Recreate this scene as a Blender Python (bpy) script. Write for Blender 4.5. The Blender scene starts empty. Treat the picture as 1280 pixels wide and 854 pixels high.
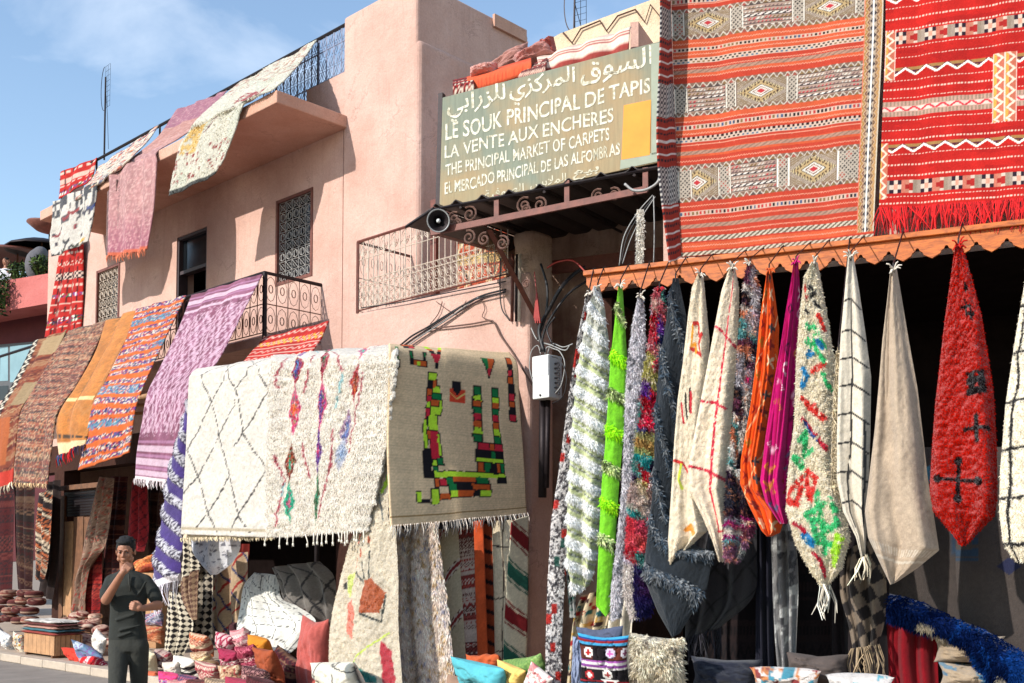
import bpy, math, random
import numpy as np
random.seed(7)
D = bpy.data
SC = bpy.context.scene
COL = SC.collection
R_ = math.radians

# ------------------------------------------------------------------ camera
F = 1350.0                      # focal length in photo pixels (photo is 1280 x 854)
PITCH = R_(3.0)
CX, CY = 640.0, 626.0
CAMZ = 1.58
cam_d = D.cameras.new('camera')
cam = D.objects.new('camera', cam_d)
COL.objects.link(cam)
SC.camera = cam
cam_d.sensor_width = 36.0
cam_d.lens = 36.0 * F / 1280.0
cam_d.shift_y = (CY - 427.0) / 1280.0
cam_d.clip_start = 0.1
cam_d.clip_end = 5000.0
cam.location = (0, 0, CAMZ)
cam.rotation_euler = (R_(90) + PITCH, 0, 0)

# ------------------------------------------------------------------ world and sun
SUN_TO = np.array([-0.97, -0.72, 0.68])
SUN_TO = SUN_TO / np.linalg.norm(SUN_TO)
sun_el = math.asin(SUN_TO[2])
sun_az = math.atan2(SUN_TO[0], SUN_TO[1])          # clockwise from +Y
W = D.worlds.new('World')
SC.world = W
W.use_nodes = True
nt = W.node_tree
nt.nodes.clear()
wo = nt.nodes.new('ShaderNodeOutputWorld')
bg = nt.nodes.new('ShaderNodeBackground')
sky = nt.nodes.new('ShaderNodeTexSky')
sky.sky_type = 'NISHITA'
sky.sun_disc = False
sky.sun_elevation = sun_el
sky.sun_rotation = sun_az
sky.altitude = 450.0
sky.air_density = 1.25
sky.dust_density = 0.35
sky.ozone_density = 1.3
tc = nt.nodes.new('ShaderNodeTexCoord')
mp = nt.nodes.new('ShaderNodeMapping')
mp.inputs['Scale'].default_value = (1.0, 1.6, 3.4)
mp.inputs['Rotation'].default_value = (0.25, 0.3, 0.2)
n1 = nt.nodes.new('ShaderNodeTexNoise')
n1.inputs['Scale'].default_value = 3.1
n1.inputs['Detail'].default_value = 7.0
n1.inputs['Roughness'].default_value = 0.55
n1.inputs['Distortion'].default_value = 0.35
cr = nt.nodes.new('ShaderNodeValToRGB')
cr.color_ramp.elements[0].position = 0.51
cr.color_ramp.elements[1].position = 0.80
cr.color_ramp.elements[1].color = (0.55, 0.55, 0.55, 1)
mx = nt.nodes.new('ShaderNodeMix')
mx.data_type = 'RGBA'
mx.inputs[7].default_value = (6.2, 6.5, 6.9, 1)
nt.links.new(tc.outputs['Generated'], mp.inputs['Vector'])
nt.links.new(mp.outputs[0], n1.inputs['Vector'])
nt.links.new(n1.outputs['Fac'], cr.inputs[0])
nt.links.new(cr.outputs[0], mx.inputs[0])
nt.links.new(sky.outputs[0], mx.inputs[6])
nt.links.new(mx.outputs[2], bg.inputs[0])
bg.inputs[1].default_value = 0.15
nt.links.new(bg.outputs[0], wo.inputs[0])

sl = D.lights.new('sun', 'SUN')
sl.energy = 3.35
sl.angle = R_(0.53)
sl.color = (1.0, 0.95, 0.88)
so = D.objects.new('sun', sl)
COL.objects.link(so)
from mathutils import Vector, Matrix
so.rotation_euler = Vector(SUN_TO).to_track_quat('Z', 'Y').to_euler()
so.location = (-20, -14, 16)

SC.view_settings.view_transform = 'Standard'
SC.view_settings.look = 'None'
SC.view_settings.exposure = 0.68
SC.view_settings.gamma = 1.0
SC.render.engine = 'CYCLES'
SC.cycles.max_bounces = 5
SC.cycles.diffuse_bounces = 3

# ------------------------------------------------------------------ frames and pixel rays
def nrm(v):
    v = np.array(v, float)
    return v / np.linalg.norm(v)
FR = {'L': (nrm((.727, -.686, 0)), nrm((.686, .727, 0))),
      'R': (nrm((.909, -.417, 0)), nrm((.417, .909, 0))),
      'Y': (nrm((1, 0, 0)), nrm((0, 1, 0)))}
CO = np.array([0, 0, CAMZ])
def ray(px, py):
    cx, cy = (px - CX) / F, (CY - py) / F
    return np.array([cx, math.cos(PITCH) - cy * math.sin(PITCH), math.sin(PITCH) + cy * math.cos(PITCH)])
def at(px, py, fam, d):
    n = FR[fam][1]
    r = ray(px, py)
    return CO + r * (d / float(n @ r))
def sz(px, py, fam, d):
    p = at(px, py, fam, d)
    return float(FR[fam][0] @ p), float(p[2])
def fp(fam, s, d, z):
    u, n = FR[fam]
    return u * s + n * d + np.array([0, 0, z])
def on_side(px, py, fam, s):               # ray meets the vertical plane u.P = s
    u = FR[fam][0]
    r = ray(px, py)
    return CO + r * (s / float(u @ r))
def z_at(x, py_z0=0):
    return 0

# ------------------------------------------------------------------ materials
def srgb(c):
    c = np.asarray(c, float) / 255.0
    return np.where(c <= 0.04045, c / 12.92, ((c + 0.055) / 1.055) ** 2.4)
def new_mat(name):
    m = D.materials.new(name)
    m.use_nodes = True
    b = m.node_tree.nodes['Principled BSDF']
    return m, m.node_tree, b
def N(nt, t, **kw):
    n = nt.nodes.new(t)
    for k, v in kw.items():
        if k in n.inputs:
            n.inputs[k].default_value = v
        else:
            setattr(n, k, v)
    return n
def basic(name, rgb, rough=0.7, metal=0.0, noise=0.25, nscale=8.0, bump=0.15, bscale=60.0, bdist=0.01, rgb2=None):
    m, t, b = new_mat(name)
    c = srgb(rgb)
    tc = N(t, 'ShaderNodeTexCoord')
    no = N(t, 'ShaderNodeTexNoise', Scale=nscale, Detail=6.0, Roughness=0.6)
    t.links.new(tc.outputs['Object'], no.inputs['Vector'])
    r = N(t, 'ShaderNodeValToRGB')
    r.color_ramp.elements[0].position = 0.3
    r.color_ramp.elements[1].position = 0.72
    lo = c * (1 - noise) if rgb2 is None else srgb(rgb2)
    r.color_ramp.elements[0].color = (*lo, 1)
    r.color_ramp.elements[1].color = (*np.minimum(c * (1 + noise * .5), .95), 1)
    t.links.new(no.outputs['Fac'], r.inputs[0])
    t.links.new(r.outputs[0], b.inputs['Base Color'])
    b.inputs['Roughness'].default_value = rough
    b.inputs['Metallic'].default_value = metal
    if bump:
        n2 = N(t, 'ShaderNodeTexNoise', Scale=bscale, Detail=5.0, Roughness=0.6)
        t.links.new(tc.outputs['Object'], n2.inputs['Vector'])
        bp = N(t, 'ShaderNodeBump', Strength=bump, Distance=bdist)
        t.links.new(n2.outputs['Fac'], bp.inputs['Height'])
        t.links.new(bp.outputs[0], b.inputs['Normal'])
    return m
def plaster(name, rgb, dark, streak=0.5):
    m, t, b = new_mat(name)
    tc = N(t, 'ShaderNodeTexCoord')
    c, c2 = srgb(rgb), srgb(dark)
    big = N(t, 'ShaderNodeTexNoise', Scale=0.9, Detail=8.0, Roughness=0.62, Distortion=0.4)
    t.links.new(tc.outputs['Object'], big.inputs['Vector'])
    r = N(t, 'ShaderNodeValToRGB')
    r.color_ramp.elements[0].position = 0.28
    r.color_ramp.elements[0].color = (*c2, 1)
    r.color_ramp.elements[1].position = 0.62
    r.color_ramp.elements[1].color = (*c, 1)
    t.links.new(big.outputs['Fac'], r.inputs[0])
    # vertical rain streaks
    mpn = N(t, 'ShaderNodeMapping')
    mpn.inputs['Scale'].default_value = (5.0, 5.0, 0.35)
    t.links.new(tc.outputs['Object'], mpn.inputs['Vector'])
    st = N(t, 'ShaderNodeTexNoise', Scale=2.2, Detail=6.0, Roughness=0.7)
    t.links.new(mpn.outputs[0], st.inputs['Vector'])
    sr = N(t, 'ShaderNodeMapRange')
    sr.inputs[1].default_value = 0.53; sr.inputs[2].default_value = 0.82
    sr.inputs[3].default_value = 0.0; sr.inputs[4].default_value = streak
    t.links.new(st.outputs['Fac'], sr.inputs[0])
    mi = N(t, 'ShaderNodeMix', data_type='RGBA')
    mi.inputs[7].default_value = (*(c2 * 0.64), 1)
    t.links.new(sr.outputs[0], mi.inputs[0])
    t.links.new(r.outputs[0], mi.inputs[6])
    # worn patches and hairline cracks
    pn = N(t, 'ShaderNodeTexNoise', Scale=1.7, Detail=9.0, Roughness=0.72, Distortion=0.8)
    t.links.new(tc.outputs['Object'], pn.inputs['Vector'])
    pr = N(t, 'ShaderNodeMapRange'); pr.inputs[1].default_value = 0.58; pr.inputs[2].default_value = 0.63; pr.inputs[4].default_value = 0.35
    t.links.new(pn.outputs['Fac'], pr.inputs[0])
    mi2 = N(t, 'ShaderNodeMix', data_type='RGBA'); mi2.inputs[7].default_value = (*(c2 * 0.9 + c * .2), 1)
    t.links.new(pr.outputs[0], mi2.inputs[0]); t.links.new(mi.outputs[2], mi2.inputs[6])
    vo = N(t, 'ShaderNodeTexVoronoi', feature='DISTANCE_TO_EDGE', Scale=0.9)
    wv = N(t, 'ShaderNodeVectorMath', operation='ADD')
    t.links.new(tc.outputs['Object'], wv.inputs[0]); t.links.new(pn.outputs['Color'], wv.inputs[1]); t.links.new(wv.outputs[0], vo.inputs['Vector'])
    vr = N(t, 'ShaderNodeMapRange'); vr.inputs[1].default_value = 0.0; vr.inputs[2].default_value = 0.012; vr.inputs[3].default_value = 0.55; vr.inputs[4].default_value = 0.0
    t.links.new(vo.outputs['Distance'], vr.inputs[0])
    cm = N(t, 'ShaderNodeMath', operation='MULTIPLY'); t.links.new(vr.outputs[0], cm.inputs[0])
    cg = N(t, 'ShaderNodeMapRange'); cg.inputs[1].default_value = 0.48; cg.inputs[2].default_value = 0.56; t.links.new(big.outputs['Fac'], cg.inputs[0]); t.links.new(cg.outputs[0], cm.inputs[1])
    mi3 = N(t, 'ShaderNodeMix', data_type='RGBA'); mi3.inputs[7].default_value = (*(c2 * 0.45), 1)
    t.links.new(cm.outputs[0], mi3.inputs[0]); t.links.new(mi2.outputs[2], mi3.inputs[6])
    mi = mi3
    # fine grain
    fg = N(t, 'ShaderNodeTexNoise', Scale=38.0, Detail=6.0, Roughness=0.75)
    t.links.new(tc.outputs['Object'], fg.inputs['Vector'])
    fr = N(t, 'ShaderNodeMapRange')
    fr.inputs[1].default_value = 0.3; fr.inputs[2].default_value = 0.7
    fr.inputs[3].default_value = 0.86; fr.inputs[4].default_value = 1.08
    t.links.new(fg.outputs['Fac'], fr.inputs[0])
    vm = N(t, 'ShaderNodeVectorMath', operation='SCALE')
    t.links.new(mi.outputs[2], vm.inputs[0])
    t.links.new(fr.outputs[0], vm.inputs['Scale'])
    t.links.new(vm.outputs[0], b.inputs['Base Color'])
    b.inputs['Roughness'].default_value = 0.95
    b.inputs['Specular IOR Level'].default_value = 0.15
    lb = N(t, 'ShaderNodeTexNoise', Scale=5.0, Detail=8.0, Roughness=0.65)
    t.links.new(tc.outputs['Object'], lb.inputs['Vector'])
    b1 = N(t, 'ShaderNodeBump', Strength=0.55, Distance=0.05)
    t.links.new(lb.outputs['Fac'], b1.inputs['Height'])
    b2 = N(t, 'ShaderNodeBump', Strength=0.5, Distance=0.012)
    t.links.new(fg.outputs['Fac'], b2.inputs['Height'])
    t.links.new(b1.outputs[0], b2.inputs['Normal'])
    t.links.new(b2.outputs[0], b.inputs['Normal'])
    return m
def wool(name, bscale=140.0, bump=0.5, bdist=0.01, sheen=0.15, var=0.2, vscale=30.0, weave=False):
    """dyed wool: colour from the painted yarn attribute, grain and relief from noise"""
    m, t, b = new_mat(name)
    a = N(t, 'ShaderNodeAttribute', attribute_name='yarn')
    tc = N(t, 'ShaderNodeTexCoord')
    no = N(t, 'ShaderNodeTexNoise', Scale=vscale, Detail=5.0, Roughness=0.7)
    t.links.new(tc.outputs['Object'], no.inputs['Vector'])
    mr = N(t, 'ShaderNodeMapRange')
    mr.inputs[1].default_value = 0.3; mr.inputs[2].default_value = 0.7
    mr.inputs[3].default_value = 1 - var; mr.inputs[4].default_value = 1 + var * .4
    t.links.new(no.outputs['Fac'], mr.inputs[0])
    vm = N(t, 'ShaderNodeVectorMath', operation='SCALE')
    t.links.new(a.outputs['Color'], vm.inputs[0])
    t.links.new(mr.outputs[0], vm.inputs['Scale'])
    t.links.new(vm.outputs[0], b.inputs['Base Color'])
    b.inputs['Roughness'].default_value = 0.95
    b.inputs['Specular IOR Level'].default_value = 0.1
    b.inputs['Sheen Weight'].default_value = sheen
    b.inputs['Sheen Roughness'].default_value = 0.6
    n2 = N(t, 'ShaderNodeTexNoise', Scale=bscale, Detail=4.0, Roughness=0.7)
    t.links.new(tc.outputs['Object'], n2.inputs['Vector'])
    bp = N(t, 'ShaderNodeBump', Strength=bump, Distance=bdist)
    t.links.new(n2.outputs['Fac'], bp.inputs['Height'])
    t.links.new(bp.outputs[0], b.inputs['Normal'])
    return m
M = {}
M['pink'] = plaster('pink_plaster', (206, 171, 157), (184, 146, 131), 0.4)
M['slab'] = plaster('painted_slab', (206, 164, 144), (184, 138, 116), 0.3)
M['beige'] = plaster('beige_plaster', (222, 198, 168), (205, 175, 140), 0.3)
M['rose'] = plaster('rose_plaster', (198, 118, 112), (178, 98, 92), 0.2)
M['rough_plaster'] = plaster('broken_plaster', (196, 170, 150), (130, 96, 80), 0.7)
M['wall_shaded'] = plaster('shade_dark_plaster', (70, 44, 36), (44, 28, 24), 0.4)  # ground-floor and indoor shade put into the plaster colour
M['iron'] = basic('dark_iron', (42, 34, 36), 0.55, 0.6, 0.3, 20)
M['iron_pale'] = basic('cream_painted_iron', (205, 188, 170), 0.6, 0.0, 0.25, 30)
M['iron_brown'] = basic('brown_painted_iron', (112, 62, 50), 0.6, 0.1, 0.35, 14)
M['iron_blue'] = basic('blue_grey_iron', (140, 148, 172), 0.6, 0.0, 0.2, 20)
M['dark_glass'] = basic('dark_glass', (24, 28, 32), 0.12, 0.0, 0.2, 3, 0)
M['sky_glass'] = basic('pale_glass', (128, 160, 168), 0.08, 0.0, 0.15, 2, 0)
M['black'] = basic('shade_black_interior', (26, 20, 19), 0.95, 0, 0.3, 6)  # near-black colour stands in for the shade inside shops, rooms and stall
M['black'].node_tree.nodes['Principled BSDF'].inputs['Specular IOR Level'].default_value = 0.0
M['wood_orange'] = None
M['metal_sheet'] = basic('weathered_roof_sheet', (52, 46, 46), 0.6, 0.4, 0.4, 6, 0.3, 25)
M['white_plastic'] = basic('white_plastic', (214, 216, 214), 0.35, 0, 0.06, 10, 0.03)
M['grey_plastic'] = basic('grey_plastic', (150, 150, 148), 0.4, 0, 0.1, 10, 0.03)
M['cable_black'] = basic('black_cable', (30, 28, 30), 0.5, 0, 0.3, 40)
M['cable_grey'] = basic('grey_cable', (150, 150, 148), 0.5, 0, 0.3, 40)
M['cable_brown'] = basic('brown_cable', (96, 66, 54), 0.6, 0, 0.3, 40)
M['cable_red'] = basic('red_cable', (150, 42, 34), 0.5, 0, 0.2, 40)
M['wood_brown'] = basic('worn_brown_wood', (112, 74, 48), 0.75, 0, 0.4, 9, 0.3, 40)
M['wood_pole'] = basic('pale_pole_wood', (176, 132, 92), 0.75, 0, 0.3, 9, 0.3, 40)
M['leaf'] = basic('leaf_green', (62, 86, 38), 0.6, 0, 0.5, 6, 0.1)
def wood_orange():
    m, t, b = new_mat('orange_varnished_wood')
    tc = N(t, 'ShaderNodeTexCoord')
    mpn = N(t, 'ShaderNodeMapping')
    mpn.inputs['Rotation'].default_value = (0, 0, math.atan2(.417, .909))
    mpn.inputs['Scale'].default_value = (1.2, 12, 22)
    t.links.new(tc.outputs['Object'], mpn.inputs['Vector'])
    no = N(t, 'ShaderNodeTexNoise', Scale=1.6, Detail=8.0, Roughness=0.65, Distortion=0.6)
    t.links.new(mpn.outputs[0], no.inputs['Vector'])
    r = N(t, 'ShaderNodeValToRGB')
    r.color_ramp.elements[0].position = 0.3
    r.color_ramp.elements[0].color = (*srgb((124, 58, 18)), 1)
    r.color_ramp.elements[1].position = 0.65
    r.color_ramp.elements[1].color = (*srgb((204, 108, 38)), 1)
    t.links.new(no.outputs['Fac'], r.inputs[0])
    t.links.new(r.outputs[0], b.inputs['Base Color'])
    b.inputs['Roughness'].default_value = 0.6
    bp = N(t, 'ShaderNodeBump', Strength=0.3, Distance=0.005)
    t.links.new(no.outputs['Fac'], bp.inputs['Height'])
    t.links.new(bp.outputs[0], b.inputs['Normal'])
    return m
M['wood_orange'] = wood_orange()
M['kilim'] = wool('flatwoven_wool', 220, 0.35, 0.006, 0.05, 0.14, 45)
M['shag'] = wool('shaggy_wool', 75, 0.9, 0.03, 0.25, 0.25, 26)
def pile_mat():
    m, t, b = new_mat('loose_wool_pile')
    t.nodes.remove(b)
    at_ = N(t, 'ShaderNodeAttribute', attribute_name='yarn')
    d = N(t, 'ShaderNodeBsdfDiffuse'); tr = N(t, 'ShaderNodeBsdfTranslucent'); mxs = N(t, 'ShaderNodeMixShader')
    mxs.inputs[0].default_value = 0.42
    t.links.new(at_.outputs['Color'], d.inputs[0]); t.links.new(at_.outputs['Color'], tr.inputs[0])
    t.links.new(d.outputs[0], mxs.inputs[1]); t.links.new(tr.outputs[0], mxs.inputs[2])
    t.links.new(mxs.outputs[0], t.nodes['Material Output'].inputs[0])
    return m
M['pile'] = pile_mat()
M['velvet'] = wool('knotted_wool', 120, 0.6, 0.012, 0.2, 0.22, 30)
M['cloth'] = wool('plain_cloth', 260, 0.25, 0.004, 0.05, 0.12, 20)

# ------------------------------------------------------------------ object helpers
ORG = {}
def tag(o, label=None, cat=None, group=None, kind=None):
    if label: o['label'] = label
    if cat: o['category'] = cat
    if group: o['group'] = group
    if kind: o['kind'] = kind
    return o
def mesh_obj(name, V, faces, mat, parent=None, col=None, smooth=False, org=None, flat_cols=False):
    """faces: list of int arrays (k,n) or python list of tuples"""
    V = np.asarray(V, float).reshape(-1, 3)
    po = ORG[parent.name] if parent is not None else None
    if org is None:
        org = po if po is not None else np.array([V[:, 0].mean(), V[:, 1].mean(), V[:, 2].min()])
    me = D.meshes.new(name)
    if isinstance(faces, list) and (len(faces) == 0 or isinstance(faces[0], (tuple, list))):
        me.from_pydata([tuple(v) for v in (V - org)], [], faces)
    else:
        if not isinstance(faces, list):
            faces = [faces]
        loops = np.concatenate([f.ravel() for f in faces]).astype(np.int32)
        tot = np.concatenate([np.full(len(f), f.shape[1], np.int32) for f in faces])
        st = np.concatenate([[0], np.cumsum(tot)[:-1]]).astype(np.int32)
        me.vertices.add(len(V)); me.loops.add(len(loops)); me.polygons.add(len(tot))
        me.vertices.foreach_set('co', (V - org).astype(np.float32).ravel())
        me.loops.foreach_set('vertex_index', loops)
        me.polygons.foreach_set('loop_start', st)
        me.update(calc_edges=True)
        me.validate()
    if col is not None:
        c = np.ones((len(V), 4), np.float32)
        c[:, :3] = srgb(np.clip(np.asarray(col, float).reshape(-1, 3), 0, 255))
        at_ = me.color_attributes.new('yarn', 'FLOAT_COLOR', 'POINT')
        at_.data.foreach_set('color', c.ravel())
    if smooth:
        me.polygons.foreach_set('use_smooth', np.ones(len(me.polygons), bool))
    me.materials.append(mat)
    o = D.objects.new(name, me)
    COL.objects.link(o)
    ORG[o.name] = np.array(org, float)
    if parent is not None:
        o.parent = parent
        o.location = tuple(np.array(org) - po)
    else:
        o.location = tuple(org)
    return o
def empty(name, org, label=None, cat=None, group=None, parent=None):
    o = D.objects.new(name, None)
    COL.objects.link(o)
    ORG[o.name] = np.array(org, float)
    o.empty_display_size = 0.2
    if parent is not None:
        o.parent = parent
        o.location = tuple(np.array(org) - ORG[parent.name])
    else:
        o.location = tuple(org)
    tag(o, label, cat, group)
    return o
BOXF = [(0, 3, 2, 1), (4, 5, 6, 7), (0, 1, 5, 4), (1, 2, 6, 5), (2, 3, 7, 6), (3, 0, 4, 7)]
class MB:
    def __init__(s):
        s.v = []; s.f = []; s.c = []
    def add(s, V, Fc, col=None):
        b = len(s.v)
        s.v.extend([tuple(p) for p in V])
        s.f.extend([tuple(i + b for i in f) for f in Fc])
        if col is not None:
            s.c.extend([col] * len(V))
    def hexa(s, P, col=None):           # 8 points: bottom 4, top 4
        s.add(P, BOXF, col)
    def fbox(s, fam, s0, s1, d0, d1, z0, z1, col=None):
        s.hexa([fp(fam, a, b, c) for c in (z0, z1) for a, b in ((s0, d0), (s1, d0), (s1, d1), (s0, d1))], col)
    def tube(s, pts, r, n=5, col=None, r2=None, cap=True):
        pts = [np.array(p, float) for p in pts]
        k = len(pts)
        rings = []
        up = None
        for i, p in enumerate(pts):
            t = pts[min(i + 1, k - 1)] - pts[max(i - 1, 0)]
            ln = np.linalg.norm(t)
            t = t / ln if ln > 1e-9 else np.array([0, 0, 1.0])
            if up is None:
                up = np.array([0, 0, 1.0]) if abs(t[2]) < .9 else np.array([1.0, 0, 0])
            a = np.cross(t, up); a /= (np.linalg.norm(a) + 1e-12)
            b = np.cross(a, t)
            up = b
            rr = r if r2 is None else r + (r2 - r) * i / max(1, k - 1)
            rings.append([p + rr * (math.cos(q) * a + math.sin(q) * b) for q in [2 * math.pi * j / n for j in range(n)]])
        V = [v for rg in rings for v in rg]
        Fc = []
        for i in range(k - 1):
            for j in range(n):
                a0 = i * n + j; a1 = i * n + (j + 1) % n
                Fc.append((a0, a1, a1 + n, a0 + n))
        if cap:
            Fc.append(tuple(range(n - 1, -1, -1)))
            Fc.append(tuple(range((k - 1) * n, k * n)))
        s.add(V, Fc, col)
    def lathe(s, prof, c, ax=(0, 0, 1), n=16, col=None):
        ax = nrm(ax)
        a = np.cross(ax, (0, 0, 1.0) if abs(ax[2]) < .9 else (1.0, 0, 0)); a = nrm(a)
        b = np.cross(ax, a)
        V = []
        for r, h in prof:
            for j in range(n):
                q = 2 * math.pi * j / n
                V.append(np.array(c) + ax * h + r * (math.cos(q) * a + math.sin(q) * b))
        Fc = []
        for i in range(len(prof) - 1):
            for j in range(n):
                a0 = i * n + j; a1 = i * n + (j + 1) % n
                Fc.append((a0, a1, a1 + n, a0 + n))
        s.add(V, Fc, col)
    def prism(s, poly, off, col=None):   # poly list of 3d points, extruded by off
        k = len(poly)
        V = [np.array(p) for p in poly] + [np.array(p) + np.array(off) for p in poly]
        Fc = [tuple(range(k - 1, -1, -1)), tuple(range(k, 2 * k))] + [(i, (i + 1) % k, (i + 1) % k + k, i + k) for i in range(k)]
        s.add(V, Fc, col)
    def build(s, name, mat, parent=None, smooth=False, org=None):
        o = mesh_obj(name, s.v, s.f, mat, parent, s.c if s.c else None, smooth, org)
        return o
def fix_normals(o):
    import bmesh
    bm = bmesh.new(); bm.from_mesh(o.data)
    bmesh.ops.recalc_face_normals(bm, faces=bm.faces)
    bm.to_mesh(o.data); bm.free()
    return o
def bevel(o, w=0.01, seg=2):
    md = o.modifiers.new('bevel', 'BEVEL')
    md.width = w; md.segments = seg; md.limit_method = 'ANGLE'
    return o

# ------------------------------------------------------------------ noise
def hsh(i, j=0, k=0):
    i = np.asarray(i).astype(np.int64); j = np.asarray(j).astype(np.int64)
    h = (i * 374761393 + j * 668265263 + k * 2147483647 + 1274126177) & 0xffffffff
    h = ((h ^ (h >> 13)) * 1274126177) & 0xffffffff
    h = (h ^ (h >> 16)) & 0xffffffff
    return (h & 0xffff) / 65535.0
def vnoise(x, y, k=0):
    xi, yi = np.floor(x), np.floor(y)
    fx, fy = x - xi, y - yi
    fx = fx * fx * (3 - 2 * fx); fy = fy * fy * (3 - 2 * fy)
    a = hsh(xi, yi, k); b = hsh(xi + 1, yi, k); c = hsh(xi, yi + 1, k); d = hsh(xi + 1, yi + 1, k)
    return (a * (1 - fx) + b * fx) * (1 - fy) + (c * (1 - fx) + d * fx) * fy
def fbm(x, y, k=0, o=3):
    s = 0; a = .5
    for i in range(o):
        s = s + a * vnoise(x * 2 ** i, y * 2 ** i, k + i * 7)
        a *= .5
    return s / (1 - .5 ** o)
def smooth_rows(A, n):
    """Catmull-Rom resample of (k,3) control points at n parameters, by mean length"""
    return A

# ------------------------------------------------------------------ cloth sheets
def catmull(P, t):
    k = len(P)
    i = np.clip(np.floor(t).astype(int), 0, k - 2)
    f = (t - i)[:, None]
    p1 = P[i]; p2 = P[i + 1]
    p0 = np.where((i == 0)[:, None], 2 * p1 - p2, P[np.maximum(i - 1, 0)])
    p3 = np.where((i == k - 2)[:, None], 2 * p2 - p1, P[np.minimum(i + 2, k - 1)])
    return 0.5 * ((2 * p1) + (-p0 + p2) * f + (2 * p0 - 5 * p1 + 4 * p2 - p3) * f * f + (-p0 + 3 * p1 - 3 * p2 + p3) * f ** 3)
class Surf: pass
def sheet(name, rows, paint, mat, fam='R', d=9.0, px=1.25, th=.014, bulge=0., bpow=.7, folds=(), rough=0.0, rfreq=40., parent=None,
          label=None, cat='rug', group=None, back=True, tilt=0.0, seed=1, flip=False, umax=260, disp=None, linear=False, edge_rag=0.0):
    """rows: (xl,yl,xr,yr[,dl,dr]) photo pixels of the left and right edge, top to bottom, on planes of a family"""
    rng = np.random.default_rng(seed)
    Lp, Rp = [], []
    for r in rows:
        dl = r[4] if len(r) > 4 else d
        dr = r[5] if len(r) > 5 else dl
        Lp.append(at(r[0], r[1], fam, dl + tilt * -1)); Rp.append(at(r[2], r[3], fam, dr + tilt))
    Lp, Rp = np.array(Lp), np.array(Rp)
    mid = (Lp + Rp) / 2
    hp = max(sum(math.hypot(rows[i + 1][0] - rows[i][0], rows[i + 1][1] - rows[i][1]) for i in range(len(rows) - 1)),
             sum(math.hypot(rows[i + 1][2] - rows[i][2], rows[i + 1][3] - rows[i][3]) for i in range(len(rows) - 1)))
    wp = max(math.hypot(r[2] - r[0], r[3] - r[1]) for r in rows)
    nu = int(np.clip(wp * .8 / px * (1 + (.4 if bulge > .05 else 0)), 8, umax)); nv = int(np.clip(hp * .8 / px, 8, 420))
    seg = np.linalg.norm(np.diff(mid, axis=0), axis=1)
    seg = np.maximum(seg, .5 * (np.linalg.norm(np.diff(Lp, axis=0), axis=1) + np.linalg.norm(np.diff(Rp, axis=0), axis=1)) * .8)
    cum = np.concatenate([[0], np.cumsum(seg)])
    H = cum[-1]
    vs = np.linspace(0, 1, nv + 1)
    tt = np.interp(vs * H, cum, np.arange(len(cum)))
    if linear:
        Lc = np.stack([np.interp(tt, np.arange(len(cum)), Lp[:, k]) for k in range(3)], 1)
        Rc = np.stack([np.interp(tt, np.arange(len(cum)), Rp[:, k]) for k in range(3)], 1)
    else:
        Lc, Rc = catmull(Lp, tt), catmull(Rp, tt)
    us = np.linspace(0, 1, nu + 1)
    U, V = np.meshgrid(us, vs)
    wid = np.linalg.norm(Rc - Lc, axis=1)
    Wm = wid.max()
    P = Lc[:, None, :] * (1 - U[..., None]) + Rc[:, None, :] * U[..., None]
    if edge_rag:
        off = (fbm(vs * H * 18, vs * 0 + 3, seed) - .5) * 2 * edge_rag
        P += (Rc - Lc)[:, None, :] / np.maximum(wid, 1e-3)[:, None, None] * (off[:, None, None] * (np.cos(U * math.pi) * 1.0)[..., None])
    to = -FR[fam][1]
    Dp = bulge * np.minimum(wid, .6)[:, None] / .6 * np.sin(np.clip(U, 0, 1) * math.pi) ** bpow
    edge = np.minimum(1, np.minimum(U, 1 - U) * 6)
    for f in folds:          # (count, amp, phase, drift, grow)
        cnt, amp, ph, dr = f[:4]
        grow = f[4] if len(f) > 4 else 0.0
        env = (1 - grow) + grow * V
        th_ = 2 * math.pi * (cnt * U + ph + dr * V) + 1.3 * np.sin(3 * V + ph * 5)
        Dp = Dp + amp * env * (wid / Wm)[:, None] * (np.sin(th_) + .22 * np.sin(2 * th_ + 1.1)) * (edge if bulge else 1)
    Dp = Dp + (fbm(U * 2.6 + seed, V * H * 1.9, seed + 50, 2) - .5) * (.10 if bulge > .1 else .035) * np.minimum(1, edge) * np.minimum(1, V * 6)[:, :] * np.minimum(1, wid / .5)[:, None]
    if disp is not None:
        Dp = Dp + disp(U, V, Wm, H)
    if rough:
        x, y = U * Wm * rfreq, V * H * rfreq
        Dp = Dp + rough * (fbm(x, y, seed, 2) - .5) * 2 * np.minimum(1, edge * 1.5 + .2)
    P = P + to * Dp[..., None]
    su = (1 - U) if flip else U
    Cc = paint(su.ravel(), V.ravel(), Wm, H).astype(float)
    Cc = Cc * (1 + (rng.random(len(Cc)) - .5)[:, None] * .10)
    # normals
    du = np.gradient(P, axis=1); dv = np.gradient(P, axis=0)
    nn = np.cross(du, dv); nn /= (np.linalg.norm(nn, axis=2, keepdims=True) + 1e-9)
    sgn = np.sign((nn @ to).mean()) or 1
    nn = nn * sgn
    V0 = P.reshape(-1, 3)
    idx = np.arange((nu + 1) * (nv + 1)).reshape(nv + 1, nu + 1)
    q = np.stack([idx[:-1, :-1], idx[1:, :-1], idx[1:, 1:], idx[:-1, 1:]], -1).reshape(-1, 4)
    if sgn < 0: q = q[:, ::-1]
    # does quad winding face 'to'?
    VV = [V0]; FF = [q]; CC = [Cc]
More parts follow.
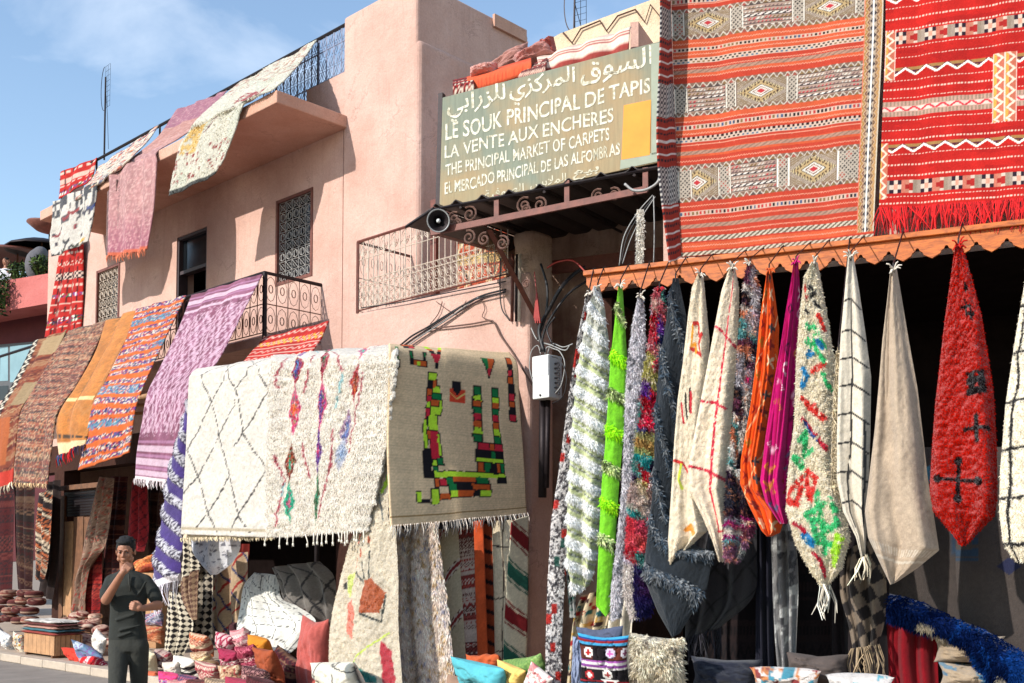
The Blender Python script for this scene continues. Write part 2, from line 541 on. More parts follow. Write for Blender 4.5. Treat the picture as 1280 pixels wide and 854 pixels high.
    if back:
        iu = np.unique(np.concatenate([np.arange(0, nu + 1, 4), [nu]])); iv = np.unique(np.concatenate([np.arange(0, nv + 1, 4), [nv]]))
        if bulge > .05:
            PB = (P - to * Dp[..., None] * 1.6)
            e = np.minimum(1, np.minimum(U, 1 - U) * 40)
            PB = np.where((U == 0)[..., None] | (U == 1)[..., None], P, PB)
            PB = PB[np.ix_(iv, iu)]
            b0 = len(V0)
            ib = np.arange(len(iu) * len(iv)).reshape(len(iv), len(iu)) + b0
            VV.append(PB.reshape(-1, 3)); CC.append(Cc.reshape(nv + 1, nu + 1, 3)[np.ix_(iv, iu)].reshape(-1, 3))
            qb = np.stack([ib[:-1, :-1], ib[:-1, 1:], ib[1:, 1:], ib[1:, :-1]], -1).reshape(-1, 4)
            FF.append(qb if sgn > 0 else qb[:, ::-1])
        else:
            bound = np.concatenate([idx[0, :], idx[1:, -1], idx[-1, -2::-1], idx[-2:0:-1, 0]])
            PB = P - nn * th
            b0 = len(V0)
            VV.append(PB.reshape(-1, 3)[bound]); CC.append(Cc[bound] * .9)
            k = len(bound)
            ar = np.arange(k)
            rim = np.stack([bound, bound[(ar + 1) % k], b0 + (ar + 1) % k, b0 + ar], -1)
            FF.append(rim if sgn > 0 else rim[:, ::-1])
            b1 = b0 + k
            PBs = PB[np.ix_(iv, iu)]
            ib = np.arange(len(iu) * len(iv)).reshape(len(iv), len(iu)) + b1
            VV.append(PBs.reshape(-1, 3)); CC.append(Cc.reshape(nv + 1, nu + 1, 3)[np.ix_(iv, iu)].reshape(-1, 3) * .85)
            qb = np.stack([ib[:-1, :-1], ib[:-1, 1:], ib[1:, 1:], ib[1:, :-1]], -1).reshape(-1, 4)
            FF.append(qb if sgn > 0 else qb[:, ::-1])
    o = mesh_obj(name, np.concatenate(VV), FF, mat, parent, np.concatenate(CC), True)
    if parent is None:
        tag(o, label, cat, group)
    elif label:
        o['label'] = label
    s = Surf()
    s.o, s.P, s.N, s.C, s.U, s.V, s.W, s.H, s.nu, s.nv = o, P, nn, Cc.reshape(nv + 1, nu + 1, 3), us, vs, Wm, H, nu, nv
    s.paint, s.flip, s.wid, s.fam = paint, flip, wid, fam
    return s
def sample(s, u, v):
    x = np.clip(u, 0, 1) * s.nu; y = np.clip(v, 0, 1) * s.nv
    i = np.minimum(x.astype(int), s.nu - 1); j = np.minimum(y.astype(int), s.nv - 1)
    fx = (x - i)[:, None]; fy = (y - j)[:, None]
    def bl(A):
        return (A[j, i] * (1 - fx) + A[j, i + 1] * fx) * (1 - fy) + (A[j + 1, i] * (1 - fx) + A[j + 1, i + 1] * fx) * fy
    return bl(s.P), bl(s.N), bl(s.C)
def pile(s, n, length=.03, width=.007, mask=None, droop=.5, seed=3, mat='pile', name='pile', bright=1.0, out=1.0, jit=.22):
    """tufts of loose yarn: short tapering blades standing out of the sheet"""
    rng = np.random.default_rng(seed)
    # area-fair sampling by width
    w = s.wid / s.wid.max()
    v = rng.random(n * 2); keep = rng.random(n * 2) < np.interp(v, s.V, w); v = v[keep][:n]
    u = rng.random(len(v))
    if mask is not None:
        k = mask(u, v, s.W, s.H); u, v = u[k], v[k]
    p, nn, c = sample(s, u, v)
    m = len(u)
    if m == 0: return None
    rd = rng.normal(size=(m, 3)); rd -= nn * (rd * nn).sum(1, keepdims=True)
    rd /= np.linalg.norm(rd, axis=1, keepdims=True) + 1e-9
    L = length * .8 * (.45 + .9 * rng.random(m))[:, None]
    dr = nn * out * .62 + rd * .6 + np.array([0, 0, -1.0]) * droop
    dr /= np.linalg.norm(dr, axis=1, keepdims=True)
    side = np.cross(nn + rng.normal(size=(m, 3)) * .25, dr); side /= np.linalg.norm(side, axis=1, keepdims=True) + 1e-9
    wd = width * .62 * (.7 + .6 * rng.random(m))[:, None]
    a = p - nn * .004
    v0 = a - side * wd; v1 = a + side * wd; v2 = a + dr * L * .6 + side * wd * .7 ; v3 = a + dr * L + np.array([0, 0, -.3]) * L
    VV = np.stack([v0, v1, v2, v3], 1).reshape(-1, 3)
    b = np.arange(m) * 4
    T = np.concatenate([np.stack([b, b + 1, b + 2], 1), np.stack([b, b + 2, b + 3], 1)])
    cc = c * (1.07 * bright * (1 + (rng.random(m) - .5) * 2 * jit))[:, None]
    cc = np.repeat(cc, 4, axis=0)
    o = mesh_obj(name, VV, T, M[mat], s.o, cc, False)
    o['kind'] = 'stuff'
    return o
def fringe(s, where='bottom', n=60, length=.08, width=.004, col=None, seed=5, mat='cloth', name='fringe', jit=.3, u0=0., u1=1., sway=.3, lift=.01):
    rng = np.random.default_rng(seed)
    uu = np.linspace(u0, u1, n) + rng.normal(size=n) * .3 / n
    if where == 'bottom': u, v = np.clip(uu, 0, 1), np.ones(n)
    elif where == 'top': u, v = np.clip(uu, 0, 1), np.zeros(n)
    elif where == 'left': u, v = np.zeros(n), np.clip(uu, 0, 1)
    else: u, v = np.ones(n), np.clip(uu, 0, 1)
    p, nn, c = sample(s, u, v)
    p = p + nn * lift
    U3 = FR[s.fam][0]
    L = length * (.7 + .6 * rng.random(n))[:, None]
    sw = rng.normal(size=n)[:, None] * sway
    a = p + np.array([0, 0, .01])
    k1 = a + np.array([0, 0, -1.]) * L * .5 + U3 * sw * L * .4 + nn * L * .12
    k2 = a + np.array([0, 0, -1.]) * L + U3 * sw * L * .8
    wd = width * (.7 + .6 * rng.random(n))[:, None]
    VV = np.stack([a - U3 * wd, a + U3 * wd, a + nn * wd, k1 - U3 * wd, k1 + U3 * wd, k1 + nn * wd * 1.2, k2 - U3 * wd * .4, k2 + U3 * wd * .4, k2 + nn * wd * .4], 1).reshape(-1, 3)
    b = np.arange(n) * 9
    qs = []
    for r in (0, 3):
        for j in range(3):
            j2 = (j + 1) % 3
            qs.append(np.stack([b + r + j, b + r + j2, b + r + 3 + j2, b + r + 3 + j], 1))
    Q = np.concatenate(qs)
    cc = (np.tile(np.array(col, float), (n, 1)) if col is not None else c) * (1 + (rng.random(n) - .5) * 2 * jit)[:, None]
    o = mesh_obj(name, VV, Q, M[mat], s.o, np.repeat(cc, 9, axis=0), True)
    o['kind'] = 'stuff'
    return o
# ================================================================== SETTING
uL, nL = FR['L']; uR, nR = FR['R']
UP = np.array([0, 0, 1.0])
def sL(px, d, py=400): return sz(px, py, 'L', d)[0]
def zL(px, py, d): return sz(px, py, 'L', d)[1]
def sR(px, d, py=400): return sz(px, py, 'R', d)[0]
def zR(px, py, d): return sz(px, py, 'R', d)[1]

def ground():
    road = basic('road_surface', (138, 128, 118), 0.9, 0, 0.22, 2.5, 0.5, 120, 0.01)
    g = MB()
    g.add([(-1500, -1500, -.02), (1500, -1500, -.02), (1500, 1500, -.02), (-1500, 1500, -.02)], [(0, 1, 2, 3)])
    o = g.build('ground', basic('dusty_ground', (150, 130, 112), 0.95, 0, 0.2, 3, 0.4, 50), org=(0, 0, 0)); o['kind'] = 'structure'
    g = MB()
    P = [fp('L', -80, -8, 0), fp('L', 60, -8, 0), fp('L', 60, 6.72, 0), fp('L', -80, 6.72, 0)]
    g.add(P, [(0, 1, 2, 3)])
    o = g.build('road', road, org=(0, 0, 0)); o['kind'] = 'structure'
    g = MB()
    g.fbox('L', -80, 22, 6.90, 16, -.01, .10)
    o = g.build('pavement', basic('pavement_stone', (176, 156, 136), 0.9, 0, 0.18, 5, 0.4, 60), org=(0, 0, 0)); o['kind'] = 'structure'
    # kerb stones, one by one where they show
    kroot = empty('kerb', (0, 0, 0)); kroot['kind'] = 'structure'
    km = basic('kerb_stone_grey', (182, 166, 148), 0.9, 0, 0.2, 7, 0.4, 60)
    s0 = sL(-40, 6.8, 815)
    proto = None
    for i in range(16):
        k = MB()
        if proto is None:
            k.fbox('L', 0, .74, 6.722, 6.898, 0, .115)
            proto = k.build('kerb_stone', km, kroot, org=None)
            bevel(proto, .012)
            ob = proto
        else:
            ob = proto.copy(); COL.objects.link(ob)
        ob.location = tuple(uL * (s0 + i * .75) + UP * random.uniform(-.006, .003))
ground()

# ---------------------------------------------------------------- left building
DF = 9.8          # facade plane
DR = 9.9          # terrace rail plane
DS = 8.55         # eave slab edge
DB = 8.80         # balcony edge
s_corner = sL(521, DF, 150)
s_tow = sL(430, DF, 60)
s_left = sL(60, DF, 350)
z_slab_t = zL(346, 112, DS); z_slab_b = zL(346, 128, DS)
z_rail = zL(397, 50, DR)
p_back = on_side(661, 56, 'L', s_corner)
z_tower = sz(471, 0, 'L', DF)[1]
d_back = float(nL @ p_back)
z_bal = zL(331, 418, DB)           # balcony floor (bottom rail)
z_balrail = zL(331, 341, DB)
house = empty('terrace_house', fp('L', (s_left + s_corner) / 2, DF, 0), 'pink plastered two-storey house with roof terrace, square tower and iron balconies', 'house')
# openings
W1 = (sL(120, DF), sL(149, DF), z_bal + .75, zL(135, 334, DF))
DO = (sL(219.5, DF), sL(257, DF), z_bal, zL(238, 291, DF))
W2 = (sL(344, DF), sL(390, DF), zL(366, 352, DF) , zL(366, 244, DF))
def wall_with(fam, s0, s1, d0, d1, z0, z1, holes, name, mat, parent):
    m = MB()
    xs = sorted(set([s0, s1] + [h[0] for h in holes] + [h[1] for h in holes]))
    for a, b in zip(xs[:-1], xs[1:]):
        hs = sorted([h for h in holes if h[0] <= a + 1e-6 and h[1] >= b - 1e-6], key=lambda h: h[2])
        z = z0
        for h in hs:
            if h[2] > z: m.fbox(fam, a, b, d0, d1, z, h[2])
            z = h[3]
        if z < z1: m.fbox(fam, a, b, d0, d1, z, z1)
    o = m.build(name, mat, parent)
    import bmesh
    bm = bmesh.new(); bm.from_mesh(o.data)
    bmesh.ops.remove_doubles(bm, verts=bm.verts, dist=.0005)
    # drop inner partitions
    seen = {}
    for f in bm.faces:
        seen.setdefault(frozenset(v.index for v in f.verts), []).append(f)
    bmesh.ops.delete(bm, geom=[f for l in seen.values() if len(l) > 1 for f in l], context='FACES')
    bm.to_mesh(o.data); bm.free()
    return o
# ground-floor shop openings
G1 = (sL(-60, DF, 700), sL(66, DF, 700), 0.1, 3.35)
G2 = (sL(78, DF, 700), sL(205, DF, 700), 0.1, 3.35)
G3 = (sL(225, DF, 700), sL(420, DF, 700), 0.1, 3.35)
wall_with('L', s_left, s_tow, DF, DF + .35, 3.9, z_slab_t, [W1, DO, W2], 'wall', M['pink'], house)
wall_with('L', s_left - 9, s_corner - .02, DF, DF + .34, 0.1, 3.9, [G1, G2, G3], 'ground_floor_wall', M['wall_shaded'], house)
def lower_patch():
    # pink plaster of the facade between the balcony and the stall
    m = MB(); m.fbox('L', sL(318, DF, 430), sL(447, DF, 430), DF - .03, DF - .002, 3.3, 3.9)
    m.build('wall_base', M['pink'], house)
lower_patch()
# end wall, roof, terrace parapet
m = MB()
m.fbox('L', s_left, s_left + .3, DF + .35, DF + 6, 0, z_slab_t)
m.build('end_wall', M['pink'], house)
m = MB(); m.fbox('L', sL(50, DS, 265), sL(346, DS, 120), DS, DF + 6, z_slab_b, z_slab_t)
o = m.build('eave_slab', M['slab'], house); bevel(o, .015)
zpar = zL(428, 90, DF)
m = MB(); m.fbox('L', sL(382, DF, 100), s_tow + .02, DF + .02, DF + .25, z_slab_t - .1, zpar)
m.build('parapet', M['pink'], house)
m = MB(); m.fbox('L', sL(76, DF, 220), sL(76, DF, 220) + .25, DF + .1, DF + .4, z_slab_t, z_rail + .12)
o = m.build('parapet_pier', M['pink'], house); bevel(o, .02)
# tower
m = MB()
m.fbox('L', s_tow, s_corner, DF - .012, d_back, 3.6, z_tower)
o = m.build('tower', M['pink'], house); bevel(o, .05, 3)
m = MB()
pb0 = sz(521, 48, 'L', DF)[1]
m.fbox('L', s_corner - .4, s_corner + .05, DF - .008, DF + 1.35, 3.5, pb0)
o = m.build('buttress', M['pink'], house); bevel(o, .09, 4)
m = MB()
m.fbox('L', s_corner + .005, s_corner + .05, DF + 1.5, d_back - .1, z_tower - .16, z_tower + .03)
o = m.build('coping', M['slab'], house)
# recessed wall right of the tower, black slab for the dark doorway, interior shade coloured black
s_col = sL(661, 8.83, 400)
z_blk = zL(447, 391, 8.83)
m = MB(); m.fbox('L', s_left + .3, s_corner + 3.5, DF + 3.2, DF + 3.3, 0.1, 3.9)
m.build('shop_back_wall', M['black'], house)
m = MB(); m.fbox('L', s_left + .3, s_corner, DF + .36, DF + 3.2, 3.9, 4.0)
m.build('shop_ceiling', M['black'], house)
dd = 10.9
m = MB(); m.fbox('L', s_corner - .1, sL(640, dd, 350), dd, dd + .3, 0, zL(560, 150, dd))
m.build('recess_wall', M['pink'], house)
def balcony_door():
    e = MB(); a, b = sL(547, dd), sL(604, dd)
    e.fbox('L', a, b, dd - .06, dd - .01, z_blk, zL(570, 268, dd))  # black slab stands in for the unlit opening
    f = e.build('door', M['black'], house); f['label'] = 'dark balcony doorway'
    e = MB()
    e.fbox('L', a - .08, a, dd - .09, dd - .005, z_blk, zL(570, 262, dd))
    e.fbox('L', b, b + .08, dd - .09, dd - .005, z_blk, zL(570, 262, dd))
    e.build('door_frame', M['iron_brown'], f)
balcony_door()
m = MB()
m.fbox('L', sL(447, 8.83, 400), s_col, 8.83, 9.26, 0.1, z_blk)
o = m.build('lower_wall', M['pink'], house); bevel(o, .05, 3)
# terrace floor behind
# corner column with broken plaster
m = MB()
a, b = sL(641, 8.9, 350), s_col + .03
def rough_column():
    pts = []
    n = 16
    V = []; Fc = []
    z0, z1 = z_blk - .5, zL(655, 296, 9.0)
    K = 26
    cx = (a + b) / 2; w = (b - a) / 2
    rr = np.random.default_rng(4)
    for k in range(K + 1):
        z = z0 + (z1 - z0) * k / K
        for j in range(n):
            q = 2 * math.pi * j / n
            r = (1 + .10 * (rr.random() - .5)) * (abs(math.cos(q)) ** 4 + abs(math.sin(q)) ** 4) ** -.25
            V.append(fp('L', cx + w * .94 * r * math.cos(q), 9.06 + .20 * r * math.sin(q), z))
    for k in range(K):
        for j in range(n):
            a0 = k * n + j; a1 = k * n + (j + 1) % n
            Fc.append((a0, a1, a1 + n, a0 + n))
    Fc.append(tuple(range(K * n, K * n + n)))
    o = mesh_obj('corner_column', V, Fc, M['rough_plaster'], house, None, True)
rough_column()
# windows ---------------------------------------------------------
def bars(mb, fam, s0, s1, z0, z1, d, nu_, nz_, r, motif=None):
    for i in range(nu_ + 1):
        s = s0 + (s1 - s0) * i / nu_
        mb.tube([fp(fam, s, d, z0), fp(fam, s, d, z1)], r, 4)
    for j in range(nz_ + 1):
        z = z0 + (z1 - z0) * j / nz_
        mb.tube([fp(fam, s0, d, z), fp(fam, s1, d, z)], r, 4)
def ring(mb, fam, s, z, d, rs, rz, r, n=10, a0=0, a1=360):
    mb.tube([fp(fam, s + rs * math.cos(R_(a0 + (a1 - a0) * k / n)), d, z + rz * math.sin(R_(a0 + (a1 - a0) * k / n))) for k in range(n + 1)], r, 3, cap=False)
def scroll(mb, fam, s, z, d, R0, r, turns=1.5, dirn=1, start=0, n=18):
    mb.tube([fp(fam, s + dirn * R0 * (1 - .82 * k / n) * math.cos(start + 2 * math.pi * turns * k / n), d,
                z + R0 * (1 - .82 * k / n) * math.sin(start + 2 * math.pi * turns * k / n)) for k in range(n + 1)], r, 4)
def iron_window(W, nm, col, nu_, nz_, lab):
    s0, s1, z0, z1 = W
    f = MB(); t = .05
    f.fbox('L', s0, s0 + t, DF - .015, DF + .2, z0, z1); f.fbox('L', s1 - t, s1, DF - .015, DF + .2, z0, z1)
    f.fbox('L', s0 + t, s1 - t, DF - .012, DF + .2, z0, z0 + t); f.fbox('L', s0 + t, s1 - t, DF - .012, DF + .2, z1 - t, z1)
    w = f.build('window', M['iron_brown'], house); w['label'] = lab
    g = MB(); g.fbox('L', s0 + t, s1 - t, DF + .15, DF + .17, z0 + t, z1 - t)
    g.build('pane', M['dark_glass'], w)
    g = MB()
    A, B, C, E = s0 + t, s1 - t, z0 + t, z1 - t
    bars(g, 'L', A, B, C, E, DF + .03, nu_, nz_, .007)
    du, dz = (B - A) / nu_, (E - C) / nz_
    for i in range(nu_):
        for j in range(nz_):
            cs, cz = A + (i + .5) * du, C + (j + .5) * dz
            if j % 2 == 0:
                ring(g, 'L', cs, cz, DF + .03, du * .40, dz * .36, .006, 8)
                ring(g, 'L', cs, cz, DF + .03, du * .18, dz * .40, .006, 8)
            else:
                g.tube([fp('L', cs - du / 2, DF + .03, cz - dz / 2), fp('L', cs + du / 2, DF + .03, cz + dz / 2)], .006, 3)
                g.tube([fp('L', cs + du / 2, DF + .03, cz - dz / 2), fp('L', cs - du / 2, DF + .03, cz + dz / 2)], .006, 3)
                ring(g, 'L', cs, cz, DF + .03, du * .3, dz * .3, .006, 8)
    g.build('grille', col, w)
gp = basic('grey_painted_iron', (150, 146, 142), 0.6, 0.1, 0.2, 30)
iron_window(W2, 'w2', gp, 5, 8, 'window behind a dense grey iron grille beside the tower')
iron_window(W1, 'w1', M['iron_pale'], 5, 9, 'left window behind a pale iron grille')
def door_left():
    s0, s1, z0, z1 = DO
    f = MB(); t = .05
    f.fbox('L', s0, s0 + t, DF + .02, DF + .2, z0, z1); f.fbox('L', s1 - t, s1, DF + .02, DF + .2, z0, z1)
    f.fbox('L', s0 + t, s1 - t, DF + .02, DF + .2, z1 - t, z1); f.fbox('L', s0 + t, s1 - t, DF + .04, DF + .18, z1 - .68, z1 - .62)
    w = f.build('door', basic('dark_door_frame', (64, 52, 56), .6), house); w['label'] = 'open dark door with a transom light'
    g = MB(); g.fbox('L', s0 + t, s1 - t, DF + .10, DF + .12, z1 - .62, z1 - t)
    g.build('pane', M['dark_glass'], w)
door_left()
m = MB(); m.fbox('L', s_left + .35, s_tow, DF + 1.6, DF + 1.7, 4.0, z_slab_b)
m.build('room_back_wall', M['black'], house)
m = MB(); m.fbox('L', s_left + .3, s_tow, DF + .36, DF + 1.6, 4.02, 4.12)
m.build('room_floor', M['wall_shaded'], house)
# left balcony -----------------------------------------------------
s_be = sL(331, DB, 380)
s_bl = s_left - 6
m = MB(); m.fbox('L', s_left - 3, s_be + .03, DB - .03, DF - .002, z_bal - .16, z_bal - .03)
o = m.build('balcony_slab', M['pink'], house)
def balustrade(mb, A, B, z0, z1, n, rr=.011):
    A, B = np.array(A), np.array(B)
    L = np.linalg.norm(B - A); e = (B - A) / L
    def q(t, z): return A + e * t + UP * z
    H = z1 - z0
    for z in (z0 + .03, z0 + H * .5):
        mb.tube([q(0, z), q(L, z)], rr, 4)
    c = L / n
    for i in range(n):
        t = (i + .5) * c
        mb.tube([q(i * c, z0 + .03), q(i * c, z1)], rr * .8, 4)
        for zc, hz in ((z0 + H * .26, H * .20), (z0 + H * .75, H * .20)):
            pts = [q(t + c * .42 * math.sin(k * math.pi / 5) * (1 if True else 0), zc + hz * math.cos(k * math.pi / 5)) for k in range(11)]
            mb.tube(pts, rr * .6, 3, cap=False)
            for sg in (-1, 1):
                mb.tube([q(t + sg * (.05 + .35 * math.cos(a)) * c * .5, zc + hz * .34 * math.sin(a)) for a in np.linspace(0, 2 * math.pi, 9)], rr * .5, 3, cap=False)
    mb.tube([q(L, z0), q(L, z1)], rr * .8, 4)
def left_balcony():
    r = MB()
    r.tube([fp('L', s_left - 3, DB, z_balrail), fp('L', s_be, DB, z_balrail), fp('L', s_be, DF, z_balrail)], .028, 6)
    r.tube([fp('L', s_be, DB, z_bal - .1), fp('L', s_be, DB, z_balrail + .01)], .035, 6)
    for s in np.arange(s_be - 1.6, s_left - 3, -1.6):
        r.tube([fp('L', s, DB, z_bal - .05), fp('L', s, DB, z_balrail)], .018, 5)
    o = r.build('balcony_rail', M['iron'], house)
    g = MB()
    balustrade(g, fp('L', s_be - 4.2, DB, 0), fp('L', s_be, DB, 0), z_bal, z_balrail, 22, .009)
    balustrade(g, fp('L', s_be, DB, 0), fp('L', s_be, DF, 0), z_bal, z_balrail, 5, .009)
    g.build('balustrade', basic('rusty_beige_iron', (138, 106, 90), .6, .1, .3, 20), o)
left_balcony()
# right balcony ----------------------------------------------------
def right_balcony():
    s0, s1 = sL(447, 8.85, 350), sL(634, 8.85, 350)
    zt = zL(447, 303, 8.85); zb = z_blk
    r = MB()
    r.tube([fp('L', s0, DF, zt), fp('L', s0, 8.85, zt), fp('L', s1, 8.85, zt)], .02, 5)
    r.tube([fp('L', s0, 8.85, zb), fp('L', s0, 8.85, zt)], .022, 5)
    r.tube([fp('L', s0, 8.85, zb + .03), fp('L', s1, 8.85, zb + .03)], .010, 4)
    o = r.build('balcony_rail', M['iron_brown'], house)
    g = MB()
    n = 26; L = s1 - s0; c = L / n; H = zt - zb
    d = 8.86
    for i in range(n + 1):
        s = s0 + i * c
        g.tube([fp('L', s, d, zb + .03), fp('L', s, d, zt)], .0065, 4)
    for z in (zb + H * .06, zb + H * .36, zb + H * .44, zb + H * .74):
        g.tube([fp('L', s0, d, z), fp('L', s1, d, z)], .0065, 4)
    for i in range(n):
        s = s0 + (i + .5) * c
        for zz, hz in ((zb + H * .14, .07), (zb + H * .27, .07)):
            ring(g, 'L', s, zz * 1.0, d, c * .42, hz * H, .0055, 9)
            ring(g, 'L', s, zz, d, c * .2, hz * H * .5, .005, 7)
        ring(g, 'L', s, zb + H * .40, d, c * .3, .035 * H, .005, 8)
        ring(g, 'L', s, zb + H * .74, d, c * .5, .10 * H, .0055, 6, 0, 180)
        if i % 2 == 0:
            ring(g, 'L', s + c * .5, zb + H * .88, d, c * .7, .10 * H, .0055, 10)
            ring(g, 'L', s + c * .5, zb + H * .88, d, c * .35, .05 * H, .005, 8)
    g.build('balustrade', M['iron_pale'], o)
    g = MB()
    A, B = fp('L', s0, 8.87, 0), fp('L', s0, DF, 0)
    balustrade(g, A, B, zb, zt, 6, .007)
    g.build('side_balustrade', M['iron_pale'], o)
    p = MB(); p.fbox('L', sL(540, 8.95, 330), sL(547, 8.95, 330), 8.92, 8.99, zb, zL(543, 280, 8.95) + .3)
    p.build('post', M['iron_brown'], house)
right_balcony()
# terrace railing ---------------------------------------------------
def terrace_rail():
    sa, sb = sL(76, DR, 220), s_tow
    r = MB()
    r.tube([fp('L', sa, DR, z_rail), fp('L', sb, DR, z_rail)], .028, 6)
    for px in (79, 122, 200, 288, 345, 397):
        s = sL(px, DR, 150)
        r.tube([fp('L', s, DR, z_slab_t), fp('L', s, DR, z_rail)], .02, 5)
    o = r.build('terrace_rail', M['iron'], house)
    g = MB()
    s0, s1 = sL(330, DR, 90), s_tow; zb, zt = z_slab_t + .05, z_rail
    n = 12; c = (s1 - s0) / n
    for j in range(3):
        z = zb + (zt - zb) * (j + .5) / 3 if j else zb + .02
        g.tube([fp('L', s0, DR, z), fp('L', s1, DR, z)], .012, 4)
    nz = 4; hz = (zt - zb) / nz
    for i in range(n):
        s = s0 + i * c
        g.tube([fp('L', s, DR, zb), fp('L', s, DR, zt)], .010, 4)
        for j in range(nz):
            for a, b in ((.25, .25), (.75, .25), (.25, .75), (.75, .75)):
                ring(g, 'L', s + c * a, zb + hz * (j + b), DR, c * .2, hz * .22, .006, 8)
            g.tube([fp('L', s, DR, zb + hz * j), fp('L', s + c, DR, zb + hz * (j + 1))], .006, 3)
            g.tube([fp('L', s + c, DR, zb + hz * j), fp('L', s, DR, zb + hz * (j + 1))], .006, 3)
    g.build('grille', M['iron_blue'], o)
terrace_rail()

# ---------------------------------------------------------------- right building
EF = 8.91                                  # plane of the fascia board
z_f1 = zR(735, 345, EF)                    # board top
s_f0, s_f1 = sR(733, EF, 350), sR(1420, EF, 300)
z_ft = zR(735, 339, EF); z_fb = zR(735, 369, EF)
market = empty('market_building', fp('R', (s_f0 + s_f1) / 2, 9.3, 0), 'carpet market building with a deep open shopfront behind the hanging rugs', 'building')
s_up = sR(829, 9.12, 280)
m = MB()
m.fbox('R', s_up, s_f1 + .5, 9.12, 9.4, z_ft - .02, 9.2)
m.build('upper_wall', M['pink'], market)
m = MB(); m.fbox('R', s_f0 + .05, s_up, 9.12, 9.3, z_ft - .14, z_ft - .02)
m.build('lintel', M['wood_brown'], market)
# shop room
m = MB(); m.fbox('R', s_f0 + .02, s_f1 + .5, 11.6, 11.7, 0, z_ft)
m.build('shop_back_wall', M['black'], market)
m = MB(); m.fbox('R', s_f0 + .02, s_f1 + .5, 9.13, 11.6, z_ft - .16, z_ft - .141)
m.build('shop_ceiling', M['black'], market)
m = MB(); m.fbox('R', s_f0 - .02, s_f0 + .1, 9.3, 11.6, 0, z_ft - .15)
m.build('shop_side_wall', M['wall_shaded'], market)
# recessed wall under the porch roof
s_rl = sR(688, 12.0, 350)
m = MB(); m.fbox('R', s_rl - .6, s_f1, 12.0, 12.3, 0, zR(700, 150, 12.0))
m.build('recessed_wall', M['rough_plaster'], market)
m = MB(); m.fbox('R', s_rl - .1, s_up + 1.5, 11.55, 11.62, zR(720, 338, 11.55), zR(720, 322, 11.55))
m.build('beam', M['iron_brown'], market)
# terrace parapet (beige) behind the sign
zp = zR(700, 44, 12.0)
# fascia board with a cut-out lower edge
def fascia():
    root = empty('shop_fascia', fp('R', s_f0, EF, z_fb), 'long varnished orange board with a scalloped lower edge above the hanging rugs', 'fascia board')
    m = MB()
    NS = 20; pitch = (s_f1 - s_f0) / NS
    hb = z_ft - z_fb
    zz = z_ft - .035
    prof = [(0, .58), (.05, .60), (.09, .70), (.17, .74), (.22, .85), (.30, .89), (.5, 1.0), (.70, .89), (.78, .85), (.83, .74), (.91, .70), (.95, .60), (1, .58)]
    lo = [fp('R', s_f0 + i * pitch + pitch * t, EF, z_ft - hb * h) for i in range(NS) for t, h in prof[:-1]] + [fp('R', s_f1, EF, z_ft - hb * .58)]
    up_ = [np.array([p[0], p[1], zz]) for p in lo]
    k = len(lo)
    V = lo + up_ + [p + nR * .028 for p in lo] + [p + nR * .028 for p in up_]
    Fc = []
    for i in range(k - 1):
        Fc += [(i, i + 1, k + i + 1, k + i), (2 * k + i + 1, 2 * k + i, 3 * k + i, 3 * k + i + 1), (i + 1, i, 2 * k + i, 2 * k + i + 1)]
    Fc += [(0, k, 3 * k, 2 * k), (k - 1, 3 * k - 1, 4 * k - 1, 2 * k - 1)]
    o = mesh_obj('scalloped_board', V, Fc, M['wood_orange'], root)
    fix_normals(o)
    m = MB(); m.fbox('R', s_f0 - .02, s_f1, EF - .035, EF + .05, z_ft - .045, z_ft)
    o = m.build('top_batten', M['wood_orange'], root); bevel(o, .006)
fascia()
# things on the roof --------------------------------------------------
def roof_bits():
    m = MB()
    e = 12.3
    P = [at(688, 49, 'R', e), at(700, 42, 'R', e), at(830, -6, 'R', e), at(980, -60, 'R', e)]
    zlow = P[0][2] - 2.4
    poly = [np.array([P[0][0], P[0][1], zlow])] + P + [np.array([P[-1][0], P[-1][1], zlow])]
    m.prism(poly, nR * .3)
    o = m.build('roof_parapet', M['beige'], market); fix_normals(o)
    # wire zigzag on the parapet
    w = MB()
    zz = [(704, 41), (715, 54), (726, 36), (750, 26), (758, 39), (772, 20), (794, 12), (806, 28), (813, 6), (826, 22), (836, 0)]
    w.tube([at(x, y, 'R', e - .03) for x, y in zz], .012, 4)
    w.build('wire', M['cable_brown'], market)
    m = MB()
    m.prism([at(788, 28, 'R', 11.2), at(798, 27, 'R', 11.2), at(798, 75, 'R', 11.2), at(788, 78, 'R', 11.2)], nR * .6)
    o = m.build('roof_pillar', M['pink'], market); fix_normals(o)
roof_bits()

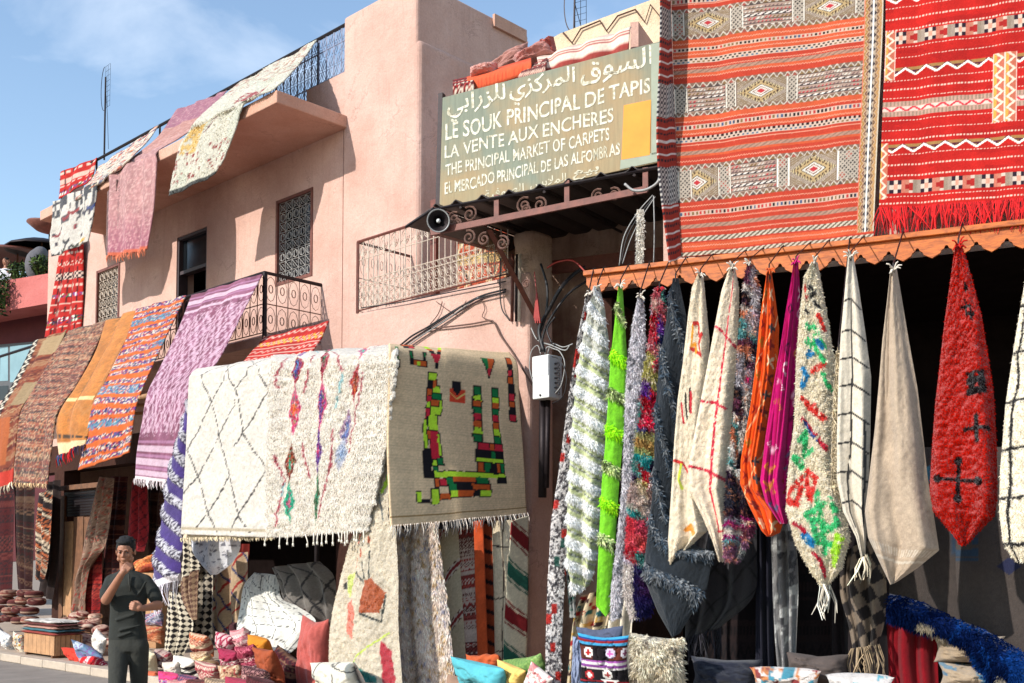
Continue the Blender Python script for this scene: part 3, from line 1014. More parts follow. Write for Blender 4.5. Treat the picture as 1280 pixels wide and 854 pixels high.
# ---------------------------------------------------------------- porch roof with railing
def porch():
    E0 = 9.6
    root = empty('porch_roof', at(680, 250, 'R', E0), 'dark corrugated metal porch roof on brown iron scrollwork under the sign', 'porch roof')
    A = at(507, 283, 'R', E0 + .05); B = at(541, 260, 'R', E0); C = at(828, 206, 'R', E0)
    # depth direction
    back = nR * 2.4
    # sheet built as corrugation along the front edge
    V = []; Fc = []
    L1 = np.linalg.norm(C - B); n = 120
    ridges = [545, 572, 607, 642, 681, 717, 756, 793]
    for i in range(n + 1):
        t = i / n
        p = B * (1 - t) + C * t
        pxl = 541 + (828 - 541) * t
        h = max(math.exp(-((pxl - r) / 4.5) ** 2) for r in ridges) * .045
        for k, dep in enumerate((0, .8, 1.6, 2.4)):
            V.append(p + nR * dep + UP * (h + dep * .12))
    for i in range(n):
        for k in range(3):
            a0 = i * 4 + k
            Fc.append((a0, a0 + 4, a0 + 5, a0 + 1))
    o = mesh_obj('corrugated_sheet', V, Fc, M['metal_sheet'], root)
    md = o.modifiers.new('solid', 'SOLIDIFY'); md.thickness = .008
    m = MB()
    m.prism([A, B, B + back + UP * .288, at(633, 316, 'R', 12.0)], UP * .012)
    o = m.build('end_sheet', M['metal_sheet'], root); fix_normals(o)
    # trusses below
    m = MB()
    for t in (.12, .5, .88):
        p = B * (1 - t) + C * t - UP * .03
        m.tube([p + nR * .05, p + back + UP * .25], .018, 4)
    m.tube([A - UP * .01, B - UP * .02, C - UP * .02], .014, 4)
    m.build('purlins', M['iron'], root)
    # brown rail with posts
    m = MB()
    RL, RR = at(539, 291, 'R', E0 + .02), at(809, 237, 'R', E0 + .02)
    e = (RR - RL) / np.linalg.norm(RR - RL)
    def bar(P, Q, w):
        P, Q = np.array(P), np.array(Q)
        t = nrm(Q - P); sd = nR * w * .5
        up = nrm(np.cross(t, nR)) * w
        m.hexa([P - sd - up, Q - sd - up, Q + sd - up, P + sd - up, P - sd + up, Q - sd + up, Q + sd + up, P + sd + up])
    bar(RL, RR, .032)
    for x, y0, y1 in ((541, 262, 290), (621, 244, 275), (709, 226, 257), (807, 210, 240)):
        bar(at(x, y1, 'R', E0 + .02), at(x, y0, 'R', E0 + .02), .026)
    bar(at(612, 288, 'R', E0 + .05), at(676, 408, 'R', 10.88), .026)
    bar(RL, at(633, 318, 'R', 11.9), .02)
    o = m.build('rail', M['iron_brown'], root); fix_normals(o)
    # scrollwork
    scm = basic('rusty_scroll_iron', (128, 96, 84), .6, .2, .3, 20)
    def scr(pairs, dpl=E0 + .02):
        for (cx, cy, R0, dirn, st) in pairs:
            g = MB()
            s0, z0 = sz(cx, cy, 'R', dpl)
            Rm = R0 * .0076
            scroll(g, 'R', s0, z0, dpl, Rm * 1.15, .010, 1.6, dirn, st)
            g.build('scroll', scm, root)
    scr([(567, 274, 9, 1, 1.0), (587, 268, 10, -1, 1.0), (571, 279, 6, 1, -1), (655, 257, 10, 1, 1.0), (675, 256, 9, -1, 1.0), (657, 262, 6, 1, -1.0),
         (747, 245, 8, 1, 1.0), (768, 243, 8, -1, 1.0), (605, 299, 8, 1, 1.2), (628, 304, 9, -1, 1.2), (586, 297, 9, -1, 1.2), (658, 355, 5, 1, .4)])
    return root
porch()

# ---------------------------------------------------------------- sign
def mix_mat_sign():
    m, t, b = new_mat('weathered_sign_paint')
    tc = N(t, 'ShaderNodeTexCoord')
    no = N(t, 'ShaderNodeTexNoise', Scale=1.1, Detail=5.0, Roughness=0.55)
    t.links.new(tc.outputs['Object'], no.inputs['Vector'])
    r = N(t, 'ShaderNodeValToRGB')
    r.color_ramp.elements[0].position = 0.40; r.color_ramp.elements[0].color = (*srgb((126, 132, 116)), 1)
    r.color_ramp.elements[1].position = 0.56; r.color_ramp.elements[1].color = (*srgb((158, 138, 106)), 1)
    e = r.color_ramp.elements.new(0.75); e.color = (*srgb((146, 140, 112)), 1)
    t.links.new(no.outputs['Fac'], r.inputs[0])
    mpn = N(t, 'ShaderNodeMapping'); mpn.inputs['Scale'].default_value = (14, 14, .9)
    t.links.new(tc.outputs['Object'], mpn.inputs['Vector'])
    st = N(t, 'ShaderNodeTexNoise', Scale=2.6, Detail=5.0, Roughness=0.7)
    t.links.new(mpn.outputs[0], st.inputs['Vector'])
    mr = N(t, 'ShaderNodeMapRange'); mr.inputs[1].default_value = .4; mr.inputs[2].default_value = .75; mr.inputs[3].default_value = 1.04; mr.inputs[4].default_value = .80
    t.links.new(st.outputs['Fac'], mr.inputs[0])
    vm = N(t, 'ShaderNodeVectorMath', operation='SCALE')
    t.links.new(r.outputs[0], vm.inputs[0]); t.links.new(mr.outputs[0], vm.inputs['Scale'])
    t.links.new(vm.outputs[0], b.inputs['Base Color'])
    b.inputs['Roughness'].default_value = .75
    b.inputs['Specular IOR Level'].default_value = .2
    bp = N(t, 'ShaderNodeBump', Strength=0.2, Distance=0.01)
    t.links.new(no.outputs['Fac'], bp.inputs['Height']); t.links.new(bp.outputs[0], b.inputs['Normal'])
    return m
def worn_white(name, rgb, lo):
    m, t, b = new_mat(name)
    tc = N(t, 'ShaderNodeTexCoord')
    no = N(t, 'ShaderNodeTexNoise', Scale=22.0, Detail=6.0, Roughness=0.75)
    t.links.new(tc.outputs['Object'], no.inputs['Vector'])
    r = N(t, 'ShaderNodeValToRGB')
    r.color_ramp.elements[0].position = 0.40; r.color_ramp.elements[0].color = (*srgb(lo), 1)
    r.color_ramp.elements[1].position = 0.52; r.color_ramp.elements[1].color = (*srgb(rgb), 1)
    t.links.new(no.outputs['Fac'], r.inputs[0]); t.links.new(r.outputs[0], b.inputs['Base Color'])
    b.inputs['Roughness'].default_value = .7
    return m
def sign():
    E = 9.74
    q = [at(553, 122, 'R', E), at(827, 51, 'R', E), at(823, 203, 'R', E), at(549, 262, 'R', E)]   # TL TR BR BL
    root = empty('market_sign', (q[2] + q[3]) / 2, 'weathered olive market signboard with white Arabic, French, English and Spanish lettering', 'sign')
    m = MB(); m.prism([q[3], q[2], q[1], q[0]], nR * .03)
    o = m.build('board', mix_mat_sign(), root); fix_normals(o); bevel(o, .006)
    m = MB()
    for i, (a, b) in enumerate(((q[3], q[0]), (q[2], q[1]))):
        sd = -uR * .05 if i == 0 else uR * .02
        w = -uR * .055 if i == 0 else uR * .03
        P = [a + sd * .1 - UP * .1, a + w - UP * .1, b + w + UP * .06, b + sd * .1 + UP * .06]
        m.prism([p + nR * .01 for p in P], nR * .07)
    m.prism([q[3] + nR * .045, q[2] + nR * .045, q[2] + nR * .045 + UP * .05, q[3] + nR * .045 + UP * .05], nR * .04)
    m.prism([q[0] + nR * .045 - UP * .06, q[1] + nR * .045 - UP * .06, q[1] + nR * .045 - UP * .01, q[0] + nR * .045 - UP * .01], nR * .04)
    o = m.build('frame', M['iron'], root); fix_normals(o)
    white = worn_white('worn_white_lettering', (212, 208, 190), (160, 152, 124))
    faded = worn_white('faded_lettering', (196, 190, 166), (160, 152, 124))
    orange = basic('orange_paint', (222, 146, 44), .7, 0, .12, 6, .1, 30)
    pale = basic('pale_green_paint', (148, 156, 138), .7, 0, .15, 6, .1, 30)
    def text(body, TL, TR, BR, BL, mat, name, off=.012, per_word=False, space=1.0):
        c = D.curves.new(name, 'FONT'); c.body = body; c.offset = off; c.resolution_u = 3
        c.space_character = space
        ob = D.objects.new(name + '_tmp', c); COL.objects.link(ob)
        bpy.context.view_layer.update()
        me = D.meshes.new_from_object(ob.evaluated_get(bpy.context.evaluated_depsgraph_get()))
        co = np.empty(len(me.vertices) * 3); me.vertices.foreach_get('co', co); co = co.reshape(-1, 3)
        faces = [tuple(p.vertices) for p in me.polygons]
        D.objects.remove(ob, do_unlink=True); D.meshes.remove(me); D.curves.remove(c)
        mn, mxx = co.min(0), co.max(0)
        x = (co[:, 0] - mn[0]) / (mxx[0] - mn[0]); y = (co[:, 1] - mn[1]) / (mxx[1] - mn[1])
        rg = np.random.default_rng(len(body))
        y = y + .05 * np.sin(x * 23 + len(body)); x = x + .002 * np.sin(x * 60)
        Pq = [at(*k, 'R', E) for k in (TL, TR, BR, BL)]
        P = (Pq[0][None] * ((1 - x) * y)[:, None] + Pq[1][None] * (x * y)[:, None] + Pq[2][None] * (x * (1 - y))[:, None] + Pq[3][None] * ((1 - x) * (1 - y))[:, None])
        P = P - nR * .0035
        return mesh_obj(name, P, faces, mat, root)
    ar = lambda s: s[::-1]
    souk = ar('\uFE8D\uFEDF\uFEB4\uFEEE\uFED5'); mark = ar('\uFE8D\uFEDF\uFEE4\uFEAE\uFEDB\uFEB0\uFEF1'); zar = ar('\uFEDF\uFEE0\uFEB0\uFEAD\uFE8D\uFE91\uFEF2')
    text(souk, (726, 78), (816, 57), (816, 88), (726, 111), white, 'arabic_lettering', .014)
    text(mark, (637, 101), (719, 82), (719, 112), (637, 134), white, 'arabic_lettering', .014)
    text(zar, (559, 121), (632, 103), (632, 134), (559, 155), white, 'arabic_lettering', .014)
    text('LE SOUK PRINCIPAL DE TAPIS', (557, 156), (813, 96), (813, 115), (557, 177), white, 'french_lettering', .015)
    text('LA VENTE AUX ENCHERES', (556, 183), (767, 134), (767, 152), (556, 199), white, 'french_lettering', .012)
    text('THE PRINCIPAL MARKET OF CARPETS', (557, 206), (762, 159), (762, 175), (557, 221), white, 'english_lettering', .012)
    text('EL MERCADO PRINCIPAL DE LAS ALFO', (556, 229), (741, 186), (741, 201), (556, 244), white, 'spanish_lettering', .016)
    text('MBR', (742, 186), (760, 182), (760, 197), (742, 201), faded, 'faded_letters', .006)
    text('AS', (761.5, 181), (775, 178), (775, 193), (761.5, 197), white, 'spanish_lettering', .016)
    text(ar('\uFE91\uFEF4\uFECA'), (716, 215), (749, 207), (749, 219), (716, 226), faded, 'faded_arabic_lettering', .014)
    text(ar('\uFE8D\uFEDF\uFEE4\uFEFC\uFE91\uFEB2'), (663, 226), (708, 216), (708, 229), (663, 239), faded, 'faded_arabic_lettering', .014)
    text(ar('\uFE8D\uFEDF\uFEBC\uFEEE\uFED3\uFEF4\uFE94'), (606, 239), (655, 228), (655, 241), (606, 252), faded, 'faded_arabic_lettering', .014)
    for nm, mt, k, o_ in (('orange_panel', orange, [(780, 132), (814, 125), (812.5, 194), (777, 200)], .006), ('pale_patch', pale, [(776, 200), (822, 190), (822, 202), (775, 212)], .0045),
                          ('pale_patch', pale, [(814, 56), (826.5, 53), (823.2, 192), (814.5, 194)], .0045)):
        m = MB(); P = [at(*p, 'R', E) for p in k]
        m.prism([p - nR * o_ for p in P], nR * (o_ + .001)); o = m.build(nm, mt, root); fix_normals(o)
sign()

# ---------------------------------------------------------------- distant building on the far left
def far_building():
    e = 21.6
    root = empty('roadside_house', at(30, 480, 'R', e), 'rose-red building with a roof terrace, seen beyond the left end of the street', 'building')
    def B(x0, y0t, x1, y1t, y0b, y1b, d0, dep, name, mat, lab=None):
        m = MB()
        m.prism([at(x0, y0b, 'R', d0), at(x1, y1b, 'R', d0), at(x1, y1t, 'R', d0), at(x0, y0t, 'R', d0)], nR * dep)
        o = m.build(name, mat, root); fix_normals(o)
        return o
    B(-260, 395, 90, 337, 436, 374, e, .3, 'parapet', M['rose'])
    B(-260, 423, 90, 373, 720, 697, e + 1.2, .3, 'wall', basic('shade_dark_rose_wall', (92, 40, 44), .9, 0, .2, 3))  # darker red puts the shade below the parapet into the wall colour
    B(-260, 424, 90, 366, 436, 374, e + .32, 1.0, 'terrace_floor', M['rose'])
    w = B(-60, 436, 44, 427, 560, 560, e + 1.1, .08, 'window', basic('grey_window_frame', (70, 72, 76), .5))
    for a, b in ((-58, -26), (-24, 10), (12.5, 41)):
        ya = 436 - (a + 60) * .085
        m = MB(); m.prism([at(a, 478, 'R', e + 1.09), at(b, 476, 'R', e + 1.09), at(b, ya + .5, 'R', e + 1.09), at(a, ya + 3, 'R', e + 1.09)], nR * .006)
        o = m.build('pane', M['sky_glass'], w); fix_normals(o)
        m = MB(); m.prism([at(a, 558, 'R', e + 1.09), at(b, 558, 'R', e + 1.09), at(b, 482, 'R', e + 1.09), at(a, 484, 'R', e + 1.09)], nR * .006)
        o = m.build('pane', M['dark_glass'], w); fix_normals(o)
far_building()
# ================================================================== DYE PATTERNS (colour of the yarn over each rug)
def flat(n, c): return np.tile(np.array(c, float), (n, 1))
def put(C, m, c, a=1.0):
    c = np.array(c, float)
    m = m.astype(bool) if m.dtype != bool else m
    if c.ndim == 1: C[m] = C[m] * (1 - a) + c * a
    else: C[m] = C[m] * (1 - a) + c[m] * a
def tri(x): return np.abs((x % 1.0) * 2 - 1)
def band(V, a, b): return (V >= a) & (V < b)
def pick(pal, r):
    pal = np.array(pal, float)
    return pal[np.clip((r * len(pal)).astype(int), 0, len(pal) - 1)]
def strokes(C, x, y, polys, w, c, wob=.0, dash=None, seed=0, a=1.0):
    xx = x + (fbm(x * 9, y * 9, seed) - .5) * wob if wob else x
    yy = y + (fbm(x * 9 + 40, y * 9, seed + 3) - .5) * wob if wob else y
    best = np.full(len(x), 9.0)
    for P in polys:
        for (x0, y0), (x1, y1) in zip(P[:-1], P[1:]):
            dx, dy = x1 - x0, y1 - y0
            L2 = dx * dx + dy * dy + 1e-12
            t = np.clip(((xx - x0) * dx + (yy - y0) * dy) / L2, 0, 1)
            best = np.minimum(best, np.hypot(xx - x0 - t * dx, yy - y0 - t * dy))
    m = best < w
    if dash is not None: m &= vnoise(x * dash, y * dash, seed + 11) > .22
    put(C, m, c, a)
    return m
def zm(P, x0, x1, y0, y1, W=1, H=1): return [((x - x0) / (x1 - x0) * W, (y - y0) / (y1 - y0) * H) for x, y in P]
CREAM = (220, 210, 192)
def cream(n, x, y, seed=0, c=CREAM, v=.06):
    C = flat(n, c)
    return C * (1 - v + 2 * v * fbm(x * 6, y * 6, seed))[:, None]

def p_plain(c, v=.12, sc=8, c2=None):
    def f(U, V, W, H):
        x, y = U * W, V * H
        q = fbm(x * sc, y * sc, 5)
        C = flat(len(U), c) * (1 - v + 2 * v * q)[:, None]
        if c2 is not None: put(C, q > .58, c2, .7)
        return C
    return f
def p_white_diamond(U, V, W, H):
    x, y = U * W, V * H
    C = cream(len(U), x, y, 1, (204, 196, 184), .04)
    k = (45, 370, 130, 770, W, H)
    L = [[(170, 140), (90, 255), (135, 355), (170, 455), (220, 585), (265, 710), (305, 760)],
         [(175, 135), (180, 190), (195, 245), (240, 330), (270, 455), (310, 520), (350, 570), (372, 605)],
         [(265, 120), (195, 245), (135, 355), (50, 490), (95, 585), (140, 700), (175, 755)],
         [(275, 120), (295, 230), (350, 345), (372, 362)], [(390, 90), (295, 230), (240, 320), (235, 380), (165, 455), (95, 585), (30, 655), (40, 745)],
         [(372, 315), (350, 345), (275, 450), (240, 490)], [(350, 570), (265, 705), (230, 755)], [(220, 585), (140, 700), (95, 750)]]
    strokes(C, x, y, [zm(p, *k) for p in L], .011, (52, 48, 46), .03, 60)
    put(C, band(V, .965, .975), (170, 155, 130))
    return C
def p_shag_multi(U, V, W, H):
    x, y = U * W, V * H
    n = len(U)
    C = cream(n, x, y, 2, (226, 217, 204), .05)
    def dm(cx, cy, cols, hx=22, hy=46):
        hx, hy = hx * 1.35, hy * 1.42
        px_, py_ = U * 455 + 375, V * 680 + 90
        j = (fbm(x * 30, y * 30, int(cx + cy)) - .5) * .25
        d = np.abs(px_ - cx) / hx + np.abs(py_ - cy) / hy + j
        r = hsh(np.floor(x * 55), np.floor(y * 55), int(cx * 7 + cy))
        put(C, (d < 1) & (r > .05), pick(cols, hsh(np.floor(x * 60), np.floor(y * 60), int(cy)))); put(C, (d < 1) & (d > .74), cols[1])
        put(C, d < .33, cols[0])
    B, P, T, G, Rr, O, V_, Bn = (66, 104, 170), (206, 70, 120), (40, 176, 140), (60, 110, 70), (170, 40, 60), (220, 110, 50), (110, 60, 140), (130, 60, 40)
    for i, (a, b) in enumerate(((486, 125), (472, 255), (472, 385), (466, 535), (468, 660))):
        dm(a, b, ((B, V_, P), (B, Rr, T, V_), (O, P, P, T), (T, Bn, O, Rr), (P, T, T, T))[i])
    for i, (a, b) in enumerate(((600, 110), (592, 235), (594, 385), (590, 520), (598, 660))):
        dm(a, b, ((P, G, Rr), (G, Rr, P), (V_, P, B, G), (P, V_, B, V_), (G, G, T, Rr))[i], 20, 56)
    for i, (a, b) in enumerate(((725, 75), (715, 185), (704, 330), (690, 470), (684, 540))):
        dm(a, b, ((Rr, O, V_), (T, P, V_, P), (Bn, Rr, O), ((120, 140, 190), (160, 120, 150), (200, 190, 190)), ((160, 180, 206), (190, 190, 200)))[i], 15, 40 if i > 2 else 50)
    k = (375, 830, 90, 770, W, H)
    strokes(C, x, y, [zm(p, *k) for p in ([(425, 175), (395, 300), (410, 320)], [(400, 500), (440, 590), (410, 740)], [(545, 190), (515, 340)], [(510, 480), (545, 590)],
                                          [(620, 170), (665, 290)], [(650, 460), (655, 580), (625, 720)], [(790, 65), (740, 190)], [(735, 300), (715, 540)])], .012, (172, 60, 76), .02, 34)
    strokes(C, x, y, [zm(p, *k) for p in ([(550, 80), (556, 160)], [(640, 110), (620, 150)], [(665, 300), (650, 400)], [(440, 600), (430, 640)])], .011, (150, 196, 200), .02, 30)
    return C
def p_beige_blocks(U, V, W, H):
    x, y = U * W, V * H
    n = len(U)
    C = cream(n, x, y, 3, (226, 198, 160), .06)
    C *= (1 - .05 * (np.sin(y * 260) > .3))[:, None]
    U = U * 1.22 / ((1 - U) + U * 1.22)
    X, Y = 100 + U * 548, 45 + V * 730
    G, Yl, O, Rd, K, T = (20, 120, 66), (190, 235, 60), (206, 92, 40), (206, 42, 62), (26, 24, 30), (226, 198, 160)
    bl = [(253, 200, 292, 226, Yl), (255, 226, 275, 255, K), (275, 226, 297, 255, O), (246, 255, 274, 290, O), (274, 248, 316, 275, Yl), (274, 275, 326, 305, G),
          (244, 290, 272, 316, Rd), (250, 316, 268, 345, Yl), (270, 305, 312, 332, O), (312, 305, 327, 345, Yl), (244, 345, 268, 390, Rd), (270, 332, 326, 372, Yl),
          (262, 372, 310, 430, Yl), (246, 372, 262, 415, K), (238, 390, 254, 498, Yl), (256, 432, 312, 462, O), (268, 432, 312, 535, Rd), (308, 440, 320, 525, Yl),
          (236, 498, 268, 612, K), (272, 540, 298, 565, Yl), (298, 530, 326, 560, G), (274, 565, 296, 590, G),
          (275, 582, 570, 606, Yl), (275, 610, 298, 645, O), (298, 612, 330, 640, Rd), (330, 606, 368, 632, G), (368, 600, 460, 625, O), (460, 600, 496, 626, G), (496, 600, 528, 626, T), (528, 596, 570, 626, K),
          (290, 640, 338, 668, T), (338, 632, 384, 660, G), (384, 626, 446, 655, K), (446, 630, 500, 655, O), (260, 650, 290, 706, Yl), (290, 668, 344, 692, O), (344, 658, 388, 686, Yl),
          (388, 655, 450, 684, O), (450, 655, 468, 680, K), (468, 655, 504, 684, Yl), (200, 662, 220, 696, Yl), (220, 690, 250, 698, K),
          (464, 455, 502, 484, Rd), (502, 455, 526, 484, O), (526, 455, 566, 484, Rd), (464, 486, 506, 516, K), (506, 486, 528, 516, G), (528, 486, 566, 516, K),
          (464, 516, 566, 534, Yl), (466, 536, 486, 578, O), (486, 536, 506, 578, G), (506, 536, 528, 578, K), (528, 536, 546, 578, O), (546, 536, 570, 578, G)]
    sl = [G, Yl, O, G, Rd, O, Yl, G]
    for i, c in enumerate(sl):
        bl.append((454, 230 + i * 28, 480, 258 + i * 28, c)); bl.append((526, 230 + i * 28, 560, 258 + i * 28, sl[(i + (0 if i < 2 else 0)) % 8]))
    for i in range(9): bl.append((598 + (i > 3) * 4, 90 + i * 30, 622 + (i > 3) * 4, 118 + i * 30, (O, K, Rd)[i % 3]))
    for i in range(6): bl.append((120 - (i > 3) * 8, 78 + i * 32, 133 - (i > 3) * 8, 108 + i * 32, (G, K)[i % 2]))
    for (a, b, c, d) in ((186, 108, 198, 175), (236, 104, 244, 150)): bl += [(a, b, c, (b + d) / 2, G), (a, (b + d) / 2, c, d, K)]
    bl += [(198, 152, 248, 178, O), (210, 158, 222, 176, Yl), (150, 40, 215, 60, O), (160, 60, 180, 85, K), (185, 60, 212, 85, Rd)]
    # V motifs
    ja = (fbm(x * 12, y * 12, 8) - .5) * 12
    Xj, Yj = X + ja, Y + ja * .6
    for (a, b, c, d, col) in bl:
        m = (Xj >= a) & (Xj < c) & (Yj >= b) & (Yj < d)
        put(C, (Xj >= a - 2.5) & (Xj < c + 2.5) & (Yj >= b - 2.5) & (Yj < d + 2.5), K)
    for (a, b, c, d, col) in bl:
        put(C, (Xj >= a + 2) & (Xj < c - 1) & (Yj >= b + 2) & (Yj < d - 1), col)
    m = (np.abs(X - 515) < (206 - Y) * .27) & (Y > 100) & (Y < 206); put(C, m, O)
    put(C, m & (X < 515) & (Y < 170), G); put(C, m & (Y > 150) & (X > 508), Rd); put(C, m & (np.abs(X - 515) > (206 - Y) * .27 - 4), K)
    m = (np.abs(X - 290) < 8 + (Y < 155) * (155 - Y) * .33) & (np.abs(X - 290) > (155 - Y) * .33 - 14) & (Y > 40) & (Y < 182); put(C, m, pick([O, K, Rd, Yl], hsh(np.floor(Y / 22), X * 0, 3)))
    m = (X > 368) & (X < 428) & (Y > 248) & (Y < 308); put(C, m, (214, 70, 44))
    put(C, m & (np.abs((Y - 262) - (30 - np.abs(X - 398)) * 1.0) < 4) & (Y > 255), (226, 190, 110))
    put(C, (np.abs(X - 398) < 18 - np.maximum(0, Y - 246) * .6) & (Y > 222) & (Y < 276), K)
    put(C, band(V, .955, .965), (140, 108, 60))
    return C
def p_lattice(base, line, px_, py_, w, wob=.05, c2=None, seed=0, dash=None, skew=0.0):
    def f(U, V, W, H):
        x, y = U * W, V * H + U * W * skew
        C = cream(len(U), x, y, seed, base, .06)
        xx = x + (fbm(x * 4, y * 4, seed + 1) - .5) * wob * 2; yy = y + (fbm(x * 4 + 9, y * 4, seed + 2) - .5) * wob * 2
        a = (xx / px_ + yy / py_) % 1; b = (xx / px_ - yy / py_) % 1
        wa = w / px_
        m = (np.abs(a - .5) < wa); m2 = (np.abs(b - .5) < wa)
        if dash:
            k = vnoise(x * dash, y * dash, seed) > .2; m &= k; m2 &= k
        put(C, m, line); put(C, m2, c2 if c2 is not None else line)
        return C
    return f
def p_gridlines(base, line, sx, sy, w, skew=.25, wob=.03, seed=0, sx0=0.):
    def f(U, V, W, H):
        x, y = U * W, V * H
        C = cream(len(U), x, y, seed, base, .05)
        q = (fbm(x * 5, y * 5, seed) - .5) * wob
        put(C, np.abs(((y - x * skew + q) / sy) % 1 - .5) < w / sy / 2, line)
        put(C, np.abs(((x + q + sx0) / sx) % 1 - .5) < w / sx / 2, line)
        return C
    return f
def p_checker(a, b, s, wob=.0, seed=0, rot=0.0):
    def f(U, V, W, H):
        x, y = U * W, V * H
        if rot: x, y = x * math.cos(rot) - y * math.sin(rot), x * math.sin(rot) + y * math.cos(rot)
        x = x + (fbm(x * 8, y * 8, seed) - .5) * wob
        k = (np.floor(x / s) + np.floor(y / s)) % 2 == 0
        C = flat(len(U), a); put(C, k, b)
        return C
    return f
def p_kilim(pal, bh=.07, seed=0, busy=.7, base=(120, 60, 44), skew=0.0, mot=.035):
    """rows of small zigzags, dots and lozenges between plain stripes"""
    def f(U, V, W, H):
        x, y = U * W, V * H + U * W * skew
        C = flat(len(U), base)
        r = np.floor(y / bh); fy = (y / bh) % 1
        rr = hsh(r, r * 0 + 3, seed); r2 = hsh(r, r * 0 + 9, seed + 1)
        c1 = pick(pal, rr); c2 = pick(pal, r2); c3 = pick(pal, hsh(r, r * 0 + 5, seed + 2))
        put(C, rr > 0, c1, .75)
        kind = np.floor(hsh(r, r * 0 + 1, seed + 5) * 4)
        zz = np.abs(fy - (.2 + .6 * tri(x / mot / 2)))
        put(C, (kind == 0) & (zz < .16), c2); put(C, (kind == 0) & (zz > .42), c3)
        put(C, (kind == 1) & (np.abs(fy - .5) + tri(x / mot / 1.5) * .5 < .5), c2); put(C, (kind == 1) & (np.abs(fy - .5) + tri(x / mot / 1.5) * .5 < .25), c3)
        put(C, (kind == 2) & (((np.floor(x / mot * 1.6) + np.floor(fy * 3)) % 2) == 0), c2)
        put(C, (kind == 3) & (np.abs(fy - .5) < .2) & ((x / mot * 1.2) % 1 < .6), c2)
        put(C, (fy < .1), c3)
        put(C, hsh(np.floor(x * 120), np.floor(y * 120), seed) > .88, c2, .6)
        return C
    return f
def p_zigzag_dense(pal, seed=0, p=.12, q=.09, w=.5, flip_at=None):
    def f(U, V, W, H):
        x, y = U * W, V * H
        ph = (tri(x / p) * q + y) / .028
        i = np.floor(ph)
        big = np.floor((tri(x / (p * 3)) * q * 3 + y) / .17)
        C = pick(pal, hsh(i, big, seed))
        C = np.array(C)
        put(C, (ph % 1) < .28, (58, 36, 30))
        put(C, hsh(np.floor(x * 90), np.floor(y * 90), seed) > .82, (208, 176, 140), .6)
        return C
    return f
def p_orange(U, V, W, H):
    x, y = U * W, V * H
    C = cream(len(U), x, y, 4, (188, 92, 44), .07)
    y2 = y + .04 * np.sin(x * 3 + 1)
    for i, (c, w) in enumerate([(.012, .05), (.07, .035), (.125, .06), (.19, .03), (.245, .045), (.30, .022), (.355, .055), (.42, .04), (.475, .045), (.53, .03), (.585, .022), (.635, .06), (.70, .04), (.755, .026), (.81, .045), (.875, .03), (.93, .04), (.975, .02)]):
        m = np.abs(V + .004 * np.sin(x * 4) - c) < w * .36 + .006 * vnoise(x * 14, y * 0, i)
        j = hsh(np.floor(x * 62 + (y * 62) % 3), np.floor(y * 75), i)
        put(C, m & (j > .12), pick([(88, 62, 128), (54, 64, 104), (196, 176, 164), (150, 60, 96), (70, 96, 110), (40, 36, 70), (208, 190, 170)], hsh(np.floor(x * 62), np.floor(y * 75), i + 4)))
        if i in (2, 6, 11, 14): put(C, m & (j > .4) & (vnoise(x * 3, y * 0, i) > .5), (84, 132, 150), .8)
    return C
def p_purple(U, V, W, H):
    x, y = U * W, V * H
    C = cream(len(U), x, y, 6, (120, 74, 92), .2)
    put(C, fbm(x * 4, y * 4, 3) > .60, (146, 98, 122), .5)
    lc = (196, 166, 180)
    for k, (p, q, o) in enumerate(((.34, .62, 0), (.34, .62, .13), (.34, .62, .5))):
        a = (x / p + y / q + o + (fbm(x * 3, y * 3, 1) - .5) * .22) % 1; b = (x / p - y / q + o + (fbm(x * 3, y * 3, 1) - .5) * .5) % 1
        put(C, ((np.abs(a - .5) < .05) | (np.abs(b - .5) < .05)) & (vnoise(x * 40, y * 40, k) > .12) & band(V, .16, .80), lc, .75)
    put(C, (hsh(np.floor(x * 45), np.floor(y * 30), 2) > .86) & band(V, .1, .82), lc, .6)
    for c, w in ((.03, .006), (.06, .012), (.085, .006), (.12, .01), (.84, .006), (.87, .012), (.90, .006), (.925, .014), (.95, .006), (.97, .01)):
        put(C, np.abs(V - c) < w, (196, 172, 184) if w > .008 else (156, 112, 140), .85)
    put(C, band(V, .985, 1.01), (214, 200, 200))
    return C
def p_mustard(U, V, W, H):
    x, y = U * W, V * H
    C = cream(len(U), x, y, 7, (184, 114, 50), .16)
    d = np.abs(U - .34 - .05 * np.sin(V * 9))
    put(C, (d < .12) & (hsh(np.floor(x * 70), np.floor(y * 55), 2) > .45) & (V < .66), (120, 84, 40), .8)
    put(C, (hsh(np.floor(x * 60), np.floor(y * 60), 5) > .86), (160, 106, 48), .7)
    put(C, np.abs(V - .70) < .012, (230, 190, 130)); put(C, band(V, .95, 1.01), (232, 196, 150))
    put(C, (np.abs(V - .93) < .008) & (tri(x * 9) > .3), (70, 54, 40))
    put(C, (np.abs(V - .80 + .05 * tri(x * 3)) < .012), (176, 116, 60))
    return C
def p_patch(U, V, W, H):   # rug A: patchwork panels
    x, y = U * W, V * H
    C = p_kilim([(112, 56, 40), (138, 88, 62), (150, 120, 88), (84, 40, 34), (128, 66, 44)], .09, 21, skew=.1)(U, V, W, H)
    put(C, band(V, .02, .16) & (U > .25), (150, 126, 94)); put(C, band(V, .38, .56) & (U > .45), (140, 118, 88))
    put(C, band(V, .64, .90) & band(U, .1, .6), (156, 84, 48))
    m = U < .13
    put(C, m, (34, 28, 30)); put(C, m & (np.abs(U - .03 - .08 * tri(y * 5)) < .022), (206, 196, 176))
    put(C, V > .93, (170, 50, 38))
    return C
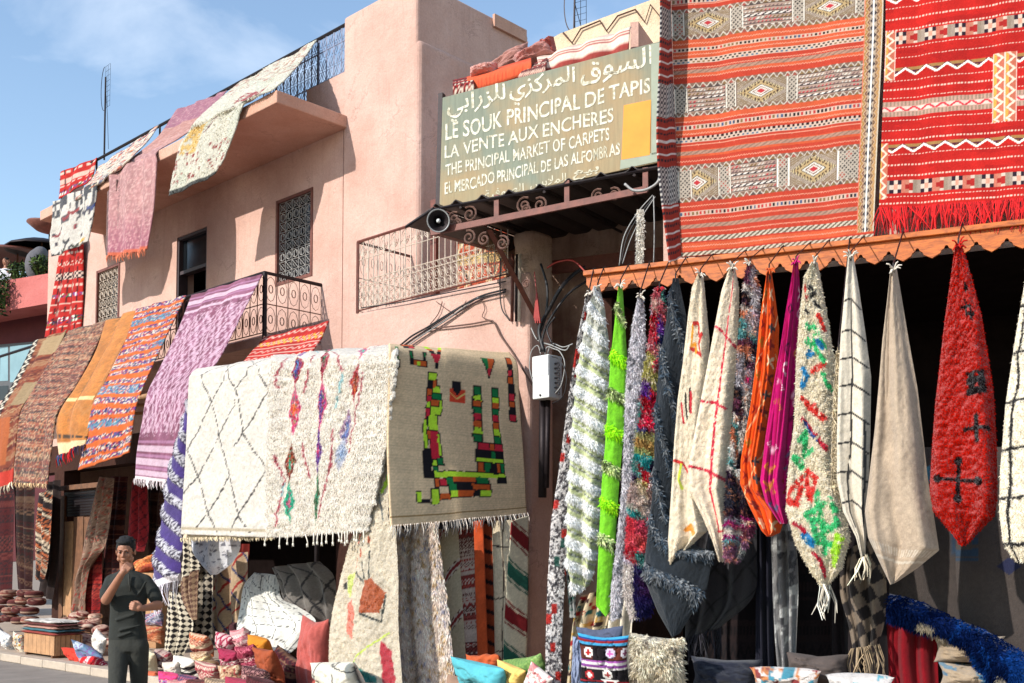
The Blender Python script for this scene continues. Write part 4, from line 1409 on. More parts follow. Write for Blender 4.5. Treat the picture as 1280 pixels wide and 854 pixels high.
def p_red_berber(bands, pale=(206, 176, 160), base=(166, 36, 30), seed=0, cols=()):
    def f(U, V, W, H):
        x, y = U * W, V * H
        C = cream(len(U), x, y, seed, base, .12)
        for (c, w, kind) in bands:
            m = np.abs(V - c) < w
            if kind == 0: put(C, m, pale, .9)
            elif kind == 1: put(C, m & ((x * 22) % 1 < .55), pale)
            elif kind == 2: put(C, m & (((np.floor(x * 26) + np.floor((V - c) / w * 1.5 + 8)) % 2) == 0), (30, 26, 34)); put(C, m & (((np.floor(x * 26) + np.floor((V - c) / w * 1.5 + 8)) % 2) == 1), pale)
            elif kind == 3: put(C, m & (np.abs((V - c) / w - (tri(x * 7) * 2 - 1) * .8) < .35), pale)
            elif kind == 4: put(C, m & (np.abs((V - c) / w - (tri(x * 7) * 2 - 1) * .8) < .35), (222, 160, 60)); put(C, m & (np.abs((V - c) / w + (tri(x * 7) * 2 - 1) * .8) < .25), pale)
            elif kind == 5: put(C, m & (hsh(np.floor(x * 40), np.floor(y * 40), 3) > .35), pick([(230, 220, 210), (110, 60, 120), (40, 40, 60), (60, 110, 70)], hsh(np.floor(x * 30), np.floor(y * 30), 8)))
        for u_ in cols: put(C, (np.abs(U - u_) < .012) & ((y * 5) % 1 < .6), (40, 20, 24))
        return C
    return f
def p_bw_boucher(U, V, W, H):   # black / white patterned rug on the eave
    x, y = U * W, V * H
    C = cream(len(U), x, y, 8, (216, 208, 196), .05)
    r = hsh(np.floor(x * 15), np.floor(y * 5), 6)
    put(C, (V < .28) & (r > .42), (52, 52, 58)); put(C, band(V, .28, .5) & (r > .74), (70, 66, 70))
    for (cu, cv, col) in ((.35, .40, (140, 34, 44)), (.12, .62, (140, 34, 44)), (.62, .36, (40, 36, 44)), (.78, .44, (40, 40, 60)), (.5, .34, (150, 50, 50)), (.42, .82, (34, 34, 40)), (.3, .95, (44, 50, 30)), (.62, .94, (44, 50, 30)), (.93, .42, (40, 60, 120)), (.08, .97, (36, 34, 40))):
        d = np.abs(U - cu) / .09; vv = (V - cv) / .06
        put(C, (np.abs(vv - (1 - d) * .9) < .5) & (d < 1), col)
    put(C, (np.abs(U - .58) < .035) & band(V, .58, .66), (150, 44, 50)); put(C, band(V, .9, .97) & band(U, .74, .92), (222, 176, 70))
    put(C, (np.abs(np.hypot((U - .1) / .14, (V - .17) / .12) - 1) < .18) & (V < .3), (60, 60, 64))
    put(C, (hsh(np.floor(x * 12), np.floor(y * 16), 2) > .93) & (V > .45), (60, 50, 60))
    return C
def p_boucher(base, pal, dens=.8, sx=14, sy=10, seed=0, lo=0., hi=1.):
    def f(U, V, W, H):
        x, y = U * W, V * H
        C = cream(len(U), x, y, seed, base, .07)
        xx = x + (fbm(x * 7, y * 7, seed) - .5) * .08; yy = y + (fbm(x * 7 + 5, y * 7, seed) - .5) * .08
        r = hsh(np.floor(xx * sx), np.floor(yy * sy), seed)
        m = (r > dens) & (vnoise(xx * sx * 2.2, yy * sy * 2.2, seed) > .35) & band(V, lo, hi)
        put(C, m, pick(pal, hsh(np.floor(xx * sx), np.floor(yy * sy), seed + 4)))
        return C
    return f
def p_mauve(U, V, W, H):
    x, y = U * W, V * H
    C = cream(len(U), x, y, 9, (164, 118, 116), .12)
    put(C, V < .2, (140, 84, 104), .8); put(C, band(V, .2, .5), (170, 118, 104), .7)
    t = np.clip((V - .8) / .2, 0, 1)[:, None]
    C = C * (1 - t) + np.array([146, 80, 98]) * t
    q = (np.abs((x * 6 + y * 2.5) % 1 - .5) < .08) | (np.abs((x * 6 - y * 2.5) % 1 - .5) < .08)
    put(C, q & (V > .35), (206, 160, 156), .45)
    put(C, hsh(np.floor(x * 40), np.floor(y * 40), 1) > .85, (212, 176, 166), .5)
    put(C, V > .985, (190, 90, 60))
    return C
def p_cream_long(U, V, W, H):
    x, y = U * W, V * H
    C = cream(len(U), x, y, 10, (212, 206, 188), .06)
    put(C, fbm(x * 3, y * 3, 4) > .6, (200, 202, 182), .5)
    r = hsh(np.floor(x * 13), np.floor(y * 20), 5)
    put(C, (r > .72) & (V < .34) & (vnoise(x * 30, y * 40, 1) > .4), (170, 110, 90), .8)
    put(C, (r > .80) & (V > .82) & (V < .96) & (vnoise(x * 30, y * 40, 1) > .4), (150, 64, 56))
    put(C, band(V, .66, .84) & band(U, .03, .34) & (vnoise(x * 14, y * 22, 3) > .35), (220, 176, 90), .8)
    m = (np.abs(U - .62) < .17) & (np.abs(V - .50) < .06) & (vnoise(x * 22, y * 22, 6) > .45); put(C, m, (158, 52, 56))
    k = 1
    strokes(C, x, y, [[(.42 * W, .70 * H), (.50 * W, .68 * H), (.46 * W, .74 * H), (.38 * W, .76 * H)], [(.52 * W, .6 * H), (.48 * W, .66 * H)]], .013, (110, 50, 60), .02)
    put(C, V > .985, (60, 62, 58))
    return C
# ---- the two large carpets on the wall
def p_carpet_salmon(U, V, W, H):
    x = U * W; n = len(U)
    y = V * 382 - 60            # photo rows measured at the left edge
    X = 841 + (U * .93 / ((1 - U) + U * .93)) * 264
    s = y
    C = cream(n, x, V * H, 11, (184, 80, 50), .08)
    alt = hsh(np.floor(s / 9.0), s * 0, 2)
    put(C, alt > .5, (166, 54, 40), .8)
    W1_, K, Gd = (190, 176, 160), (30, 25, 29), (116, 92, 58)
    def thin(c): put(C, np.abs(s - c + 1.0 * (tri(X / 3.6) - .5)) < .5, (206, 142, 118))
    def dots(c, h=2.6):
        put(C, np.abs(s - c) < h, W1_, .85)
        k = hsh(np.floor(X / 7), s * 0 + c, 4)
        put(C, (np.abs(s - c) < h * .62) & ((X / 5.2) % 1 < .5), pick([K, K, (60, 80, 110), Gd, (170, 50, 50)], k))
    def dots2(c):
        put(C, np.abs(s - c) < 3.4, W1_, .9)
        put(C, (np.abs(s - c + 1.7) < 1.2) & ((X / 6.2) % 1 < .5), K); put(C, (np.abs(s - c - 1.7) < 1.2) & ((X / 6.2 + .5) % 1 < .5), pick([K, (70, 100, 120), Gd], hsh(np.floor(X / 12), s * 0, 2)))
    def braid(c, h=2.4):
        put(C, np.abs(s - c) < h, (160, 122, 104)); put(C, (np.abs(s - c) < h) & (((X + (s - c) * 2) / 9) % 1 < .35), (126, 100, 86))
    def barber(c, h=2.8):
        put(C, np.abs(s - c) < h, (186, 174, 156)); put(C, (np.abs(s - c) < h) & (((X + (s - c) * 1.6) / 8) % 1 < .5), (100, 88, 74))
    for c in (-46, -28, -20, -8, 0, 9, 57, 71, 88, 99, 154, 169, 183, 203, 260, 277, 293, 310, 318): thin(c)
    for c in (-34, 4.5, 64.5, 161, 269): dots(c)
    for c in (-14, 79, 176): dots2(c)
    for c in (93, 193, 285): braid(c)
    barber(301); barber(319, 2.2)
    def pband(a, b, cells):
        m = band(s, a, b)
        put(C, m, (118, 100, 88))
        e = 5.5
        for c0, sg in ((a, 1), (b - e, -1)):
            mm = band(s, c0, c0 + e); f = (s - c0) / e
            put(C, mm, (116, 90, 76)); put(C, mm & (np.abs(f - tri(X / 9)) < .17), (184, 174, 160)); put(C, mm & (f > tri(X / 9) + .25), pick([(70, 62, 60), (150, 70, 60), Gd], hsh(np.floor(X / 9), s * 0, 1)), .8)
        a2, b2 = a + e, b - e; cy = (a2 + b2) / 2; hh = (b2 - a2) / 2
        mi = band(s, a2, b2)
        for (kind, x0, x1) in cells:
            c = mi & (X >= x0) & (X < x1)
            if kind == 'c':
                put(C, c, (164, 152, 138)); q = (np.floor((X - x0) / 2.7 + (s - a2) / 2.7) % 2 == 0) & (np.floor((X - x0) / 2.7 - (s - a2) / 2.7) % 2 == 0)
                put(C, c & q, K); put(C, c & q & (hsh(np.floor(X / 8), np.floor(s / 8), 3) > .8), (150, 60, 50))
                put(C, c & ((X < x0 + 1.2) | (X > x1 - 1.2)), (226, 220, 206))
            elif kind == 'l':
                put(C, c, (156, 132, 118)); f = (s - a2) / 2.35; k = np.floor(f)
                put(C, c & (f % 1 < .42) & (k % 2 == 0), (48, 42, 46))
                put(C, c & (k % 2 == 1) & (((X + s * (1 if True else 0)) / 5) % 1 < .45), pick([(196, 190, 178), Gd, (110, 84, 84), (170, 60, 66), (190, 182, 170)], hsh(k, np.floor(X / 11), 2)))
                put(C, c & (k % 6 == 5), (222, 216, 206), .8); put(C, c & (k % 6 == 5) & (((X + s * 2.2) / 9) % 1 < .45), (60, 54, 54))
            else:
                cx = (x0 + x1) / 2; hw = (x1 - x0) / 2
                if kind == 'h': cx = x0 + 6; hw = (x1 - cx)
                d = np.abs(X - cx) / hw + np.abs(s - cy) / hh
                q = ((X + s) / 3.2) % 1 < .5
                put(C, c, (138, 122, 108)); put(C, c & q & (((X - s) / 3.2) % 1 < .5), (166, 152, 136))
                put(C, c & (d > 1.25) & (((d * 6) % 1) < .5), Gd, .7)
                for r_, col in ((1.0, (176, 158, 122)), (.86, (66, 48, 40)), (.72, (170, 146, 106)), (.56, (60, 50, 50)), (.50, (206, 200, 188)), (.38, (110, 64, 56)), (.31, (200, 192, 180)), (.2, (170, 50, 56))):
                    mm = c & (d < r_)
                    put(C, mm, col)
                    if r_ == .86: put(C, mm & ((np.abs(X - cx) / hw * 7) % 1 < .5), (160, 134, 96))
                    if r_ == 1.0: put(C, mm & (d > .88) & ((np.abs(X - cx) / hw * 9) % 1 < .4), (70, 56, 50))
    pband(14, 52, [('d', 857, 913), ('c', 914, 930), ('l', 930, 990), ('c', 991, 1006), ('d', 1007, 1069), ('c', 1070, 1083), ('c', 841, 856)])
    pband(107, 148, [('l', 858, 905), ('c', 906, 920), ('d', 921, 983), ('c', 984, 998), ('l', 999, 1083), ('c', 841, 857)])
    pband(208, 254, [('h', 860, 893), ('c', 894, 910), ('l', 911, 972), ('c', 973, 989), ('d', 990, 1052), ('c', 1053, 1083), ('c', 841, 859)])
    pband(-58, -44, [('c', 841, 1083)])
    # right border column
    bx = (X - 1082) / 22.0
    m = (bx > 0) & (s < 314)
    put(C, m, (176, 146, 118))
    zz = tri(s / 8.0)
    for off, col in ((.10, (150, 112, 60)), (.28, (112, 78, 60)), (.72, (112, 84, 60)), (.90, (170, 130, 80))):
        put(C, m & (np.abs(bx - off - (zz - .5) * .16) < .055), col)
    put(C, m & (np.abs(bx - .5) < .17), (164, 148, 130))
    put(C, m & (np.abs(bx - .5) + tri(s / 9.0) * .2 < .20), (56, 50, 56)); put(C, m & (np.abs(bx - .5) < .04), (226, 220, 210))
    put(C, m & (bx < .035), (206, 110, 86)); put(C, m & (bx > .965), (206, 196, 176))
    return C
def p_flap(U, V, W, H):
    s = V * 382 - 60; X = U * W * 150
    C = flat(len(U), (150, 52, 40))
    f = (s / 16.0) % 1
    put(C, f < .15, (206, 196, 190)); put(C, (f > .4) & (f < .6) & ((X / 6) % 1 < .5), (40, 38, 44))
    for a, b in ((14, 52), (107, 148), (208, 254)):
        m = band(s, a, b); put(C, m, (60, 56, 62)); put(C, m & ((np.floor(X / 3) + np.floor(s / 3)) % 2 == 0), (190, 184, 176))
    return C
def p_carpet_red(U, V, W, H):
    x = U * W; n = len(U)
    s = V * 322 - 60
    X = 1105 + (U * .93 / ((1 - U) + U * .93)) * 225
    C = cream(n, x, V * H, 12, (172, 32, 27), .10)
    put(C, fbm(x * 2, V * H * 16, 4) > .62, (150, 26, 25), .6)
    Wt, K, T = (196, 176, 160), (40, 28, 40), (176, 112, 92)
    for c in (-40, -26, -12, 12, 26, 39, 62, 75, 104, 115, 126, 154, 166, 178, 196, 209, 222, 248, 256):
        put(C, (np.abs(s - c) < .6) & ((X / 4.2) % 1 < .6), (216, 180, 162))
    for a in (42, 228):
        m = band(s, a, a + 16); f = (s - a) / 16
        cell = np.floor((X - 1112) / 4.7); k = cell % 8
        put(C, m, (208, 140, 118)); put(C, m & (k == 0), (150, 132, 118))
        for kk, c1, c2 in ((1, K, Wt), (3, K, Wt), (5, T, (150, 36, 34))):
            mm = m & (k == kk); put(C, mm, c1); put(C, mm & (np.abs(f - .5) < .17), c2)
        put(C, m & (k == 2) & (np.abs(f - .5) > .2), Wt); put(C, m & (k == 6), Wt); put(C, m & (k == 6) & (np.abs(f - .5) < .3), (160, 40, 36)); put(C, m & (k == 7), (140, 122, 106)); put(C, m & (k == 4), (180, 104, 86))
    for a, h in ((-2, 9), (88, 10.5), (184, 10)):
        m = band(s, a, a + h); f = (s - a) / h
        put(C, m & (f < tri(X / 26) + .1), (80, 30, 48)); put(C, m & (f > .5) & ((X / 52) % 1 < .5) & (f < tri(X / 26) + .1), (128, 98, 54))
        put(C, m & (f < .35) & (f < tri(X / 26) - .2), (150, 112, 66)); put(C, m & (np.abs(f - tri(X / 26) * .8 - .12) < .14), (236, 226, 214))
    m = band(s, 130, 149); f = (s - 130) / 19
    put(C, m, (176, 140, 124)); put(C, m & ((f < .32) | (f > .68)) & ((X / 4.6) % 1 < .45), (140, 118, 100)); mm = m & (f > .34) & (f < .66)
    put(C, mm, (222, 186, 172)); put(C, mm & (np.abs((f - .34) / .32 - tri(X / 18)) < .24), (196, 56, 66))
    def colz(x0, x1, a, b, two=False):
        m = band(s, a, b) & (X > x0) & (X < x1)
        put(C, m, (180, 100, 78))
        ww = (x1 - x0) / (2 if two else 1)
        g = ((X - x0) / ww) % 1
        put(C, m & (np.abs(g - .2 - .6 * tri(s / 13)) < .14), (214, 198, 176)); put(C, m & (g < .3) & (g < .6 * tri(s / 13)), (196, 150, 70)); put(C, m & ((g < .07) | (g > .93)), (226, 190, 176))
    colz(1105, 1118, 40, 103); colz(1103, 1114, 182, 250); colz(1242, 1272, -12, 17, True); colz(1241, 1271, 85, 166, True)
    return C
# ---- rugs hung as cones
def diag(U, V, W, H, k): return V * H + (U - .5) * W * k
def p_cone_dots(U, V, W, H):
    x, y = U * W, V * H
    C = cream(len(U), x, y, 13, (210, 204, 200), .08)
    put(C, (hsh(np.floor(x * 62), np.floor(y * 62 + np.floor(x * 62) % 2 * .5), 3) > .62), (52, 48, 52), .85)
    put(C, (hsh(np.floor(x * 20), np.floor(y * 12), 5) > .94), (176, 50, 44)); put(C, (hsh(np.floor(x * 20), np.floor(y * 12), 8) > .96), (50, 90, 80))
    return C
def p_cone_green(U, V, W, H):
    a = diag(U, V, W, H, -.55); f = (a / .185) % 1
    C = cream(len(U), U * W, a, 14, (232, 229, 222), .05)
    put(C, band(f, .45, .98), (206, 214, 156)); put(C, band(f, .66, .78), (86, 92, 80), .8); put(C, band(f, .66, .78) & (hsh(np.floor(U * W * 70), np.floor(a * 70), 2) > .5), (214, 214, 206))
    put(C, band(f, .45, .98) & (V < .22), (206, 204, 196), .8)
    return C
def p_cone_lime(U, V, W, H):
    a = diag(U, V, W, H, -.5)
    C = cream(len(U), U * W, a, 15, (112, 190, 28), .06)
    for i, c in enumerate((.09, .23, .34, .45, .56, .67, .78)):
        m = np.abs(a / H - c) < .016
        if i % 2 == 0: put(C, m, (92, 104, 66)); put(C, m & (hsh(np.floor(U * W * 60), np.floor(a * 60), 2) > .5), (196, 214, 150))
        else: put(C, m, (150, 226, 40))
    return C
def p_cone_slate(U, V, W, H):
    a = diag(U, V, W, H, -.75)
    C = cream(len(U), U * W, a, 16, (25, 32, 39), .1)
    for c in (.12, .30, .47, .62, .74, .86):
        m = np.abs(a / H - c) < .02
        put(C, m, (56, 66, 76)); put(C, m & (hsh(np.floor(U * W * 50), np.floor(a * 50), 2) > .5), (104, 106, 108))
    return C
def p_cone_tufts(U, V, W, H):
    x, y = U * W, V * H
    a = diag(U, V, W, H, -.3)
    pal = [(170, 30, 44), (98, 98, 150), (196, 190, 200), (70, 128, 120), (92, 44, 130), (200, 40, 70), (40, 150, 150), (190, 90, 100), (44, 24, 60), (200, 60, 80), (176, 168, 100), (50, 60, 110), (210, 180, 170)]
    i = np.floor(a / .115 + (fbm(x * 6, y * 6, 2) - .5) * 1.2); j = np.floor(x / .12 + (fbm(x * 6, y * 6, 9) - .5))
    C = pick(pal, hsh(i, j, 21)); C = np.array(C)
    put(C, hsh(np.floor(x * 50), np.floor(y * 50), 3) > .82, (214, 204, 200), .7)
    put(C, V > .84, (34, 30, 72), .85); put(C, (V > .84) & (U < .38), (206, 196, 190)); put(C, band(V, .70, .80), (206, 66, 80), .8); put(C, band(V, .60, .68), (206, 186, 170), .8)
    put(C, band(V, .44, .51), (176, 168, 96), .8)
    return C
def p_cone_multi(U, V, W, H):
    x, y = U * W, V * H
    a = diag(U, V, W, H, -.5) + (fbm(x * 5, y * 5, 3) - .5) * .25
    pal = [(196, 186, 178), (150, 150, 156), (60, 40, 56), (176, 44, 96), (206, 196, 186), (96, 150, 150), (110, 60, 80), (190, 120, 90), (214, 204, 196), (40, 36, 44)]
    C = np.array(pick(pal, hsh(np.floor(a / .075), np.floor(x / .16), 5)))
    put(C, (V < .42) & (fbm(x * 6, y * 6, 8) > .45), (184, 178, 182), .85)
    put(C, band(V, .72, .84), (42, 34, 48), .85); put(C, (V > .84) & (np.abs((a * 8) % 1 - .5) < .16), (160, 40, 110)); put(C, V > .93, (120, 130, 128), .6)
    put(C, hsh(np.floor(x * 60), np.floor(y * 60), 3) > .85, (206, 130, 90), .6)
    return C
def p_cone_cream_a(U, V, W, H):
    x, y = U * W, V * H
    C = cream(len(U), x, y, 17, (220, 205, 180), .06)
    S = lambda P, c, w=.014: strokes(C, x, y, [[(a * W, b * H) for a, b in p] for p in P], w, c, .02)
    S([[(.30, .19), (.52, .17), (.60, .21), (.74, .19), (.62, .235), (.74, .27), (.48, .265), (.30, .27)]], (190, 50, 44)); S([[(.28, .20), (.30, .26), (.46, .245), (.5, .27)]], (226, 156, 50))
    S([[(.30, .42), (.48, .50)], [(.44, .40), (.56, .47)]], (40, 36, 34), .011); S([[(.50, .41), (.60, .47)], [(.20, .46), (.34, .52)]], (196, 50, 60), .013)
    S([[(.05, .655), (.4, .65), (.9, .70)]], (190, 50, 44), .012); S([[(.35, .66), (.30, .71), (.45, .74)]], (196, 210, 70), .016); S([[(.5, .88), (.62, .87), (.7, .9)]], (222, 150, 60), .02)
    return C
def p_cone_cream_red(U, V, W, H):
    x, y = U * W, V * H
    C = cream(len(U), x, y, 18, (222, 206, 182), .06)
    S = lambda P, c, w=.011: strokes(C, x, y, [[(a * W, b * H) for a, b in p] for p in P], w, c, .015, 60)
    S([[(.72, .0), (.60, .15), (.58, .35), (.60, .55), (.62, .74), (.60, .90)], [(.05, .20), (.4, .22), (.95, .27)], [(.0, .45), (.5, .46), (1, .50)], [(.0, .66), (.5, .69), (1, .73)], [(.55, .90), (.95, .90)]], (196, 40, 64))
    return C
def p_cone_orange(U, V, W, H):
    x, y = U * W, V * H
    C = cream(len(U), x, y, 19, (206, 76, 20), .08)
    a = (x / .34 + y / .52) % 1; b = (x / .34 - y / .52) % 1
    put(C, (np.abs(a - .5) < .022), (226, 170, 120)); put(C, (np.abs(b - .5) < .02) & (V > .3), (214, 150, 100))
    g = .13; cx = (x / g) % 1 - .5; cy = (y / g) % 1 - .5; r = hsh(np.floor(x / g), np.floor(y / g), 4)
    sh_ = np.where(r < .4, (np.abs(cx) < .09) & (np.abs(cy) < .3) | (np.abs(cy) < .09) & (np.abs(cx) < .3), (np.abs(np.abs(cx) - np.abs(cy)) < .1) & (np.abs(cx) < .28))
    put(C, sh_ & (r < .85), pick([(140, 34, 24), (226, 190, 150), (70, 60, 60), (150, 100, 30), (120, 40, 30)], hsh(np.floor(x / g), np.floor(y / g), 6)))
    return C
def p_cone_magenta(U, V, W, H):
    x, y = U * W, V * H
    C = cream(len(U), x, y, 20, (176, 16, 96), .08)
    g = .15; cx = (x / g) % 1 - .5; cy = (y / g) % 1 - .5; r = hsh(np.floor(x / g), np.floor(y / g), 14)
    m = np.where(r < .3, ((np.floor(cx * 14) + np.floor(cy * 14)) % 2 == 0) & (np.abs(cx) + np.abs(cy) < .36),
                 np.where(r < .6, (np.abs(np.abs(cx) - np.abs(cy)) < .08) & (np.abs(cx) < .3), (np.abs(np.abs(cx) + np.abs(cy) - .28) < .07)))
    put(C, m & (r < .9), pick([(226, 190, 200), (150, 40, 40), (80, 90, 120), (190, 120, 40), (222, 170, 190), (90, 20, 60)], hsh(np.floor(x / g), np.floor(y / g), 16)))
    return C
def p_cone_confetti(U, V, W, H):
    x, y = U * W, V * H
    C = cream(len(U), x, y, 21, (222, 210, 186), .06)
    S = lambda P, c, w=.02, wob=.05, d=40: strokes(C, x, y, [[(a * W, b * H) for a, b in p] for p in P], w, c, wob, d)
    S([[(.3, .08), (.5, .09)], [(.4, .11), (.7, .10)], [(.6, .13), (.8, .14)], [(.25, .15), (.35, .16)]], (46, 44, 44), .017)
    S([[(.15, .08), (.25, .11)], [(.7, .17), (.85, .21)], [(.45, .34), (.75, .32)], [(.2, .42), (.5, .46), (.75, .50)], [(.5, .45), (.8, .49)], [(.05, .70), (.3, .66), (.25, .74), (.05, .72)], [(.4, .64), (.62, .67), (.45, .73), (.38, .66)]], (214, 60, 50), .022)
    S([[(.3, .20), (.6, .22), (.5, .27), (.3, .24)], [(.55, .27), (.75, .31)], [(.75, .35), (.9, .4)], [(.55, .20), (.8, .26)], [(.2, .55), (.35, .53), (.3, .60), (.5, .58)], [(.1, .6), (.3, .63)],
       [(.35, .78), (.8, .75), (.85, .82), (.4, .85), (.35, .78)], [(.45, .80), (.7, .83)], [(.6, .72), (.5, .9)], [(.3, .86), (.7, .88)]], (66, 190, 120), .022)
    S([[(.65, .25), (.7, .26)], [(.38, .28), (.42, .285)], [(.2, .33), (.28, .36), (.2, .38)], [(.2, .84), (.3, .87)]], (36, 130, 180), .03)
    S([[(.25, .49), (.5, .53), (.85, .58), (.6, .54)], [(.3, .9), (.4, .93), (.45, .97)], [(.1, .80), (.2, .83)]], (186, 36, 60), .02); S([[(.28, .5), (.6, .55)]], (40, 80, 150), .012)
    S([[(.7, .9), (.85, .86)], [(.75, .93), (.8, .88)]], (176, 220, 60), .035)
    return C
def p_cone_blackgrid(U, V, W, H):
    x, y = U * W, V * H
    C = cream(len(U), x, y, 22, (212, 200, 180), .05)
    S = lambda P: strokes(C, x, y, [[(a * W, b * H) for a, b in p] for p in P], .0075, (34, 32, 32), .01)
    rows = [.15, .255, .345, .435, .53, .625, .72, .82]
    S([[(.05, r), (.45, r - .008), (.95, r + .03)] for r in rows] + [[(.45, .15), (.45, .3), (.42, .45), (.45, .6), (.35, .72), (.3, .9)], [(.85, .55), (.9, .75), (.85, .9)]])
    return C
def p_cone_tan(U, V, W, H):
    x, y = U * W, V * H
    C = cream(len(U), x, y, 23, (172, 152, 130), .07)
    put(C, (np.abs(V - .90 + .03 * np.abs(U - .5)) < .012) & (((U * 24) % 1) < .5), (206, 194, 176), .7); put(C, (np.abs(V - .93 + .03 * np.abs(U - .5)) < .004), (206, 194, 176), .8)
    return C
def p_cone_red(U, V, W, H):
    x, y = U * W, V * H
    C = cream(len(U), x, y, 24, (178, 26, 12), .08)
    K = (30, 18, 20)
    for cu, cv, r in ((.60, .215, .05), (.72, .24, .035), (.70, .62, .07), (.42, .785, .12), (.66, .15, .03)):
        cx, cy = cu * W, cv * H; dx, dy = x - cx, y - cy; r *= 1.1
        put(C, ((np.abs(dx) < .013) & (np.abs(dy) < r)) | ((np.abs(dy) < .013) & (np.abs(dx) < r)), K)
        for a, b in ((r, 0), (-r, 0), (0, r), (0, -r)): put(C, np.hypot(dx - a, dy - b) < r * .22, K)
    m = (np.abs(U - .72) < .17) & (np.abs(V - .475) < .04)
    put(C, m & ~((((x * 13) % 1) < .3) & (((y * 13) % 1) < .35)), K)
    return C
# ================================================================== RUGS
# ---- terrace rail and eave (plane L)
GT = 'rugs hung over the terrace rail'
def rugs_terrace():
    s = sheet('rug', [(76, 215, 121, 197, 9.86, 9.86), (76, 231, 119, 211, 9.83, 9.83), (74, 249, 116, 224, 9.8, 9.8)],
              p_red_berber([(.12, .03, 1), (.45, .09, 0), (.62, .02, 1), (.85, .07, 5)], cols=(.12, .35, .6, .85)), M['kilim'], 'L', folds=[(2, .02, 0, .2)], seed=31,
              label='short red rug with a pale stripe over the far left end of the terrace rail', group=GT)
    s = sheet('rug', [(124, 208, 199, 156, 9.84, 9.84), (116, 222, 185, 176, 9.3, 9.3), (96, 246, 166, 196, 8.53, 8.53), (95, 252, 163, 202, 8.50, 8.50)],
              p_boucher((218, 204, 184), [(170, 60, 50), (210, 110, 50), (50, 60, 110), (60, 50, 56), (200, 80, 50)], .55, 9, 16, 33), M['shag'], 'L', rough=.012, folds=[(3, .02, .2, .3)], seed=32,
              label='cream rug flecked red and orange, left of the mauve rug on the terrace', group=GT)
    s = sheet('rug', [(66, 252, 121, 228, 8.50, 8.50), (65, 275, 120, 247, 8.47, 8.47), (63, 300, 116, 280, 8.5, 8.5), (65, 321, 111, 302, 8.52, 8.52)],
              p_bw_boucher, M['shag'], 'L', rough=.01, folds=[(2, .03, .3, .3)], seed=33, edge_rag=.02, label='white rug with black and dark red marks hanging at the left end of the eave', group=GT)
    s = sheet('rug', [(76, 300, 104, 296, 9.68, 9.68), (73, 330, 103, 325, 9.70, 9.70), (66, 372, 102, 367, 9.72, 9.72), (57, 422, 100, 412, 9.74, 9.74)],
              p_red_berber([(.06, .02, 0), (.16, .012, 1), (.26, .03, 3), (.40, .035, 2), (.50, .008, 1), (.6, .02, 5), (.68, .008, 0), (.76, .01, 1), (.86, .035, 5), (.93, .006, 1)], cols=(.15, .5, .85)), M['kilim'], 'L',
              folds=[(2.5, .03, 0, .1)], seed=34, label='long narrow red rug hanging down the left corner of the pink wall', group=GT)
    s = sheet('rug', [(222, 137, 284, 113, 9.86, 9.86), (200, 170, 258, 147, 9.3, 9.3), (170, 195, 226, 171, 8.85, 8.85), (141, 215, 197, 189, 8.53, 8.53), (139, 235, 196, 205, 8.48, 8.48), (138, 270, 193, 262, 8.45, 8.45), (137, 321, 185, 312, 8.42, 8.42)],
              p_mauve, M['velvet'], 'L', rough=.006, folds=[(2.2, .05, .1, .2, .6), (5, .012, 0, 0)], seed=35,
              label='faded mauve and pink rug falling from the rail over the eave, frayed at its foot', group=GT)
    fringe(s, n=50, length=.10, width=.010, col=(206, 120, 90), seed=6)
    s = sheet('rug', [(134, 240, 146, 224, 8.52, 8.5), (133, 280, 145, 270, 8.50, 8.48), (132, 318, 146, 322, 8.50, 8.46)], p_plain((100, 62, 58), .2, 14, (130, 96, 88)), M['shag'], 'L', rough=.012, seed=36,
              label='dark brown strip standing for the left fold of the mauve rug under the eave', group=GT)  # separate dark strip drawn for the mauve rug's own fold
    s = sheet('rug', [(302, 102, 397, 50, 9.86, 9.86), (276, 123, 373, 82, 9.2, 9.2), (248, 149, 345, 110, 8.56, 8.56), (236, 166, 308, 128, 8.49, 8.49), (226, 182, 296, 160, 8.46, 8.46), (218, 214, 282, 196, 8.42, 8.42), (212, 245, 269, 218, 8.40, 8.40)],
              p_cream_long, M['shag'], 'L', rough=.012, folds=[(2, .03, .2, .2)], seed=37, edge_rag=.02,
              label='long cream rug with yellow motifs draped across the eave corner', group=GT)
    pile(s, 9000, .035, .010, seed=1)
rugs_terrace()
